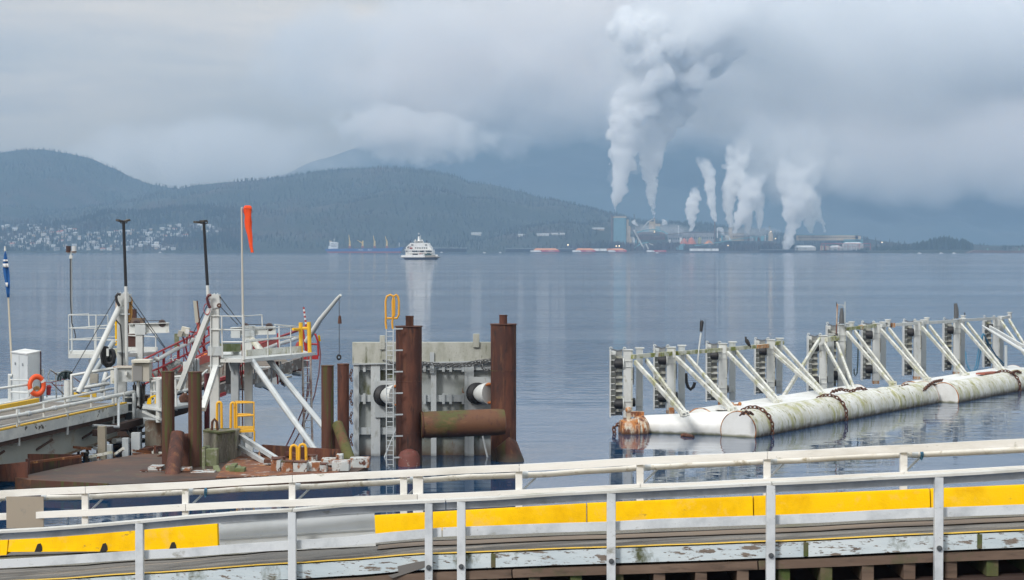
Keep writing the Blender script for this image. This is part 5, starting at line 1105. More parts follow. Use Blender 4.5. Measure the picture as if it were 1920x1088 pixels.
o = obj('bollard', MB().beam(P(1371, 760, 86), P(1388, 760, 86), .2, .10).ball(P(1373, 758, 86), .09).ball(P(1387, 757.5, 86), .09), M_MAR); tag(o, 'small rusty double cleat on the rear pontoon under the third post pair', 'cleat')
o = obj('rusty_block', MB().box(P(1258.5, 775, 85), (.22, .22, .5)), M_MAR); tag(o, 'orange rusted foot block under the second post pair', 'block')
# perched bird
bp = P(1402, 648.5, 94.8); t = thing('bird', 'dark perched cormorant like bird hunched on the top rail', 'bird', bp)
mb = MB(); mb.tube([bp + Vector(v) for v in ((.06, 0, -.02), (.05, 0, .05), (.0, 0, .16), (-.06, 0, .26), (-.09, 0, .33), (-.10, -.01, .40), (-.08, -.02, .44))], [.03, .07, .10, .10, .06, .045, .03], 12)
mb.tube([bp + Vector(v) for v in ((.02, 0, .12), (.10, 0, .02), (.16, 0, -.10))], [.07, .05, .02], 8); mb.tube([bp + Vector(v) for v in ((-.09, -.01, .43), (-.13, -.02, .425), (-.17, -.02, .40))], [.03, .015, .006], 8)
obj('body', mb, mat('black_feathers', (.02, .018, .018), .7, [((.06, .05, .045), 18, .5, .7)]), t)
# ================================================================ rusty pile dolphin and fender wall in the middle
DP = 71.4
def pile(px, w, ytop, ybase, D, m, lab, grp, name='steel_pile', top_px=None, cap=True, stub=None, zbot=-2.0):
    a = P(px, ytop, D); r = w * D / FPX / 2
    t = thing(name, lab, 'pile', (a.x, a.y, 0), grp)
    K = 8; mb = MB().tube([Vector((a.x, a.y, zbot + (a.z - zbot) * k / K)) for k in range(K + 1)], r, 32); obj('shaft', mb, m, t)
    if cap: obj('cap_plate', MB().tube([a + Vector((0, 0, .004)), a + Vector((0, 0, .035))], r * 1.07, 32), m, t)
    if stub: s = P(stub[0], ytop, D); e = P(stub[0], stub[2], D); st = obj('stub', MB().tube([s + Vector((0, 0, .036)), e], stub[1] * D / FPX / 2, 24), m, t); obj('stub_rim', MB().tube([e, e + Vector((0, 0, .03))], stub[1] * D / FPX / 2 * 1.08, 24), m, st)
    return t
pa = pile(766.5, 49, 613, 870, DP, M_RUST, 'big rusty brown pile behind the ladder with a short stub on top', 'big rusty piles', stub=(768, 15, 594))
pb = pile(944, 48, 609, 862, DP + 1.6, M_RUST, 'big rusty brown pile at the right end of the fender wall', 'big rusty piles', stub=(943.5, 15, 592))
for q_, px_, D_, zs in ((pa, 766.5, DP, (1.2, 3.1)), (pb, 944, DP + 1.6, (1.6, 3.4))):
    for z_ in zs: p_ = P(px_, 700, D_); obj('weld_seam', MB().torus((p_.x, p_.y, z_), .486, .012, (0, 0, 1), 40, 6), M_RUST, q_)
# skirt and raker
c = P(767, 866, DP - .5); r = 21 * DP / FPX
o = obj('pile_sleeve', MB().tube([(c.x, c.y, -1.2), (c.x, c.y, .35), (c.x, c.y, .52), (c.x, c.y, .62)], [r, r * .98, r * .75, r * .25], 28), mat('worn_red_rust', (.15, .045, .035), .7, [((.3, .25, .22), 7, .62, .68), ((.06, .03, .02), 2, .5, .7)])); tag(o, 'low rounded red brown sleeve in front of the left big pile', 'pile sleeve')
a = P(951, 842, DP + 1.3); o = obj('raker_pile', MB().tube([a + Vector((-.2, 0, .25)), a + Vector((-.03, 0, .05)), (a.x + .14, a.y - .2, -.05), (a.x + .5, a.y - .5, -1.2)], [.38, .46, .50, .52], 28), M_RUST); tag(o, 'leaning raker pile entering the water beside the right big pile', 'pile')
# horizontal fender tube
a = P(790, 797, DP - .3); b_ = P(948, 791, DP + .1); r = 25 * DP / FPX; d = (b_ - a)
mb = MB(); q = [a + d * k / 10 for k in range(10)] + [a + d * .985, b_]; mb.tube(q, [r * .96] + [r] * 9 + [r * .93, r * .45], 36)
t = thing('cross_tube', 'thick rusty horizontal tube joining the two big piles, green at its ends', 'tube', a + Vector((0, 0, -r))); obj('tube', mb, mat('orange_rusty_tube', (.13, .055, .025), .7, [((.075, .075, .018), .45, .50, .62), ((.20, .10, .045), 2, .55, .7, (.4, 1, 1)), ((.55, .48, .42), 9, .70, .73), ((.08, .03, .02), 3, .56, .68)], bump=(16, .008)), t)
obj('weld_ring', MB().torus(a + d * .015, r * 1.0, .02, d, 36, 6), M_RUST, t)
# ladder with yellow hoops
DL = 70.6; t = thing('ladder', 'long grey vertical ladder with yellow hoop handrails on top', 'ladder', P(731, 875, DL)); k = DL / FPX
for x in (724.3, 737.3): a = P(x, 616, DL); obj('stile', MB().beam((a.x, a.y, -.35), a, .035, .07, (0, 1, 0)), M_GALV, t)
y = 622
while y < 882:
    obj('rung', MB().tube([P(724.5, y, DL), P(737, y, DL)], .012, 8), M_GALV, t); y += 8.9
for i in range(7): y = 617 + i * 40.2; obj('standoff', MB().beam(P(737.6, y, DL), P(755, y - .5, DL + .15), .04, .05), M_GALV, t)
for xo, x1 in ((723.5, 740), (737, 748.5)):
    pts = [(724.5 if xo < 730 else 736.5, 617, DL), (723 if xo < 730 else 735.4, 605, DL), (xo if xo < 730 else 736.6, 597, DL), (xo - .6 if xo < 730 else 736, 565, DL), (xo + 2 if xo < 730 else 738.5, 556, DL), ((xo + x1) / 2, 552.8, DL), (x1 - 2.5, 556, DL), (x1 - .5, 564, DL), (x1 - .5, 590, DL), (x1 - 4, 597, DL), (xo + 2 if xo < 730 else 738.6, 597, DL)]
    obj('hoop', MB().tube([P(*p) for p in pts], .038, 10), mat('ladder_yellow', (.72, .36, .03), .5, [((.5, .25, .04), 5, .6, .7)]), t)
# fender wall
DF = 74.2
t = thing('fender_wall', 'grey white steel fender wall with a plank top, chain and rust stains', 'fender wall', P(790, 870, DF)); k = DF / FPX
def wbox(name, x0, x1, y0, y1, D, th, m, par, bevel=0):
    a = P(x0, y1, D); b_ = P(x1, y0, D); return obj(name, MB().box(((a.x + b_.x) / 2, D + th / 2, (a.z + b_.z) / 2), (b_.x - a.x, th, b_.z - a.z)), m, par, bevel=bevel)
M_PL = mat('plank_grey_white', (.44, .45, .41), .75, [((.32, .33, .28), 1.4, .45, .6, (1, 1, .4)), ((.12, .13, .08), 7, .58, .68, (1, 1, .2)), ((.2, .2, .15), 22, .6, .66)], bump=(10, .01))
M_FPAN = mat('fender_panel_steel', (.36, .39, .39), .55, [((.24, .26, .23), .8, .45, .62, (1, 1, .5)), ((.12, .13, .06), 1.3, .56, .68, (1, 1, .5)), ((.24, .10, .05), 3, .66, .70, (1, 1, .3))], bump=(12, .004))
zlayer(M_FPAN, (.10, .055, .03), -.1, .55, 4, .5); zlayer(M_GS, (.05, .04, .03), -.1, .15, 4, .3)
wbox('back_panel', 664, 925, 686, 884, DF + .35, .08, M_FPAN, t)
wbox('top_plank', 660.5, 925, 642, 681.5, DF - .05, .35, M_PL, t, .01)
obj('plank_seam', MB().beam(P(661, 683, DF - .08), P(925, 677.5, DF - .08), .05, .05), M_GS, t)
for x0, x1, y0, y1 in ((712, 722, 629, 656), (887, 899, 626, 652)): wbox('timber_cleat', x0, x1, y0, y1, DF - .14, .08, M_PL, t, .02)
for i, (x0, x1) in enumerate(((663, 672.5), (695.5, 712.5), (808, 818), (871, 888.5))): wbox('upright', x0, x1, 680, 888, DF - .02, .34, M_GS, t)
wbox('upright', 872.5, 877, 680, 888, DF - .04, .30, M_GS, t)
for y0, y1 in ((680.5, 694), (741, 753.5), (802, 815), (858, 864)):
    for x0, x1 in ((673, 695), (713, 742), (792, 807.5), (818.5, 870.5), (889, 920)): wbox('waler', x0, x1, y0, y1, DF + .12, .2, M_GS, t)
for x in (672, 683, 776, 796, 831.5, 845, 868): 
    for y in (680.5, 741): wbox('waler_clip', x - 2.4, x + 2.4, y - 3, y + 17, DF + .02, .09, M_GS, t)
for x0, x1, y0, y1 in ((703, 742, 714, 783), (878, 920, 707, 771)): wbox('mounting_plate', x0, x1, y0, y1, DF - .10, .07, M_GS, t)
# rubber cone fenders
for x, y, lab in ((733, 742, 'left'), (907, 738, 'right')):
    c = P(x, y, DF - .5)
    cf = obj('cone_fender', MB().tube([P(x - 14, y, DF - .18), P(x - 11, y, DF - .34), P(x - 9, y, DF - .42)], [.42, .42, .30], 30), M_BLK, t)
    obj('white_face', MB().tube([P(x - 8, y, DF - .43), P(x - 2, y, DF - .8), P(x + 7, y, DF - 1.0), P(x + 10, y, DF - 1.05)], [.26, .36, .42, .42], 30), M_WS, cf); obj('orange_ring', MB().torus(P(x + 10.5, y, DF - 1.06), .36, .055, (.5, -1, 0), 30, 8), mat('fender_orange', (.55, .20, .07), .6), cf)
# chains on the wall
t2 = []
for pts, lab in ((((740, 681, DF - .4), (792, 680, DF - .4), (830, 683.5, DF - .4), (868, 683, DF - .4), (895, 677.5, DF - .4), (920, 674.5, DF - .4)), 'upper steel chain along the top of the fender wall'), (((792, 683, DF - .42), (840, 687, DF - .42), (880, 686, DF - .42), (903, 681, DF - .42), (921, 678, DF - .42)), 'lower steel chain along the top of the fender wall'), (((903, 681, DF - .5), (904, 690, DF - .5), (912, 694, DF - .5), (921, 692, DF - .5)), 'short chain end hanging by the right big pile'), (((722, 677, DF - .4), (732, 680, DF - .4), (742, 681, DF - .4)), 'short piece of chain behind the ladder')):
    pchain(pts, lab, .05, M_CHAING)
for i, ys in enumerate(((696, 716), (735, 758), (776, 796), (817, 834))): pchain([(659, ys[0], DF - .3), (656.5, (ys[0] + ys[1]) / 2, DF - .3), (660, ys[1], DF - .3)], 'rusty chain loop at the left edge of the fender wall, ' + ['topmost', 'second from the top', 'third from the top', 'lowest'][i], .045)
wbox('upright_marker', 806, 814, 661, 700, DF - .12, .05, M_GS, t)
for x0, y0, x1, y1, lab in ((721, 858, 743, 804, 'left'), (905, 818, 915, 862, 'right')):
    o = obj('stay_rod', MB().tube([P(x0, y0, DF - .3), P(x1, y1, DF - .3)], .035, 8), M_GALV); tag(o, 'thin grey stay rod low on the fender wall, ' + lab + ' one', 'rod')
# ================================================================ pile groups left
D6 = 69.2
pile(614, 23.5, 687, 870, D6, M_RUST2, 'rusty pile left of the slanting olive pile', 'rusty pile group by the fender wall')
pile(643.5, 22, 684, 860, D6 + 1.5, M_RUST, 'rusty pile just left of the grey fender wall', 'rusty pile group by the fender wall')
a = P(633, 797, D6 - .2); b_ = P(668, 897, D6 - 2.6); o = obj('raker_pile', MB().tube([a, a + (b_ - a) * .5, b_ + (b_ - a) * .25], .20, 24), M_OLIV); tag(o, 'slanting olive brown raker pile between the two rusty piles', 'pile')
wb = obj('pile_brace', MB().box(P(629, 830, D6 + .1), (.5, .2, 1.2)), M_RUST2); tag(wb, 'dark steel plate joining the two rusty piles by the wall', 'plate')
D7 = 67.0
pile(315, 24, 698, 885, D7, M_RUST2, 'left rusty pile with an orange flat top before the red ramp', 'rusty pile group before the ramp')
pile(365.5, 25.5, 699, 885, D7, M_RUST2, 'right rusty mossy pile before the red ramp', 'rusty pile group before the ramp')
a = P(333, 812, D7 - .3); b_ = P(322, 902, D7 - 2.4); o = obj('raker_pile', MB().tube([a + Vector((0, 0, .05)), a, b_ + (b_ - a) * .3], [.16, .235, .27], 24), M_RUST); tag(o, 'leaning red brown raker pile between the two mossy piles', 'pile')
a = P(331, 850, D7 + .1); o = obj('pile_brace', MB().box(P(341, 852, D7 + .15), (.55, .2, 1.45)), M_RUST); tag(o, 'rusty steel plate joining the two piles before the ramp', 'plate')
# ================================================================ ferry ramp berth at left
def bx(name, x0, x1, y0, y1, D, th, m, par=None, bevel=0, loc=None):
    a = P(x0, y1, D); b_ = P(x1, y0, D); return obj(name, MB().box(((a.x + b_.x) / 2, D + th / 2, (a.z + b_.z) / 2), (b_.x - a.x, th, b_.z - a.z)), m, par, bevel=bevel, loc=loc)
def tubes(name, runs, r, m, par=None, n=8):
    mb = MB()
    for run in runs: mb.tube([P(*p) for p in run], r, n)
    return obj(name, mb, m, par)
def each(name, runs, r, m, par, n=8):
    for run in runs: obj(name, MB().tube([P(*p) for p in run], r, n), m, par)
# ---- bridge span: right edge seen from the camera, running away
RE = [(-220, 872, 56), (-60, 822, 62.3), (0, 807, 65), (122, 781, 70.2), (232, 757, 76)]
def lerp3(path, x):
    for a, b_ in zip(path[:-1], path[1:]):
        if x <= b_[0]: break
    t = (x - a[0]) / (b_[0] - a[0]); return tuple(a[i] + (b_[i] - a[i]) * t for i in range(3))
def re(x, dz=0.0, dx=0.0): p = P(*lerp3(RE, x)); return p + Vector((dx, 0, dz))
WB = 3.3
t = thing('ramp_bridge', 'grey steel ferry bridge span with peeling white edge board and yellow line', 'bridge', re(80, -1.2)); XS = [-220, -140, -60, -20, 20, 60, 100, 140, 180, 210, 236]
pts = [re(x) for x in XS]
vs = []; 
for p in pts: vs += [p, p + Vector((-WB, .6, 0)), p + Vector((-WB, .6, -.1)), p + Vector((0, 0, -.1))]
mb = MB().add(vs, [(4 * i + a, 4 * i + (a + 1) % 4, 4 * i + 4 + (a + 1) % 4, 4 * i + 4 + a) for i in range(len(XS) - 1) for a in range(4)] + [(3, 2, 1, 0), tuple(4 * (len(XS) - 1) + a for a in range(4))])
obj('deck', mb, mat('bridge_asphalt', (.20, .185, .165), .9, [((.13, .12, .11), 1.2, .45, .65), ((.25, .2, .15), 2, .6, .7)], bump=(30, .006)), t)
def run(name, dx, dz, w, h, m, x0=-60, x1=236, par=t):
    mb = MB(); X = [x0 + (x1 - x0) * k / 7 for k in range(8)]
    for a, b_ in zip(X[:-1], X[1:]): mb.beam(re(a, dz, dx), re(b_, dz, dx) + Vector((0, .003, 0)), w, h)
    return obj(name, mb, m, par)
run('edge_line', -.03, .02, .14, .045, M_YELO)
run('edge_board', .06, -.20, .07, .36, mat('peeling_white_paint', (.46, .50, .51), .65, [((.6, .63, .62), 1.5, .45, .62), ((.06, .055, .045), 3.2, .60, .635, (.6, .6, 1), 9), ((.2, .19, .12), 2, .62, .7)], bump=(12, .01)))
run('timber_ends', -.10, -.47, .22, .17, M_DARKT)
run('far_kerb', -WB + .12, .10, .14, .20, mat('kerb_mossy_yellow', (.13, .10, .035), .85, [((.07, .07, .03), 3, .45, .62), ((.42, .28, .02), 3, .60, .66)]), -60, 128)
run('far_kerb', -WB + .12, .14, .14, .24, M_YELO, 132, 222)
mb = MB(); X = [-60, 0, 60, 120, 180, 236]
gp = [(re(x, -.56, -.35), re(x, -1.62 + .30 * max(0, (x - 60) / 176), -.35)) for x in X]
vs = []
for a, b_ in gp: vs += [a, b_, b_ + Vector((-.03, .03, 0)), a + Vector((-.03, .03, 0))]
mb.add(vs, [(4 * i + a, 4 * i + (a + 1) % 4, 4 * i + 4 + (a + 1) % 4, 4 * i + 4 + a) for i in range(5) for a in range(4)])
gd = obj('girder', mb, M_GIRD, t)
mb = MB()
for (a, b_), (c, d) in zip(gp[:-1], gp[1:]): mb.beam(b_, d + Vector((0, .004, 0)), .30, .04)
obj('girder_flange', mb, mat('rusty_flange', (.20, .13, .08), .7, [((.33, .34, .3), 2, .5, .6)]), gd)
mb = MB()
for a, b_ in gp: mb.beam(a + Vector((-2.5, .4, 0)), b_ + Vector((-2.5, .4, 0)), .05, .6, (0, 1, 0))
for (a, b_), (c, d) in zip(gp[:-1], gp[1:]): mb.beam((a + b_) / 2 + Vector((-2.4, .3, 0)), (c + d) / 2 + Vector((-2.4, .304, 0)), .05, .9)
obj('girder', mb, M_DARKT, t)
for x in (5, 95, 180): obj('knee_strut', MB().beam(re(x + 6, -.75, -.05), re(x - 10, -1.05, -.33), .06, .07), M_DARKT, t)
# near rail of the bridge
rl = thing('bridge_handrail', 'white pipe handrail along the near side of the ferry bridge, bent down at its end', 'handrail', re(80, 0, .12))
each('top_pipe', [[(-60, 803, 62), (0, 785, 64.8), (52, 776, 67), (101, 766, 69.3), (180, 750, 73), (256, 734, 77.2), (260.5, 736, 77.4), (261, 745, 77.4), (261, 829, 77.4)]], .075, M_WS, rl, 12)
each('clamp', [[(50, 776.3, 66.9), (55, 775.4, 67.1)], [(99, 766.5, 69.2), (104, 765.4, 69.4)], [(188, 748.6, 73.4), (193, 747.6, 73.6)], [(261, 826, 77.4), (272, 826, 77.4)]], .10, M_GALV, rl, 12)
each('lower_rail', [[(-60, 818, 62.2), (0, 801, 65), (122, 775, 70), (214, 757, 74.8)]], .035, M_WS, rl)
each('rail_post', [[(x, y, lerp3(RE, x)[2]), (x, y2, lerp3(RE, x)[2])] for x, y, y2 in ((35, 768, 836), (126, 762, 815), (212, 745, 800))], .055, M_GALV, rl)
each('short_post', [[(82, 757, 68.5), (82, 784, 68.5)], [(171, 740, 72.7), (171, 766, 72.7)], [(32, 768, 66), (32, 800, 66)], [(232, 735, 75.6), (232, 752, 75.6)]], .04, M_WS, rl)
rl = thing('bridge_handrail', 'white pipe handrail along the far side of the ferry bridge deck', 'handrail', re(80, 0, -2.5))
each('top_pipe', [[(-60, 786, 65), (0, 771, 67.5), (60, 760, 70.5), (120, 747, 73.5), (180, 735, 76), (214, 728, 78)]], .05, M_WS, rl)
each('rail_post', [[(-4, 772, 67.2), (-4, 800, 67.2)], [(122, 748, 73.6), (122, 768, 73.6)], [(196, 732, 77), (196, 748, 77)]], .04, M_WS, rl)
# pier cap and columns under the bridge
t = thing('bridge_support', 'grey steel column and dark cross head under the end of the ferry bridge', 'support', P(190, 880, 70))
bx('column', 183, 197, 800, 862, 70.5, .3, M_WOODG, t); bx('column', 197, 209, 834, 872, 71.5, .25, M_GS, t); bx('column', 229, 240, 822, 866, 72.5, .25, M_GS, t); bx('column', 246, 262, 812, 862, 73.5, .3, M_GS, t)
bx('cross_head', 196, 300, 770, 800, 76.5, .9, M_GS, t); obj('bearing_beam', MB().beam(P(180, 812, 72), P(262, 790, 76.2), .30, .25), M_DARKT, t)
bx('bearing_housing', 272, 302, 790, 842, 75.5, .8, mat('brown_stained_grey', (.22, .20, .16), .7, [((.12, .06, .03), 1.8, .45, .62, (1, 1, .3)), ((.34, .34, .3), 3, .55, .66)]), t)
bx('lower_housing', 267, 303, 840, 876, 74.5, .8, M_RUST, t)
each('grey_pipe', [[(214, 827, 74), (236, 826, 75), (262, 828, 77)]], .11, M_WS, t, 10)
each('support_rail', [[(174, 798, 72.5), (222, 801, 73.5), (222, 746, 75.2)]], .055, M_GALV, t)
# ---- cabinet platform on the left
t = thing('utility_cabinet', 'tall plain white double door utility cabinet at the left platform', 'cabinet', P(45, 763, 79)); c0 = P(22.5, 763, 79.6); c1 = P(52, 763, 78); c2 = P(76, 763, 80.2); zt = P(45, 663, 79).z
mb = MB(); q = [(c0.x, c0.y), (c1.x, c1.y), (c2.x, c2.y), (c0.x + c2.x - c1.x, c0.y + c2.y - c1.y)]
mb.prism([Vector((x, y, c0.z)) for x, y in q], (0, 0, zt - c0.z)); obj('body', mb, mat('cabinet_paint', (.62, .65, .66), .4, [((.55, .58, .6), 1, .45, .65)]), t, bevel=.01)
mb = MB().prism([Vector((x, y, zt + .004)) for x, y in [(c0.x - .04, c0.y - .03), (c1.x - .01, c1.y - .06), (c2.x + .04, c2.y), (q[3][0], q[3][1] + .04)]], (0, 0, .05)); obj('roof', mb, M_PONC, t)
dv = (c1 - c0); nv = Vector((dv.y, -dv.x, 0)).normalized()
for f in (.25, .72):
    c = Vector((c0.x, c0.y, zt - .42)) + Vector((dv.x, dv.y, 0)) * f + nv * .012; obj('vent', MB().tube([c, c + nv * .02], .06, 14), mat('vent_grey', (.25, .28, .3), .6), t)
c = Vector((c0.x, c0.y, (zt + c0.z) / 2)) + Vector((dv.x, dv.y, 0)) * .48 + nv * .008; obj('door_seam', MB().box(c, (.018, .02, zt - c0.z - .1)), M_GS, t)
o = obj('conduit', MB().tube([P(76.2, 659, 80), P(77, 765, 80)], .03, 6), mat('dark_conduit', (.08, .04, .05), .6)); tag(o, 'dark thin conduit down the corner of the white cabinet', 'conduit')
t = thing('platform_floor', 'grey steel walkway platform carrying the white cabinet', 'platform', P(90, 760, 79)); obj('floor', MB().prism([P(-30, 775, 76), P(60, 762, 76.5), P(215, 742, 80.5), P(215, 735, 86), P(-30, 750, 84)], (0, 0, -.15)), M_GS, t)
rl = thing('platform_handrail', 'white pipe guard rail in front of the cabinet at left', 'handrail', P(30, 760, 77))
each('rail', [[(-30, 731, 76), (0, 728.5, 76), (55, 721, 77), (58, 724, 77.1), (58.5, 744, 77.1), (55, 748, 77), (0, 758.5, 76), (-30, 763, 76)]], .055, M_WS, rl, 10)
each('rail', [[(20, 762, 77.8), (20, 712.5, 77.8), (61, 714, 77.4), (62, 755, 77.4)], [(20, 735, 77.8), (53, 736.5, 77.4)], [(54, 722, 77.2), (54, 754, 77.2)]], .045, M_WS, rl)
for x0, x1, lab in ((15.5, 22.5, 'left'),): each('stub', [[(17.5, 703, 79.5), (17.5, 752, 79.5)], [(15.5, 704, 79.5), (23, 704, 79.5)]], .06, M_WS, rl)
t = thing('life_ring', 'bright orange life ring hanging on the white rail beside the cabinet', 'life ring', P(69, 742, 77)); c = P(69, 723, 77)
obj('ring', MB().torus(c, .29, .092, (.55, -.8, .05), 40, 12, sq=1.22), M_ORG, t)
obj('reflective_band', MB().torus(c, .29, .096, (.55, -.8, .05), 4, 12, .35, .65, sq=1.22).torus(c, .29, .096, (.55, -.8, .05), 4, 12, 3.5, 3.8, sq=1.22), M_WFAB, t)
o = obj('rope_coil', MB().torus(P(69, 731, 77.1), .11, .045, (.5, -.8, 0), 16, 8).torus(P(69.5, 734, 77.1), .10, .04, (.5, -.8, .3), 16, 8), mat('sand_rope', (.35, .30, .14), .9)); tag(o, 'coiled sand coloured rope inside the orange life ring', 'rope')
rl = thing('platform_handrail', 'thin white guard rail behind the black hose reel', 'handrail', P(110, 750, 81))
each('rail', [[(78, 752, 81), (78, 693, 81), (81, 693, 81), (81, 750, 81)], [(90, 704, 81.5), (95, 693, 81.5), (103, 700, 81.5), (135, 697, 81.5)], [(90, 704, 81.5), (92, 714, 81.5), (118, 714.5, 81.5)], [(104, 700, 81.5), (106, 748, 81.5)], [(116, 720, 81.5), (117, 745, 81.5)], [(135, 697, 81.5), (137, 745, 81.5)], [(88, 745, 81), (88, 725, 81)]], .032, M_WS, rl)
each('chain_sag', [[(96, 695, 81.2), (120, 712, 81.2), (150, 735, 81.2)], [(97, 718, 81.2), (122, 742, 81.2)], [(138, 708, 81), (175, 735, 81)]], .02, M_CHAIN, rl)
each('red_cable', [[(78, 716, 81), (95, 718, 81), (113, 713, 81), (134, 708, 81)], [(100, 722, 81), (118, 723, 81), (136, 717, 81)]], .012, M_RED, rl)
o = obj('fire_extinguisher', MB().tube([P(91, 741, 80), P(91.3, 725, 80), P(91.5, 722.5, 80)], [.085, .10, .05], 12).tube([P(91.5, 722, 80), P(94.5, 724, 80), P(96.5, 727, 80)], .025, 6), M_RED); tag(o, 'small red fire extinguisher hanging on the thin rail', 'fire extinguisher')
t = thing('hose_reel', 'black hose reel with coiled hose on a white round pedestal', 'hose reel', P(127, 752, 79))
obj('pedestal', MB().tube([P(127, 752, 79), P(127, 713, 79)], .16, 20), M_WS, t)
for x in (122, 131): obj('drum', MB().torus(P(x, 704, 78.9), .13, .055, (1, -.3, 0), 22, 8).torus(P(x + 1, 704, 78.9), .07, .04, (1, -.3, 0), 18, 8), mat('hose_dark_teal', (.012, .03, .035), .5), t)
obj('hose', MB().tube([P(*p) for p in ((108, 714, 78.8), (110, 704, 78.8), (116, 698, 78.8), (124, 696, 78.8), (133, 698, 78.8))], .045, 8).tube([P(*p) for p in ((113, 714, 78.8), (114, 705, 78.8), (119, 700, 78.8))], .04, 8), mat('hose_dark_teal', (.012, .03, .035), .5), t)
# ---- flag, radar mast, windsock, light poles
t = thing('flagpole', 'thin cream flagpole at the left edge behind the cabinet', 'flagpole', P(22, 705, 81)); obj('pole', MB().tube([P(23, 705, 81), P(15.5, 558, 81), P(9.5, 470, 81)], [.045, .036, .025], 10), mat('cream_paint', (.55, .50, .40), .6), t); obj('finial', MB().tube([P(9.5, 470, 81), P(9.3, 462, 81)], [.05, .03], 8), M_WS, t)
def cloth(cols, D, amp, name, m, par, seed=0):
    """cols: rows of (y, x0, x1) -> a draped sheet with folds"""
    n = 14; vs = []; rng = random.Random(seed)
    for j, (y, x0, x1) in enumerate(cols):
        for i in range(n + 1):
            f = i / n; p = P(x0 + (x1 - x0) * f, y, D); w_ = (x1 - x0) * D / FPX
            vs.append(p + Vector((0, amp * math.sin(f * 9.5 + j * .35 + seed) * min(1, w_ * 3), 0)))
    K = len(cols); fs = [(j * (n + 1) + i, j * (n + 1) + i + 1, (j + 1) * (n + 1) + i + 1, (j + 1) * (n + 1) + i) for j in range(K - 1) for i in range(n)]
    o = obj(name, MB().add(vs, fs), m, par, ang=80); s = o.modifiers.new('s', 'SOLIDIFY'); s.thickness = .008; return o
fl = thing('flag', 'limp blue flag with white stripes hanging at the left edge', 'flag', P(14, 560, 81))
rows = [(471, 9.4, 10.4), (478, 7.5, 12.5), (487, 6.2, 14.5), (500, 5, 16.5), (513, 6, 18.5), (525, 8.5, 19), (538, 10.5, 19), (548, 12, 18.5), (558, 13.5, 18)]
cloth(rows, 80.95, .05, 'cloth', M_LBLU, fl)
mb_rows = [[(487, 5.6, 14.4), (490.5, 5.2, 15)], [(494.5, 4.9, 15.6), (501.5, 5.2, 16.4)], [(530, 10, 15), (538, 11, 14.5)]]
for i, rws in enumerate(mb_rows):
    ya, yb = rws; o = cloth([ya, ((ya[0] + yb[0]) / 2, (ya[1] + yb[1]) / 2, (ya[2] + yb[2]) / 2), yb], 80.86, .05, 'white_stripe' if i < 2 else 'white_emblem', M_WFAB, fl)
t = thing('radar_mast', 'slim steel mast with two drum shaped lamps and a box on top at left', 'mast', P(135, 665, 83))
obj('pole', MB().tube([P(135, 665, 83), P(134, 560, 83), P(133.3, 490, 83), P(132.8, 474, 83)], .045, 10), M_GALV, t); obj('cross_arm', MB().beam(P(125.5, 473, 83), P(142.5, 473, 83), .08, .10), M_GALV, t)
for x, m in ((128.3, mat('dark_lamp', (.05, .03, .03), .4)), (138.8, mat('pale_lamp', (.55, .58, .6), .3))): h_ = obj('lamp_head', MB().tube([P(x, 471.5, 83), P(x, 461.5, 83)], .105, 18), m, t); obj('lamp_base', MB().tube([P(x, 473, 83), P(x, 471.6, 83)], .12, 18), M_RUST, h_)
obj('junction_box', MB().box(P(133, 482, 82.9), (.13, .12, .14)), M_WS, t); obj('mast_cable', MB().tube([P(*p) for p in ((131.5, 480, 82.9), (132, 560, 82.9), (134.5, 606, 82.9), (140, 622, 82.9), (142, 632, 82.9), (139, 637, 82.9))], .022, 6), M_BLK, t)
t = thing('windsock', 'limp bright orange windsock hanging from a thin white pole', 'windsock', P(455, 606, 78))
obj('pole', MB().tube([P(455.5, 606, 78), P(454, 480, 78), P(453, 390, 78)], [.045, .04, .035], 10), mat('sock_pole', (.50, .48, .43), .5), t); obj('pole_top', MB().tube([P(452.5, 391, 78), P(454.8, 389, 78)], .03, 6), M_WS, t)
prof = [(386, 459, 469), (388, 456.5, 472), (392, 455.3, 473.2), (398, 455, 473), (405, 456, 472.8), (416, 457.8, 473), (428, 460, 472.8), (440, 462.8, 472.8), (452, 465.5, 473.5), (462, 467.5, 475), (469, 468.5, 476), (473.5, 469, 475.5)]
vs = []; n = 18; kk = 78 / FPX
for j, (y, x0, x1) in enumerate(prof):
    for i in range(n):
        a = 2 * math.pi * i / n; c = P((x0 + x1) / 2 + (.7 * math.sin(j * 1.9) if j > 3 else 0), y, 78); r = (x1 - x0) / 2 * kk; fr = 1 - .34 * abs(math.sin(a * 2 + j * .45 + .5 * math.sin(j * 1.3))) * (1 if j > 2 else .25)
        vs.append(c + Vector((math.cos(a) * r * fr, math.sin(a) * r * .6 * fr, .015 * math.sin(a * 3 + j))))
fs = [(j * n + i, j * n + (i + 1) % n, (j + 1) * n + (i + 1) % n, (j + 1) * n + i) for j in range(len(prof) - 1) for i in range(n)] + [tuple(range(n - 1, -1, -1)), tuple(range((len(prof) - 1) * n, len(prof) * n))]
obj('sock', MB().add(vs, fs), M_SOCK, t, ang=70)
obj('hoop', MB().torus(P(464, 396, 78), .195, .008, (0, .75, 1), 26, 6), mat('hoop_brown', (.35, .08, .03), .6), t)
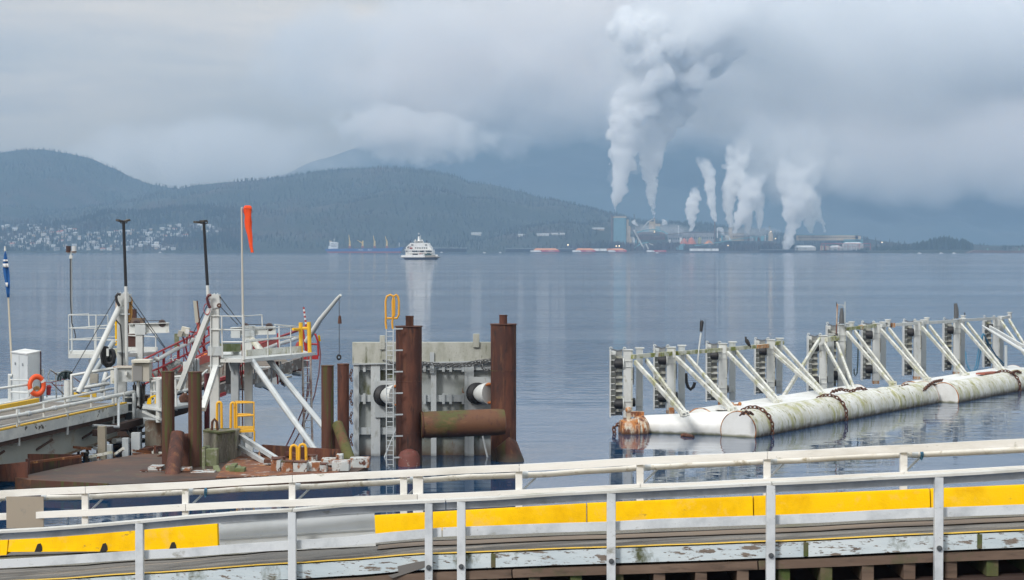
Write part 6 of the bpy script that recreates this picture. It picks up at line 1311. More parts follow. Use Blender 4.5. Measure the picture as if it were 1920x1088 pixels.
def lightpole(x0, y0, x1, y1, xw, yw, D, lab, heads, wpx):
    t = thing('light_pole', lab, 'light pole', P(xw, yw, D), 'black light poles on the ramp towers')
    k = D / FPX; obj('shaft', MB().tube([P(x1, y1, D), P(x0, y0 + 2, D)], [wpx * k * .5, wpx * k * .46], 16), M_BPOLE, t); obj('lower_shaft', MB().tube([P(xw, yw, D), P(x1, y1 + .3, D)], [wpx * k * .55, wpx * k * .50], 16), M_WS, t)
    for ha, hb in heads:
        h_ = obj('lamp_head', MB().beam(P(*ha, D - .05), P(*hb, D + .1), .24, .075), mat('lamp_housing', (.06, .055, .05), .5, [((.3, .28, .25), 9, .6, .7)]), t)
    obj('lamp_bracket', MB().tube([P(x0 - 6.5, y0 + 1, D), P(x0 - 5.5, y0 + 5, D), P(x0, y0 + 6, D), P(x0 + 6.5, y0 + 5, D), P(x0 + 7.5, y0 + 1, D)], .022, 6), mat('lamp_housing', (.06, .055, .05), .5), t)
lightpole(231.5, 413, 236, 537, 237.5, 690, 79.6, 'left black topped light pole with a double lamp head on the left tower', [((219.5, 413), (229, 415.5)), ((233, 415.3), (241.5, 412.5))], 6)
lightpole(382, 414, 389, 535, 390.5, 560, 72.8, 'right black topped light pole with its lamp turned left, on the right tower', [((365.5, 416.5), (376, 417.5)), ((378, 415), (385, 414.5))], 6)
# ---- left tower
t = thing('lift_tower', 'left white steel lifting tower post with a long diagonal tube brace', 'tower', P(232, 742, 80))
obj('post', MB().hbeam(P(229, 742, 80), P(229, 553, 80), .36, .34, .03, (0, 1, 0)), M_WS, t); obj('post_channel', MB().beam(P(226.5, 742, 80.2), P(226.5, 555, 80.2), .16, .26, (0, 1, 0)), M_GS, t)
obj('head_bracket', MB().prism([P(220, 556, 79.8), P(227, 551, 79.8), P(243, 552, 79.8), P(243, 566, 79.8), P(226, 575, 79.8)], (0, .4, 0)), M_WS, t)
for x in (226, 232, 240): obj('sheave', MB().torus(P(x, 552, 79.9), .06, .035, (1, 0, 0), 14, 6), M_GS, t)
obj('brace_tube', MB().tube([P(224, 575, 79.7), P(147, 737, 77.6)], .115, 14), M_WS, t); obj('brace_tube', MB().tube([P(214, 640, 81), P(176, 700, 81), P(160, 740, 81)], .11, 12), M_GS, t); obj('brace_tube', MB().tube([P(199, 700, 80), P(190, 735, 79.5)], .10, 12), M_WS, t)
obj('hose_bend', MB().tube([P(*p) for p in ((224, 574, 79.5), (219, 565, 79.5), (217.5, 556, 79.5), (221, 551.5, 79.5), (226, 552.5, 79.5))], .06, 8), M_BLK, t)
obj('cable_run', MB().tube([P(*p) for p in ((217, 600, 79.5), (226, 610, 79.5), (228.5, 640, 79.5), (229.5, 690, 79.5))], .03, 6), M_BLK, t)
for y in (589, 661): obj('clamp_band', MB().box(P(232, y, 79.8), (.46, .34, .05)), M_GALV, t)
obj('cross_box', MB().box(P(220, 661, 80.6), (.6, .35, .32)), M_WSG, t)
wires = [[(216, 561, 79.5), (131, 706, 79)], [(243, 555, 79.7), (312, 655, 84)], [(243, 567, 79.7), (310, 655, 83.5)]]
for i, w_ in enumerate(wires): o = obj('wire_rope', MB().tube([P(*p) for p in w_], .016, 5), M_BLK); tag(o, ['wire rope from the left tower head down to the hose reel', 'upper wire rope from the left tower to the red railed ramp', 'lower wire rope from the left tower to the red railed ramp'][i], 'wire rope')
wires = [[(392, 566, 72.8), (355, 640, 78)], [(412, 556, 72.8), (452, 608, 78)], [(412, 574, 72.8), (446, 609, 78)]]
for i, w_ in enumerate(wires): o = obj('wire_rope', MB().tube([P(*p) for p in w_], .016, 5), M_BLK); tag(o, ['wire rope from the right tower head down left', 'upper wire rope from the right tower down to the sheave beam', 'lower wire rope from the right tower down to the sheave beam'][i], 'wire rope')
t = thing('hose_bundle', 'thick black hoses hung in loops round a white bracket on the left tower', 'hoses', P(203, 695, 79))
for i, (x0, x1, yb) in enumerate(((191, 215, 690), (193.5, 212, 686), (197, 213.5, 682))):
    obj('hose', MB().tube([P(*p) for p in ((x0 + 4, 650, 79 - i * .05), (x0 + 1, 656, 79 - i * .05), (x0, 668, 79 - i * .05), (x0 + 2, 680, 79 - i * .05), ((x0 + x1) / 2, yb, 79 - i * .05), (x1 - 2, 680, 79 - i * .05), (x1, 668, 79 - i * .05), (x1 - 2, 659, 79 - i * .05), (x1 - 6, 656, 79 - i * .05))], .075, 10), M_BLK, t)
bx('bracket', 199.5, 203.5, 654, 668, 78.7, .1, M_WS, t); bx('dark_core', 201, 207, 655, 680, 79.05, .1, M_BLK, t)
# upper platform left
t = thing('work_platform', 'left white railed work platform behind the left tower', 'platform', P(170, 672, 82.5))
obj('floor', MB().prism([P(128, 665, 81.5), P(215, 664, 81.5), P(292, 660, 84), P(292, 655, 87), P(131, 657, 85.5)], (0, 0, -.16)), M_WS, t); bx('kick_plate', 131, 178, 659, 664, 81.6, .05, M_WS, t); bx('floor_beam', 128, 215, 665.5, 671.5, 81.6, .15, M_WS, t); bx('floor_beam', 240, 295, 651, 658, 84.4, .15, M_WS, t)
each('rail', [[(129, 665, 81.5), (128.5, 591, 81.5), (202, 591, 82), (203, 612, 82)], [(129, 615.5, 81.5), (200, 616, 82)], [(130, 637, 81.5), (225, 638, 82.4)], [(130, 590.5, 81.5), (166, 588.5, 84.5), (167, 612, 84.5)], [(132, 615.5, 82), (160, 613.5, 84.8), (222, 608.5, 85)], [(132, 636.5, 82), (222, 631, 85)], [(180, 591, 81.8), (180, 662, 81.8)], [(177.5, 618, 85), (177.5, 658, 85)]], .026, M_WS, t)
each('rail', [[(240, 629, 84.5), (295, 632, 84.5)], [(292, 622, 84.5), (292, 656, 84.5)], [(168, 674, 82), (168, 700, 82)]], .026, M_WS, t)
t = thing('ladder', 'short yellow ladder behind the left tower', 'ladder', P(219, 648, 83)); each('stile', [[(218, 648, 83), (217.5, 602, 83)], [(222.5, 646, 83), (222.5, 606, 83)]], .05, M_YEL, t); each('rung', [[(218, y, 83), (222.5, y, 83)] for y in (612, 622, 632, 642)], .025, M_YEL, t)
# column and beam with sheaves, left
def sheavebeam(x0, x1, y0, y1, cx, cw, cy1, D, lab, sh):
    t = thing('sheave_beam', lab, 'beam', P(cx, cy1, D)); k = D / FPX
    a = P(x0, (y0 + y1) / 2 + 1, D); b_ = P(x1, (y0 + y1) / 2 - 1, D); obj('beam', MB().hbeam(a, b_, .30, (y1 - y0) * k, .03), M_WS, t)
    obj('column', MB().hbeam(P(cx, cy1, D), P(cx, y1, D), cw * k, cw * k, .03, (0, 1, 0)), M_WS, t)
    obj('bracket', MB().prism([P(cx - cw * .7, y0 + 3, D - .2), P(cx + cw * .8, y0 + 3, D - .2), P(cx + cw * .8, y1 + 3, D - .2), P(cx - cw * .7, y1 + 3, D - .2)], (0, .45, 0)), M_GS, t)
    for x in sh: s = obj('sheave', MB().torus(P(x, y0 + .5, D), .12, .05, (.15, 1, 0), 22, 8).tube([P(x, y0 + .5, D - .03), P(x, y0 + .5, D + .03)], .11, 16), mat('sheave_brown', (.05, .03, .028), .6), t); 
    obj('guard_rod', MB().tube([P(sh[0], y0 - 4, D), P(sh[-1], y0 - 5, D)], .014, 5), M_BLK, t)
    return t
sheavebeam(242, 317, 606, 625, 262, 13, 676, 83, 'left white beam carrying two dark sheaves on a square column', (256, 304))
o = bx("brown_post", 240, 254, 580, 655, 84.6, .3, M_RUST); tag(o, 'rusty brown post rising behind the left sheave beam', 'post')
o = bx('timber_block', 245, 269, 597, 607, 84, .4, M_BRN); tag(o, 'brown timber block lying on the left sheave beam', 'timber')
o = bx('tan_board', 216.5, 222, 560, 600, 84, .1, mat('tan_board', (.45, .33, .24), .7)); tag(o, 'tan board standing behind the head of the left tower', 'board')
o = obj('rope', MB().tube([P(*p) for p in ((242, 604, 80.2), (243, 590, 80.2), (243.5, 560, 80.2), (245.5, 556, 80.2), (247, 562, 80.2), (246.5, 590, 80.2), (244, 600, 80.2))], .04, 6), mat('orange_rope', (.6, .33, .1), .8)); tag(o, 'orange rope hung in a loop right of the left tower head', 'rope')
# electrical box and grey box beam by the bridge end
t = thing('control_box', 'tan grey electrical cabinet on a grey box beam at the end of the bridge', 'electrical box', P(250, 718, 77))
bx('box_beam', 216, 256, 692, 716, 77, .5, M_GS, t); bx('beam_lid', 212, 258, 687.5, 690.5, 76.9, .6, mat('lid_rusted', (.5, .48, .43), .6, [((.35, .16, .08), 2.5, .5, .62)]), t); bx('pale_panel', 207, 216, 695, 720, 76.9, .2, M_WSG, t)
bx('cabinet', 247, 280, 682, 716, 76.6, .6, mat('tan_box', (.40, .38, .33), .6, [((.30, .29, .26), 1.2, .45, .62)]), t, .02); bx('cabinet_door', 249, 266, 686, 714, 76.55, .04, mat('box_door', (.22, .22, .22), .4), t); bx('cabinet_lid', 246, 281.5, 675, 681, 76.4, .7, mat('tan_lid', (.55, .53, .46), .6), t, .02)
bx('small_lamp', 233, 238, 697, 704, 76.8, .15, M_WS, t)
for x0, x1, y in ((258, 254, 760), (262, 266, 770), (266, 272, 745), (252, 250, 750), (270, 268, 775)): obj('cable', MB().tube([P(x0, 717, 77), P(x0 + 1, 735, 76.9), P((x0 + x1) / 2, y, 76.9), P(x1, 722, 77)], .035, 6), M_BLK, t)
each('support_post', [[(217, 690, 76.8), (218, 770, 76.8)], [(259, 716, 76.9), (259, 745, 76.9)]], .07, M_GALV, t)
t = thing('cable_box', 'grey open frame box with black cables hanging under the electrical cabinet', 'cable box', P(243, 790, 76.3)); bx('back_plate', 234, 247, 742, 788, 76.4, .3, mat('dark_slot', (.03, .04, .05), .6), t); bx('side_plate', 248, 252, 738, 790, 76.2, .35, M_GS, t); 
for y in (745, 756, 772, 789): bx('cross_plate', 233, 248, y - 1, y + 1, 76.2, .1, M_GS, t)
o = bx('meter_box', 168, 183, 701, 719, 79.2, .2, mat('tan_box', (.4, .38, .33))); tag(o, 'small tan box on the rail left of the hose loops', 'box')
o = bx('walk_kerb', 135, 180, 736, 745, 79.8, .12, M_YELO); tag(o, 'worn yellow kerb block on the far side of the bridge deck', 'kerb')
rl = thing('bridge_guard_rail', 'heavy white tube guard rail on the far side before the tower brace', 'guard rail', P(170, 740, 78)); each('rail', [[(135, 742, 78.4), (134, 704, 78.4), (218, 690, 79)], [(136, 731, 78.4), (205, 719, 79)]], .075, M_WS, rl, 10); each('rail', [[(198, 712, 79.5), (216, 700, 79.5)]], .05, M_WS, rl)
# ---- transfer ramp with red rails
RA = (282, 742, 78.5); RB = (585, 672, 96)     # near (right hand) edge of the ramp
LA = (262, 735, 80.5); LB = (560, 655, 98.5)
t = thing('transfer_ramp', 'hinged ferry ramp with faded red kerbs, yellow reflectors and machinery at its tip', 'ramp', P(400, 720, 85))
a, b_, c, d = P(282, 750, 78.5), P(592, 690, 95), P(560, 672, 99), P(268, 712, 82.5)
obj('deck', MB().prism([P(276, 748, 77.5), P(400, 716, 83), P(560, 690, 93), P(530, 670, 98), P(395, 668, 92), P(300, 706, 83.5)], (0, 0, -.12)), mat('ramp_deck_brown', (.17, .145, .12), .85, [((.10, .085, .07), 1.3, .45, .62), ((.25, .2, .15), 2.5, .58, .7)]), t)
obj('kerb', MB().beam(P(290, 716, 82.5), P(395, 668, 91), .16, .42), M_REDP, t); obj('kerb', MB().beam(P(395, 668, 91), P(520, 640, 99), .16, .42), M_REDP, t)
obj('kerb', MB().beam(P(411, 712, 83.5), P(470, 694, 87), .12, .14), M_RED, t); obj('kerb', MB().beam(P(411, 742, 82.2), P(422, 738, 82.8), .12, .14), M_RED, t)
for x, y in ((329, 697), (337, 692.5), (373.5, 672), (379.5, 668.5), (385, 665.5), (390, 663)): D = 82.5 + (x - 290) / 105 * 8.5; obj('reflector', MB().box(P(x, y, D - .14), (.13, .03, .13)), mat('amber_reflector', (.8, .3, .0), .3), t)
obj('side_girder', MB().beam(P(400, 735, 82), P(575, 676, 92), .2, .5), mat('greasy_steel', (.12, .10, .085), .6, [((.35, .36, .34), 2.5, .52, .62), ((.25, .09, .04), 3, .6, .68)]), t)
obj('truss_panel', MB().prism([P(283, 730, 81.4), P(330, 702, 82.4), P(345, 680, 82.8), P(330, 676, 82.8), P(283, 700, 81.8)], (0, .1, 0)), mat('mesh_dark', (.10, .12, .12), .7, [((.4, .42, .4), 3.5, .5, .56), ((.2, .2, .19), 8, .5, .6)]), t)
rng = random.Random(17)
for i in range(26):
    x = rng.uniform(408, 560); y = interp(x, [(408, 735), (470, 722), (520, 712), (560, 694)]) + rng.uniform(-9, 12); D = 83 + (x - 408) / 150 * 9 + rng.uniform(-.5, .5)
    s = rng.uniform(.08, .24); m = rng.choice([M_RUST, M_GS, M_CHAIN, M_WSG, M_RED if i % 6 == 0 else M_CHAIN, M_GIRD])
    if rng.random() < .55: obj('machinery', MB().box(P(x, y, D), (s * 2, s * 1.5, s * 1.4), rng.uniform(-.5, .5)), m, t)
    else: obj('machinery', MB().tube([P(x - rng.uniform(3, 8), y + rng.uniform(-4, 4), D), P(x + rng.uniform(3, 8), y + rng.uniform(-4, 4), D)], s * .5, 8), m, t)
obj('tip_roller', MB().tube([P(540, 694, 92), P(562, 686, 93)], .22, 14), M_MAR, t); obj('tip_roller', MB().tube([P(556, 700, 92.5), P(566, 682, 93)], .15, 12), M_RUST, t); obj('tip_block', MB().prism([P(497, 700, 89), P(512, 683, 89), P(528, 700, 89), P(520, 722, 89), P(500, 716, 89)], (0, .5, 0)), M_GS, t); bx('counterweight', 511, 530, 703, 716, 90, .5, M_MOSSC, t); bx('counterweight_end', 523, 530, 702, 717, 90.6, .3, M_RUST, t)
obj('lower_strut', MB().beam(P(470, 708, 88), P(506, 728, 89), .18, .24), M_GS, t); obj('lower_strut', MB().tube([P(470, 690, 88), P(545, 690, 91)], .07, 8), M_WS, t)
# red hand rails on both sides, with white pipe
rl = thing('ramp_handrail', 'red handrail with a thick white pipe along the hinged ferry ramp', 'handrail', P(340, 720, 82))
tr = [(268, 675, 80), (300, 659, 81.5), (330, 645, 83), (362, 629, 85), (395, 612, 87.5)]; br_ = [(262, 705, 80), (300, 690, 81.5), (330, 674, 83), (362, 658, 85), (395, 640, 87.5)]
each('rail', [tr, br_], .045, M_RED, rl)
for x, y0, y1, D in ((307, 658, 697, 82), (335, 646, 684, 83.3), (363, 631, 664, 85.2), (383, 622, 660, 87)): obj('rail_post', MB().beam(P(x - .5, y1, D), P(x, y0, D), .09, .07, (0, 1, 0)), M_RED, rl)
each('rail', [[(268, 722, 79.6), (300, 706, 81), (345, 682, 83), (395, 655, 86)], [(345, 636, 84), (352, 668, 84)], [(352, 622, 85), (366, 658, 85.4)], [(356, 641, 85), (372, 641, 86), (392, 628, 88)], [(357, 622, 85), (366, 624, 85.5), (391, 617, 88), (392, 627, 88)], [(377, 641, 86), (385, 658, 87)]], .04, M_RED, rl)
obj('white_pipe', MB().tube([P(*p) for p in ((289, 672, 81), (297, 674, 81), (310, 666, 82), (340, 650, 83.6), (375, 630, 86))], .09, 10), M_WS, rl)
each('rail', [[(473, 652, 87), (500, 640, 89), (540, 626, 92), (575, 612, 95)], [(488, 649, 88), (487, 670, 88)], [(484, 646, 88), (520, 634, 91), (563, 619, 94)], [(530, 658, 91), (560, 648, 94)], [(521, 625, 90), (522, 655, 90)], [(449, 690, 85), (457, 680, 85.5), (462, 695, 85)], [(480, 684, 87), (484, 700, 87)]], .045, M_RED, rl)
obj('white_pipe', MB().tube([P(*p) for p in ((494, 656, 88.5), (520, 646, 90.5), (548, 638, 93), (560, 633, 94))], .09, 10), M_WS, rl)
each('arch_rail', [[(575, 668, 86), (574, 640, 86), (577, 628, 86), (584, 623.5, 86), (592, 628, 86), (596, 640, 86), (597, 668, 86)], [(576, 645, 86), (596, 646, 86)], [(568, 618, 86), (574, 664, 86)]], .045, M_RED, rl)
obj('red_plate', MB().beam(P(569, 670, 86), P(597, 670, 86), .05, .19), M_RED, rl); obj('red_tank', MB().tube([P(558.5, 655, 84), P(558.5, 646, 84), P(558.5, 641, 84)], [.09, .09, .03], 10), M_RED, rl)
for x, y, D, w_ in ((310, 669, 82, 0), ): pass
rng = random.Random(5)
t = thing('chain_hoist_gear', 'tangle of small grey chains and valves behind the red handrail', 'gear', P(295, 690, 81.6))
for i in range(9): x = 282 + i * 6.5; y = 682 - i * 1.5 + rng.uniform(-5, 7); obj('gear_piece', MB().tube([P(x - 4, y, 82), P(x + rng.uniform(-1, 2), y + rng.uniform(-4, 4), 82), P(x + 4, y + rng.uniform(-3, 3), 82)], rng.uniform(.02, .05), 6), rng.choice([M_GALV, M_WS, M_CHAIN]), t)
# loudspeaker shaped boxes above the ramp
t = thing('signal_box', 'tilted tan double box on a red stand above the ramp', 'signal box', P(346, 640, 83)); M_ = Matrix.Rotation(.25, 4, 'Y')
obj('box', MB().box(P(347, 622, 83), (.34, .3, .40), M=M_), mat('tan_lid', (.5, .48, .4)), t, bevel=.015); obj('front_box', MB().box(P(338.5, 626, 82.8), (.2, .28, .26), M=M_), mat('tan_box', (.35, .34, .3)), t, bevel=.01); obj('face', MB().box(P(351, 622, 82.83), (.16, .02, .2), M=M_), M_WFAB, t); each('stand', [[(343, 632, 83), (346, 645, 83)], [(351, 630, 83), (350, 645, 83)]], .04, M_RED, t)
t = thing('wind_vane_board', 'tall narrow cream board on a pole above the red rails', 'board', P(373, 616, 84)); obj('board', MB().prism([P(362, 564, 84), P(369, 565, 84), P(374, 605, 84), P(366, 606, 84)], (0, .06, 0)), mat('cream_board', (.42, .41, .36), .6), t); each('pole', [[(369.5, 564, 83.9), (375, 612, 83.9)]], .03, M_CHAIN, t); each('stub', [[(371, 605, 84), (373, 622, 84)]], .07, M_REDP, t)
o = bx('green_board', 327, 335, 626, 652, 84.5, .1, M_MOSSC); tag(o, 'small mossy board standing left of the tilted tan box', 'board')
t = thing('ramp_controls', 'pair of grey cabinets beside the hinged ramp', 'cabinet', P(355, 700, 80)); bx('white_cabinet', 343, 352.5, 679, 702, 80, .25, M_WS, t); bx('grey_cabinet', 356, 372, 673, 702, 80.3, .25, M_GS, t)
for x in (363, 368): bx('cabinet_rib', x - .6, x + .6, 673, 700, 80.2, .06, M_BLK, t)
# ---- landing with white rails between the mossy piles
t = thing('landing', 'white railed landing with a yellow guard between the mossy piles', 'landing', P(330, 770, 74))
obj('floor', MB().prism([P(268, 763, 75), P(303, 768, 73.5), P(352, 760, 75.5), P(390, 742, 79), P(330, 748, 79.5), P(268, 752, 78.5)], (0, 0, -.10)), M_GS, t)
obj('fascia', MB().beam(P(268, 764, 74.9), P(303, 769, 73.4), .05, .09), M_WS, t); obj('fascia', MB().beam(P(303, 769, 73.4), P(352, 761, 75.4), .05, .09), M_WS, t)
bx('dark_gear', 255, 300, 742, 772, 78.2, .6, M_DARKT, t); bx('dark_gear', 222, 300, 770, 788, 77.8, .5, M_DARKT, t)
rng = random.Random(61)
for i in range(12): x = rng.uniform(222, 298); y = rng.uniform(722, 792); obj('hydraulic_line', MB().tube([P(x, y, 77.1), P(x + rng.uniform(-8, 8), y + rng.uniform(4, 18), 77), P(x + rng.uniform(-3, 14), y + rng.uniform(8, 26), 77)], rng.uniform(.02, .05), 6), rng.choice([M_BLK, M_CHAIN, M_GS, M_DARKT]), t)
obj('under_beam', MB().beam(P(268, 772, 75), P(300, 786, 73.6), .07, .08), M_WS, t); obj('under_beam', MB().beam(P(270, 784, 75), P(302, 787, 73.6), .07, .08), M_GS, t); obj('dark_hull', MB().prism([P(303, 789, 74), P(350, 775, 76), P(352, 760, 76.5), P(303, 772, 74.5)], (0, .3, 0)), M_DARKT, t)
each('rail', [[(282, 710, 77), (300, 709, 76.5), (350, 705, 76.5)], [(282, 716, 77), (306, 711, 75), (345, 712, 76)], [(298, 712, 74), (298, 790, 74)], [(284, 735, 76.5), (303, 736, 75)], [(283, 712, 77), (284, 758, 77)], [(289, 712, 76.8), (290, 740, 76.8)], [(329, 712, 75), (331, 770, 75)], [(346, 708, 77), (348, 752, 77)], [(331, 735, 75), (352, 730, 76.5)], [(376, 706, 77), (388, 694, 78), (389, 715, 78), (378, 720, 77)], [(376, 705, 76), (377, 760, 76)], [(303, 742, 74.5), (352, 732, 76)]], .045, M_WS, t)
each('rail_post', [[(297.5, 711, 73.9), (297.5, 792, 73.9)]], .11, M_WS, t, 10)
obj('yellow_guard', MB().prism([P(275, 758, 76.4), P(277, 748, 76.4), P(283, 744, 76.4), P(283, 758, 76.4)], (0, .1, 0)), M_YEL, t); each('yellow_rail', [[(283, 745, 76.3), (292, 742, 76.3), (292, 757, 76.3)]], .05, M_YEL, t)
bx('white_boxes', 283, 300, 716, 734, 77.6, .2, M_WS, t); obj('dark_valve', MB().ball(P(346, 747, 76.3), .2, 10, 7, jit=.2).tube([P(338, 752, 76.3), P(352, 744, 76.3)], .09, 8), M_CHAIN, t)
# ---- right tower
t = thing('lift_tower', 'right white steel lifting tower with collar and diagonal tube braces', 'tower', P(403, 815, 73))
obj('post', MB().hbeam(P(403, 815, 73), P(403, 556, 73), .33, .30, .03, (0, 1, 0)), M_WS, t); obj('post_channel', MB().beam(P(398, 760, 73.25), P(398, 600, 73.25), .13, .24, (0, 1, 0)), M_WS, t)
obj('collar', MB().box(P(404, 658, 73), (.52, .44, .34)), M_GS, t); obj('collar', MB().box(P(404, 686, 73), (.50, .40, .05)), M_GS, t); obj('gusset', MB().prism([P(411, 676, 73), P(424, 676, 73), P(415, 690, 73), P(411, 690, 73)], (0, .1, 0)), M_WS, t)
obj('head_bracket', MB().prism([P(391, 556, 72.8), P(397, 552, 72.8), P(411, 553, 72.8), P(412, 575, 72.8), P(397, 580, 72.8)], (0, .4, 0)), M_WS, t)
for x in (395, 402, 408): obj('sheave', MB().torus(P(x, 554, 72.9), .055, .03, (1, 0, 0), 14, 6), M_GS, t)
obj('brace_tube', MB().beam(P(395, 580, 72.8), P(336, 730, 73.4), .19, .19), M_WS, t); obj('brace_tube', MB().beam(P(405, 688, 72.7), P(380, 768, 70.8), .19, .19), M_WS, t)
obj('hose_bend', MB().tube([P(*p) for p in ((394, 578, 72.6), (390, 568, 72.6), (388, 560, 72.6), (391, 554, 72.6), (396, 553, 72.6))], .055, 8), mat('maroon_hose', (.09, .015, .02), .5), t)
obj('pulley_hook', MB().torus(P(411, 573, 72.7), .06, .03, (0, 1, 0), 12, 6), M_CHAIN, t); obj('red_cable', MB().torus(P(388, 580, 72.7), .12, .012, (0, 1, 0), 16, 5, sq=1.7), M_RED, t)
# right platform
t = thing('work_platform', 'right white railed platform jutting out from the right tower', 'platform', P(470, 678, 74))
obj('floor', MB().prism([P(413, 670, 73), P(459, 675, 72.6), P(550, 668, 76.5), P(590, 662, 80), P(560, 656, 82), P(415, 658, 78)], (0, 0, -.10)), M_WS, t)
obj('fascia', MB().beam(P(413, 676.5, 72.95), P(459, 676.8, 72.55), .05, .13), M_WS, t); obj('fascia', MB().beam(P(459, 676.8, 72.55), P(548, 668, 76.5), .05, .13), M_WS, t); obj('fascia', MB().beam(P(548, 668, 76.5), P(590, 663, 80), .05, .12), M_WS, t)
obj('kick_plate', MB().beam(P(462, 663, 75), P(566, 655, 80), .03, .28), M_WSG, t); obj('timber_step', MB().beam(P(408, 652, 74), P(445, 652, 76), .3, .32), M_MOSSC, t)
each('rail', [[(395.5, 700, 72.8), (395, 592.5, 72.8), (455, 593.5, 72.8), (491, 590.5, 74.6), (492, 614, 74.6)], [(396, 618, 72.8), (455, 619, 72.8)], [(415.5, 592, 72.7), (417, 671, 72.7)], [(417, 641.5, 72.7), (456, 641.5, 72.5)], [(456, 619, 72.5), (545, 613, 76.3), (545.5, 667, 76.3)], [(457, 642, 72.5), (500, 637, 74.4), (545, 634, 76.3)], [(502, 616, 74.5), (502.5, 668, 74.5)], [(460, 638.5, 76), (523, 633.5, 79), (560, 631, 80.5)], [(515, 609, 79), (563, 613, 80.5), (564, 620, 80.5)], [(523, 611, 79), (524, 655, 79)], [(455, 612, 77), (478, 612, 78)]], .026, M_WS, t)
each('corner_post', [[(456, 590, 72.5), (457, 675, 72.5)]], .05, M_WS, t)
each('prop_tube', [[(472, 676, 73.2), (530, 759, 71.6), (600, 857, 69.9)], [(502, 672, 75.5), (550, 732, 74.6), (604, 798, 73.6), (640, 843, 72.9)]], .115, M_GALV, t)
obj('prop_foot', MB().tube([P(597, 852, 70), P(602, 860, 69.9)], .14, 12), M_MAR, t)
# posts under platform
t = thing('steel_columns', 'grey square columns standing on the rusty float under the right platform', 'columns', P(450, 862, 76))
obj('column', MB().hbeam(P(441, 840, 76), P(441, 660, 76), .30, .30, .03, (0, 1, 0)), M_GS, t); obj('column', MB().hbeam(P(466, 820, 74.5), P(466, 676, 74.5), .29, .29, .03, (0, 1, 0)), M_WS, t); bx('dark_column', 423, 434, 678, 720, 76.5, .3, M_BLK, t); bx('column', 434.5, 439, 678, 760, 76.8, .2, M_WSG, t)
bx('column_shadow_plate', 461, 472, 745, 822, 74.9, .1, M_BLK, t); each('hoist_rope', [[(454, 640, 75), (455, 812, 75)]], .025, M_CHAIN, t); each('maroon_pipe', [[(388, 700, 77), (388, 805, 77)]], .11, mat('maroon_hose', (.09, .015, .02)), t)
bx('lower_column', 438, 447, 812, 866, 73.6, .25, M_GS, t); bx('lower_column', 452, 459, 808, 862, 74, .25, M_GS, t); bx('lower_column', 460, 474, 828, 866, 73.8, .3, M_WS, t)
for x0, y0, x1, y1 in ((448, 816, 521, 862), (440, 833, 509, 874)): obj('strut', MB().beam(P(x0, y0, 70.5), P(x1, y1, 67.2), .15, .15), M_GALV, t)
sb_ = sheavebeam(433, 517, 613, 628, 466, 14, 676, 78, 'right white beam carrying two dark sheaves above the platform', (460, 505))
obj('sloping_strut', MB().tube([P(472, 636, 77.5), P(494, 663, 77)], .13, 12), M_WSG, sb_); bx('left_block', 433, 450, 617, 634, 77.8, .4, M_GS, sb_)
# gate, barrier arm, davit, ladder and hoses
t = thing('platform_gate', 'yellow gate posts at the outer end of the right platform', 'gate', P(572, 668, 80)); each('gate_post', [[(564.5, 668, 80), (563.8, 605, 80)], [(581, 668, 80), (579, 604, 80)]], .085, mat('gate_yellow', (.72, .42, .02), .6), t, 8); each('gate_bar', [[(549, 617.5, 79.5), (564, 617.5, 80)], [(564, 615.5, 80), (580, 616, 80)]], .06, mat('gate_yellow', (.7, .4, .02)), t)
t = thing('striped_gate', 'upright red and white striped barrier arm', 'barrier arm', P(574, 612, 84)); a = P(574, 612, 84); b_ = P(569.3, 576, 84)
for i in range(9): obj('stripe', MB().tube([a + (b_ - a) * (i / 9), a + (b_ - a) * ((i + .97) / 9)], .042, 8), M_RED if i % 2 == 0 else M_WFAB, t)
t = thing('davit', 'slanting white davit arm with a hook block on a long wire', 'davit', P(575, 640, 84)); obj('arm', MB().tube([P(575, 640, 84), P(600, 600, 83), P(632, 561, 82), P(638.5, 553.5, 81.8)], [.12, .11, .08, .06], 10), M_WS, t); obj('wire', MB().tube([P(636, 558, 81.9), P(636, 664, 81.9)], .014, 5), M_BLK, t); obj('hook_block', MB().tube([P(637, 592, 81.9), P(637, 607, 81.9)], [.05, .09], 8), M_CHAIN, t); obj('hook_ring', MB().torus(P(635.5, 670, 81.9), .075, .035, (0, 1, 0), 16, 8, sq=1.2), M_BLK, t)
t = thing('ladder', 'narrow rusty ladder from the right platform down to the float', 'ladder', P(577, 840, 75)); each('stile', [[(567, 668, 78), (569, 760, 77), (571, 845, 76)], [(582, 668, 78), (584, 760, 77), (586, 845, 76)]], .045, mat('ladder_rust', (.30, .27, .25), .7, [((.16, .05, .03), 1.2, .45, .6)]), t)
each('rung', [[(567 + (y - 668) * .022, y, 78 - (y - 668) * .0113), (582 + (y - 668) * .022, y, 78 - (y - 668) * .0113)] for y in range(676, 840, 14)], .02, M_GALV, t)
t = thing('hanging_hose', 'thin dark hoses drooping from the platform end down to the float', 'hose', P(560, 845, 77))
for pts in (((577, 640, 84), (584, 665, 83), (583, 690, 82), (578, 740, 79), (567, 770, 77), (550, 810, 76), (535, 840, 75)), ((598, 640, 84), (601, 665, 83.5), (598, 700, 82), (590, 740, 80), (577, 780, 78), (560, 815, 77), (545, 842, 76)), ((576, 668, 83), (577, 720, 81), (573, 770, 79), (566, 800, 78))): obj('hose', MB().tube([P(*p) for p in pts], .03, 6), mat('maroon_hose', (.05, .02, .03)), t)
obj('yellow_nozzle', MB().tube([P(598, 629, 84), P(599.5, 640, 84)], .05, 8), M_YEL, t)
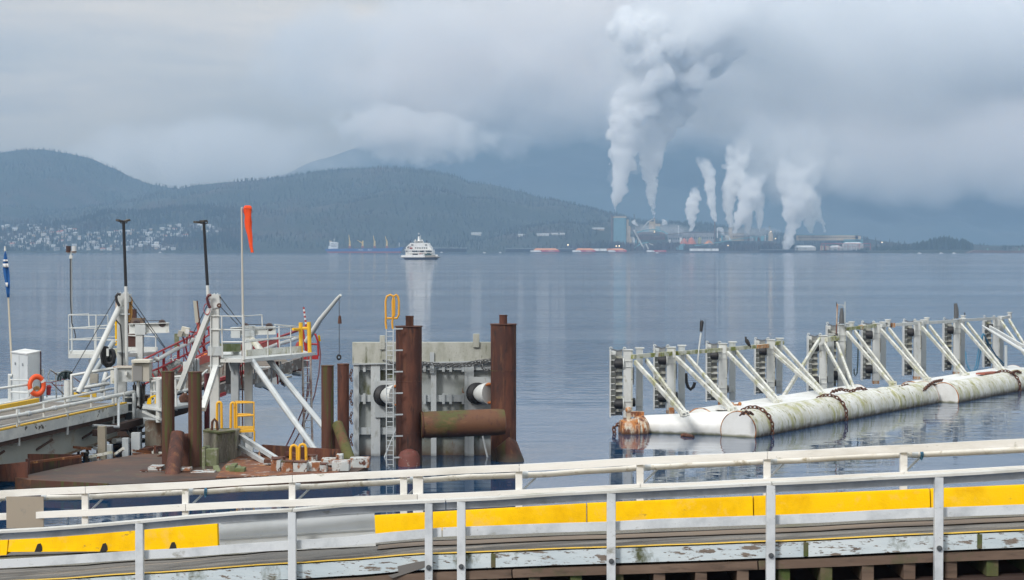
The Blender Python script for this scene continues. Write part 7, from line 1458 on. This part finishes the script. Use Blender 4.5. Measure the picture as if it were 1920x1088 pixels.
# yellow cage and hoops by the concrete block
YC2 = mat('cage_yellow', (.74, .40, .02), .5, [((.4, .22, .05), 6, .6, .7)])
def hoop(x0, x1, y0, y1, D, lab, par=None, w_=.05):
    xm = (x0 + x1) / 2; r = (x1 - x0) / 2; o = obj('hoop_rail', MB().tube([P(x0 - .5, y1, D), P(x0, y0 + r, D), P(x0 + r * .3, y0 + r * .3, D), P(xm, y0, D), P(x1 - r * .3, y0 + r * .3, D), P(x1, y0 + r, D), P(x1 + .8, y1, D)], w_, 10), YC2, par); 
    if lab: tag(o, lab, 'handrail', 'yellow hoop handrails')
    return o
hoop(407, 415, 754, 803, 70.5, 'leftmost tall yellow hoop handrail above the concrete block'); hoop(433, 440, 755, 803, 70.5, 'yellow hoop handrail beside the yellow cage')
hoop(545, 557, 835, 888, 66.5, 'left of the two yellow hoops at the water ladder'); hoop(561, 573.5, 833, 888, 66.5, 'right of the two yellow hoops at the water ladder')
t = thing('yellow_cage', 'small yellow railed step cage beside the concrete block', 'cage', P(458, 812, 71)); each('rail', [[(444, 806, 70.4), (444, 756, 70.4), (476, 755, 70.4), (476, 806, 70.4)], [(444, 780.5, 70.4), (476, 778.5, 70.4)], [(444, 756, 70.4), (441, 753.5, 72), (461, 753.5, 72)], [(441, 754, 72), (441, 802, 72)], [(441, 777, 72), (470, 777, 72)], [(476, 755, 70.4), (461, 753.5, 72)], [(477, 808, 70.4), (477, 830, 70.4)], [(446, 810, 70.4), (446, 835, 70.4)]], .035, YC2, t); obj('floor', MB().prism([P(439, 808, 70.4), P(477, 806, 70.4), P(474, 799, 72), P(442, 799, 72)], (0, 0, -.08)), YC2, t)
# concrete block and mossy posts
t = thing('concrete_block', 'weathered concrete block with green moss on top at the foot of the right tower', 'concrete block', P(411, 880, 69)); obj('block', MB().prism([P(381, 880, 69.5), P(409, 884, 68), P(442, 878, 69.3), P(441, 809, 69.3), P(409, 813, 68), P(381, 809, 69.5)], (0, 1.4, 0)), M_CONC, t, bevel=.04); obj('moss_cap', MB().prism([P(380.5, 810, 69.5), P(409, 814, 68), P(442, 810, 69.3), P(430, 806, 71), P(390, 806, 71)], (0, 0, .06)), M_MOSST, t)
o = obj('mooring_bracket', MB().tube([P(397, 810, 69.5), P(398, 792, 69.5), P(402, 786, 69.5), P(407, 792, 69.5), P(408, 810, 69.5)], .05, 8), M_CHAIN); tag(o, 'dark hooped iron bracket on the concrete block', 'bracket')
t = thing('mossy_fender_post', 'low green mossy timber posts in front of the concrete block', 'fender post', P(393, 900, 66.5)); bx('post', 386, 407, 842, 878, 67, .4, M_MOSSC, t, .03); bx('post', 378.5, 384.5, 839, 900, 66, .12, M_MOSSC, t, .02); bx('post', 380, 392, 837, 880, 67.3, .3, M_MOSSC, t, .03)
# ---- the rusty float
FZ = .42
t = thing('float_barge', 'low rusty steel float under the ferry ramp, orange brown deck with white fender boxes', 'float', G(350, 890, 0))
def gz(px, py): return G(px, py, FZ)
obj('deck', MB().prism([gz(28, 896), gz(60, 901), gz(203, 908), gz(268, 906), gz(420, 897), gz(660, 889), gz(690, 874), gz(640, 864), gz(510, 849), gz(430, 846), gz(260, 852), gz(140, 871), gz(80, 884)], (0, 0, -.5)), M_FLOATD, t)
obj('orange_deck', MB().prism([v + Vector((0, 0, .006)) for v in (gz(404, 897), gz(640, 888), gz(600, 868), gz(540, 858), gz(440, 857), gz(420, 875))], (0, 0, .02)), M_ORD, t)
obj('back_wall', MB().beam(G(492, 856, FZ) + Vector((0, 0, .16)), G(640, 866, FZ) + Vector((0, 0, .16)), .08, .55), M_RUST, t)
obj('front_lip', MB().beam(gz(203, 908.3) + Vector((0, -.05, -.1)), gz(60, 901.3) + Vector((0, -.05, -.1)), .08, .26), M_RUST2, t)
obj('side_wall', MB().prism([G(52, 903, .0), G(52, 903, .0) + Vector((0, 0, .95)), G(150, 874, .2) + Vector((0, 0, .42)), G(150, 874, .2)], (.05, .05, 0)), M_RUST, t); obj('side_wall', MB().prism([G(-40, 903, .25), G(-40, 903, .25) + Vector((0, 0, .5)), G(52, 903, .3) + Vector((0, 0, .65)), G(52, 903, .3)], (0, .06, 0)), M_RUST, t); obj('wall_foot', MB().box(G(52, 905, .1) + Vector((0, 0, .25)), (.12, .12, 1.1)), M_RUST, t)
obj('cap_rail', MB().beam(G(-40, 893, .5) + Vector((0, 0, .25)), G(150, 864, .5) + Vector((0, 0, .15)), .1, .08), M_ORD, t)
# white fender boxes along the front of the float
M_FB = mat('fender_box_white', (.46, .50, .51), .6, [((.58, .60, .58), 1.2, .45, .6), ((.26, .10, .04), 2.4, .50, .57, (1, 1, .7)), ((.10, .035, .02), 4, .56, .60), ((.16, .17, .07), 1.5, .6, .7)], bump=(12, .006))
for i, (x0, x1, y0, y1) in enumerate(((262, 311, 884, 904), (333, 356, 885, 904), (356.5, 379, 886, 903), (277, 302, 876, 886), (336, 356, 878, 887), (378, 402, 884, 902), (403, 424, 886, 900), (430, 440, 873, 895), (440, 458, 878, 893), (508, 526, 862, 888), (527, 549, 867, 889), (549.6, 575, 868, 889), (575.6, 600, 868, 888), (602, 628, 861, 873), (600, 612, 872, 886), (622, 654, 866, 884), (630, 642, 853, 866), (575, 592, 856, 868), (655, 692, 860, 878), (318, 330, 888, 898))):
    D = 65.3 - (i % 3) * .12 if y1 > 880 else 66.6; bx('fender_box', x0, x1, y0, y1, D, .5 + .1 * (i % 4), M_FB if not 6 < i < 9 else M_MOSSC, t, .015)
    if i in (0, 1, 9, 10, 11, 14, 17): bx('rust_lip', x0, x1, y0 - 1.6, y0 - .3, D - .02, .5, M_RUST, t)
for x0 in (405, 428, 446): obj('timber_wedge', MB().prism([P(x0, 900, 65.2), P(x0 - 6, 874, 65.6), P(x0 + 4, 873, 65.6), P(x0 + 15, 898, 65.2)], (0, .14, 0)), M_MOSSC, t)
obj('anchor_block', MB().prism([P(511, 884, 66.6), P(513, 864, 66.6), P(526, 862, 66.6), P(526, 886, 66.6)], (0, .4, 0)), M_GS, t)
rng = random.Random(23)
# clutter of steelwork between float and bridge
for i in range(60):
    x = rng.uniform(90, 300); ya = rng.uniform(834, 872); D = rng.uniform(70, 76); m = rng.choice([M_RUST, M_RUST, M_CHAIN, M_GS, M_WSG, M_ORD])
    if rng.random() < .4: a = P(x, ya, D); obj('frame_member', MB().beam((a.x, a.y, .2), a, .09, .12, (0, 1, 0)), m, t)
    else: obj('frame_member', MB().beam(P(x, ya + 4, D), P(x + rng.uniform(14, 50), ya + rng.uniform(-8, 8), D + rng.uniform(-1, 1)), .08, .10), m, t)
for i in range(7):
    x = rng.uniform(480, 620); obj('frame_member', MB().box(G(x, rng.uniform(853, 872), .5) + Vector((0, 0, .1)), (rng.uniform(.15, .5), .25, rng.uniform(.08, .3))), rng.choice([M_RUST, M_MAR, M_CHAIN, M_ORD]), t)
obj('white_gusset', MB().prism([P(160, 870, 73), P(178, 850, 73), P(196, 872, 73)], (0, .08, 0)), M_WSG, t); obj('white_gusset', MB().prism([P(480, 872, 68.5), P(486, 845, 68.5), P(492, 872, 68.5)], (0, .08, 0)), M_MAR, t)

# finer steelwork: lattice of the red rails, hangers under the platforms, cable trays and loose gear on the float
rl = thing('ramp_lattice', 'red steel lattice and stiffeners along the side of the hinged ferry ramp', 'lattice', P(345, 690, 83))
for k in range(9):
    x0 = 285 + k * 12; y0 = interp(x0, [(262, 708), (395, 642)]); x1 = x0 + 9; y1 = interp(x1, [(268, 722), (395, 657)]) + 6; D = 80.5 + k * .8
    obj('diagonal', MB().beam(P(x0, y0, D), P(x1, y1, D), .04, .05), M_RED, rl); obj('picket', MB().beam(P(x0, interp(x0, [(268, 676), (395, 613)]), D), P(x0 - .5, y1 + 4, D), .035, .035, (0, 1, 0)), M_RED, rl)
obj('toe_plate', MB().beam(P(285, 730, 80.8), P(300, 722, 81.3), .05, .3), M_REDP, rl)
t = thing('platform_hangers', 'thin grey hangers and pipes under the right platform', 'pipework', P(500, 720, 77))
rng = random.Random(91)
for k in range(16):
    x = rng.uniform(418, 548); D = rng.uniform(75, 79); y = 678; obj('hanger', MB().tube([P(x, y, D), P(x + rng.uniform(-6, 10), y + rng.uniform(12, 46), D)], rng.uniform(.018, .04), 6), rng.choice([M_GS, M_CHAIN, M_RED, M_GALV]), t)
t = thing('under_bridge_gear', 'dark pipes and brackets packed under the end of the ferry bridge', 'pipework', P(240, 800, 77))
for k in range(34):
    x = rng.uniform(196, 300); y = rng.uniform(768, 846); D = rng.uniform(76.2, 78); L_ = rng.uniform(6, 30); dy = rng.choice((0, rng.uniform(-14, 14), L_ * .8)); obj('pipe_run', MB().tube([P(x, y, D), P(x + L_ * .7, y + dy, D)], rng.uniform(.025, .09), 7), rng.choice([M_DARKT, M_CHAIN, M_RUST, M_GS, M_BLK]), t)
bx('dark_housing', 205, 262, 800, 842, 78.5, .5, M_DARKT, t)
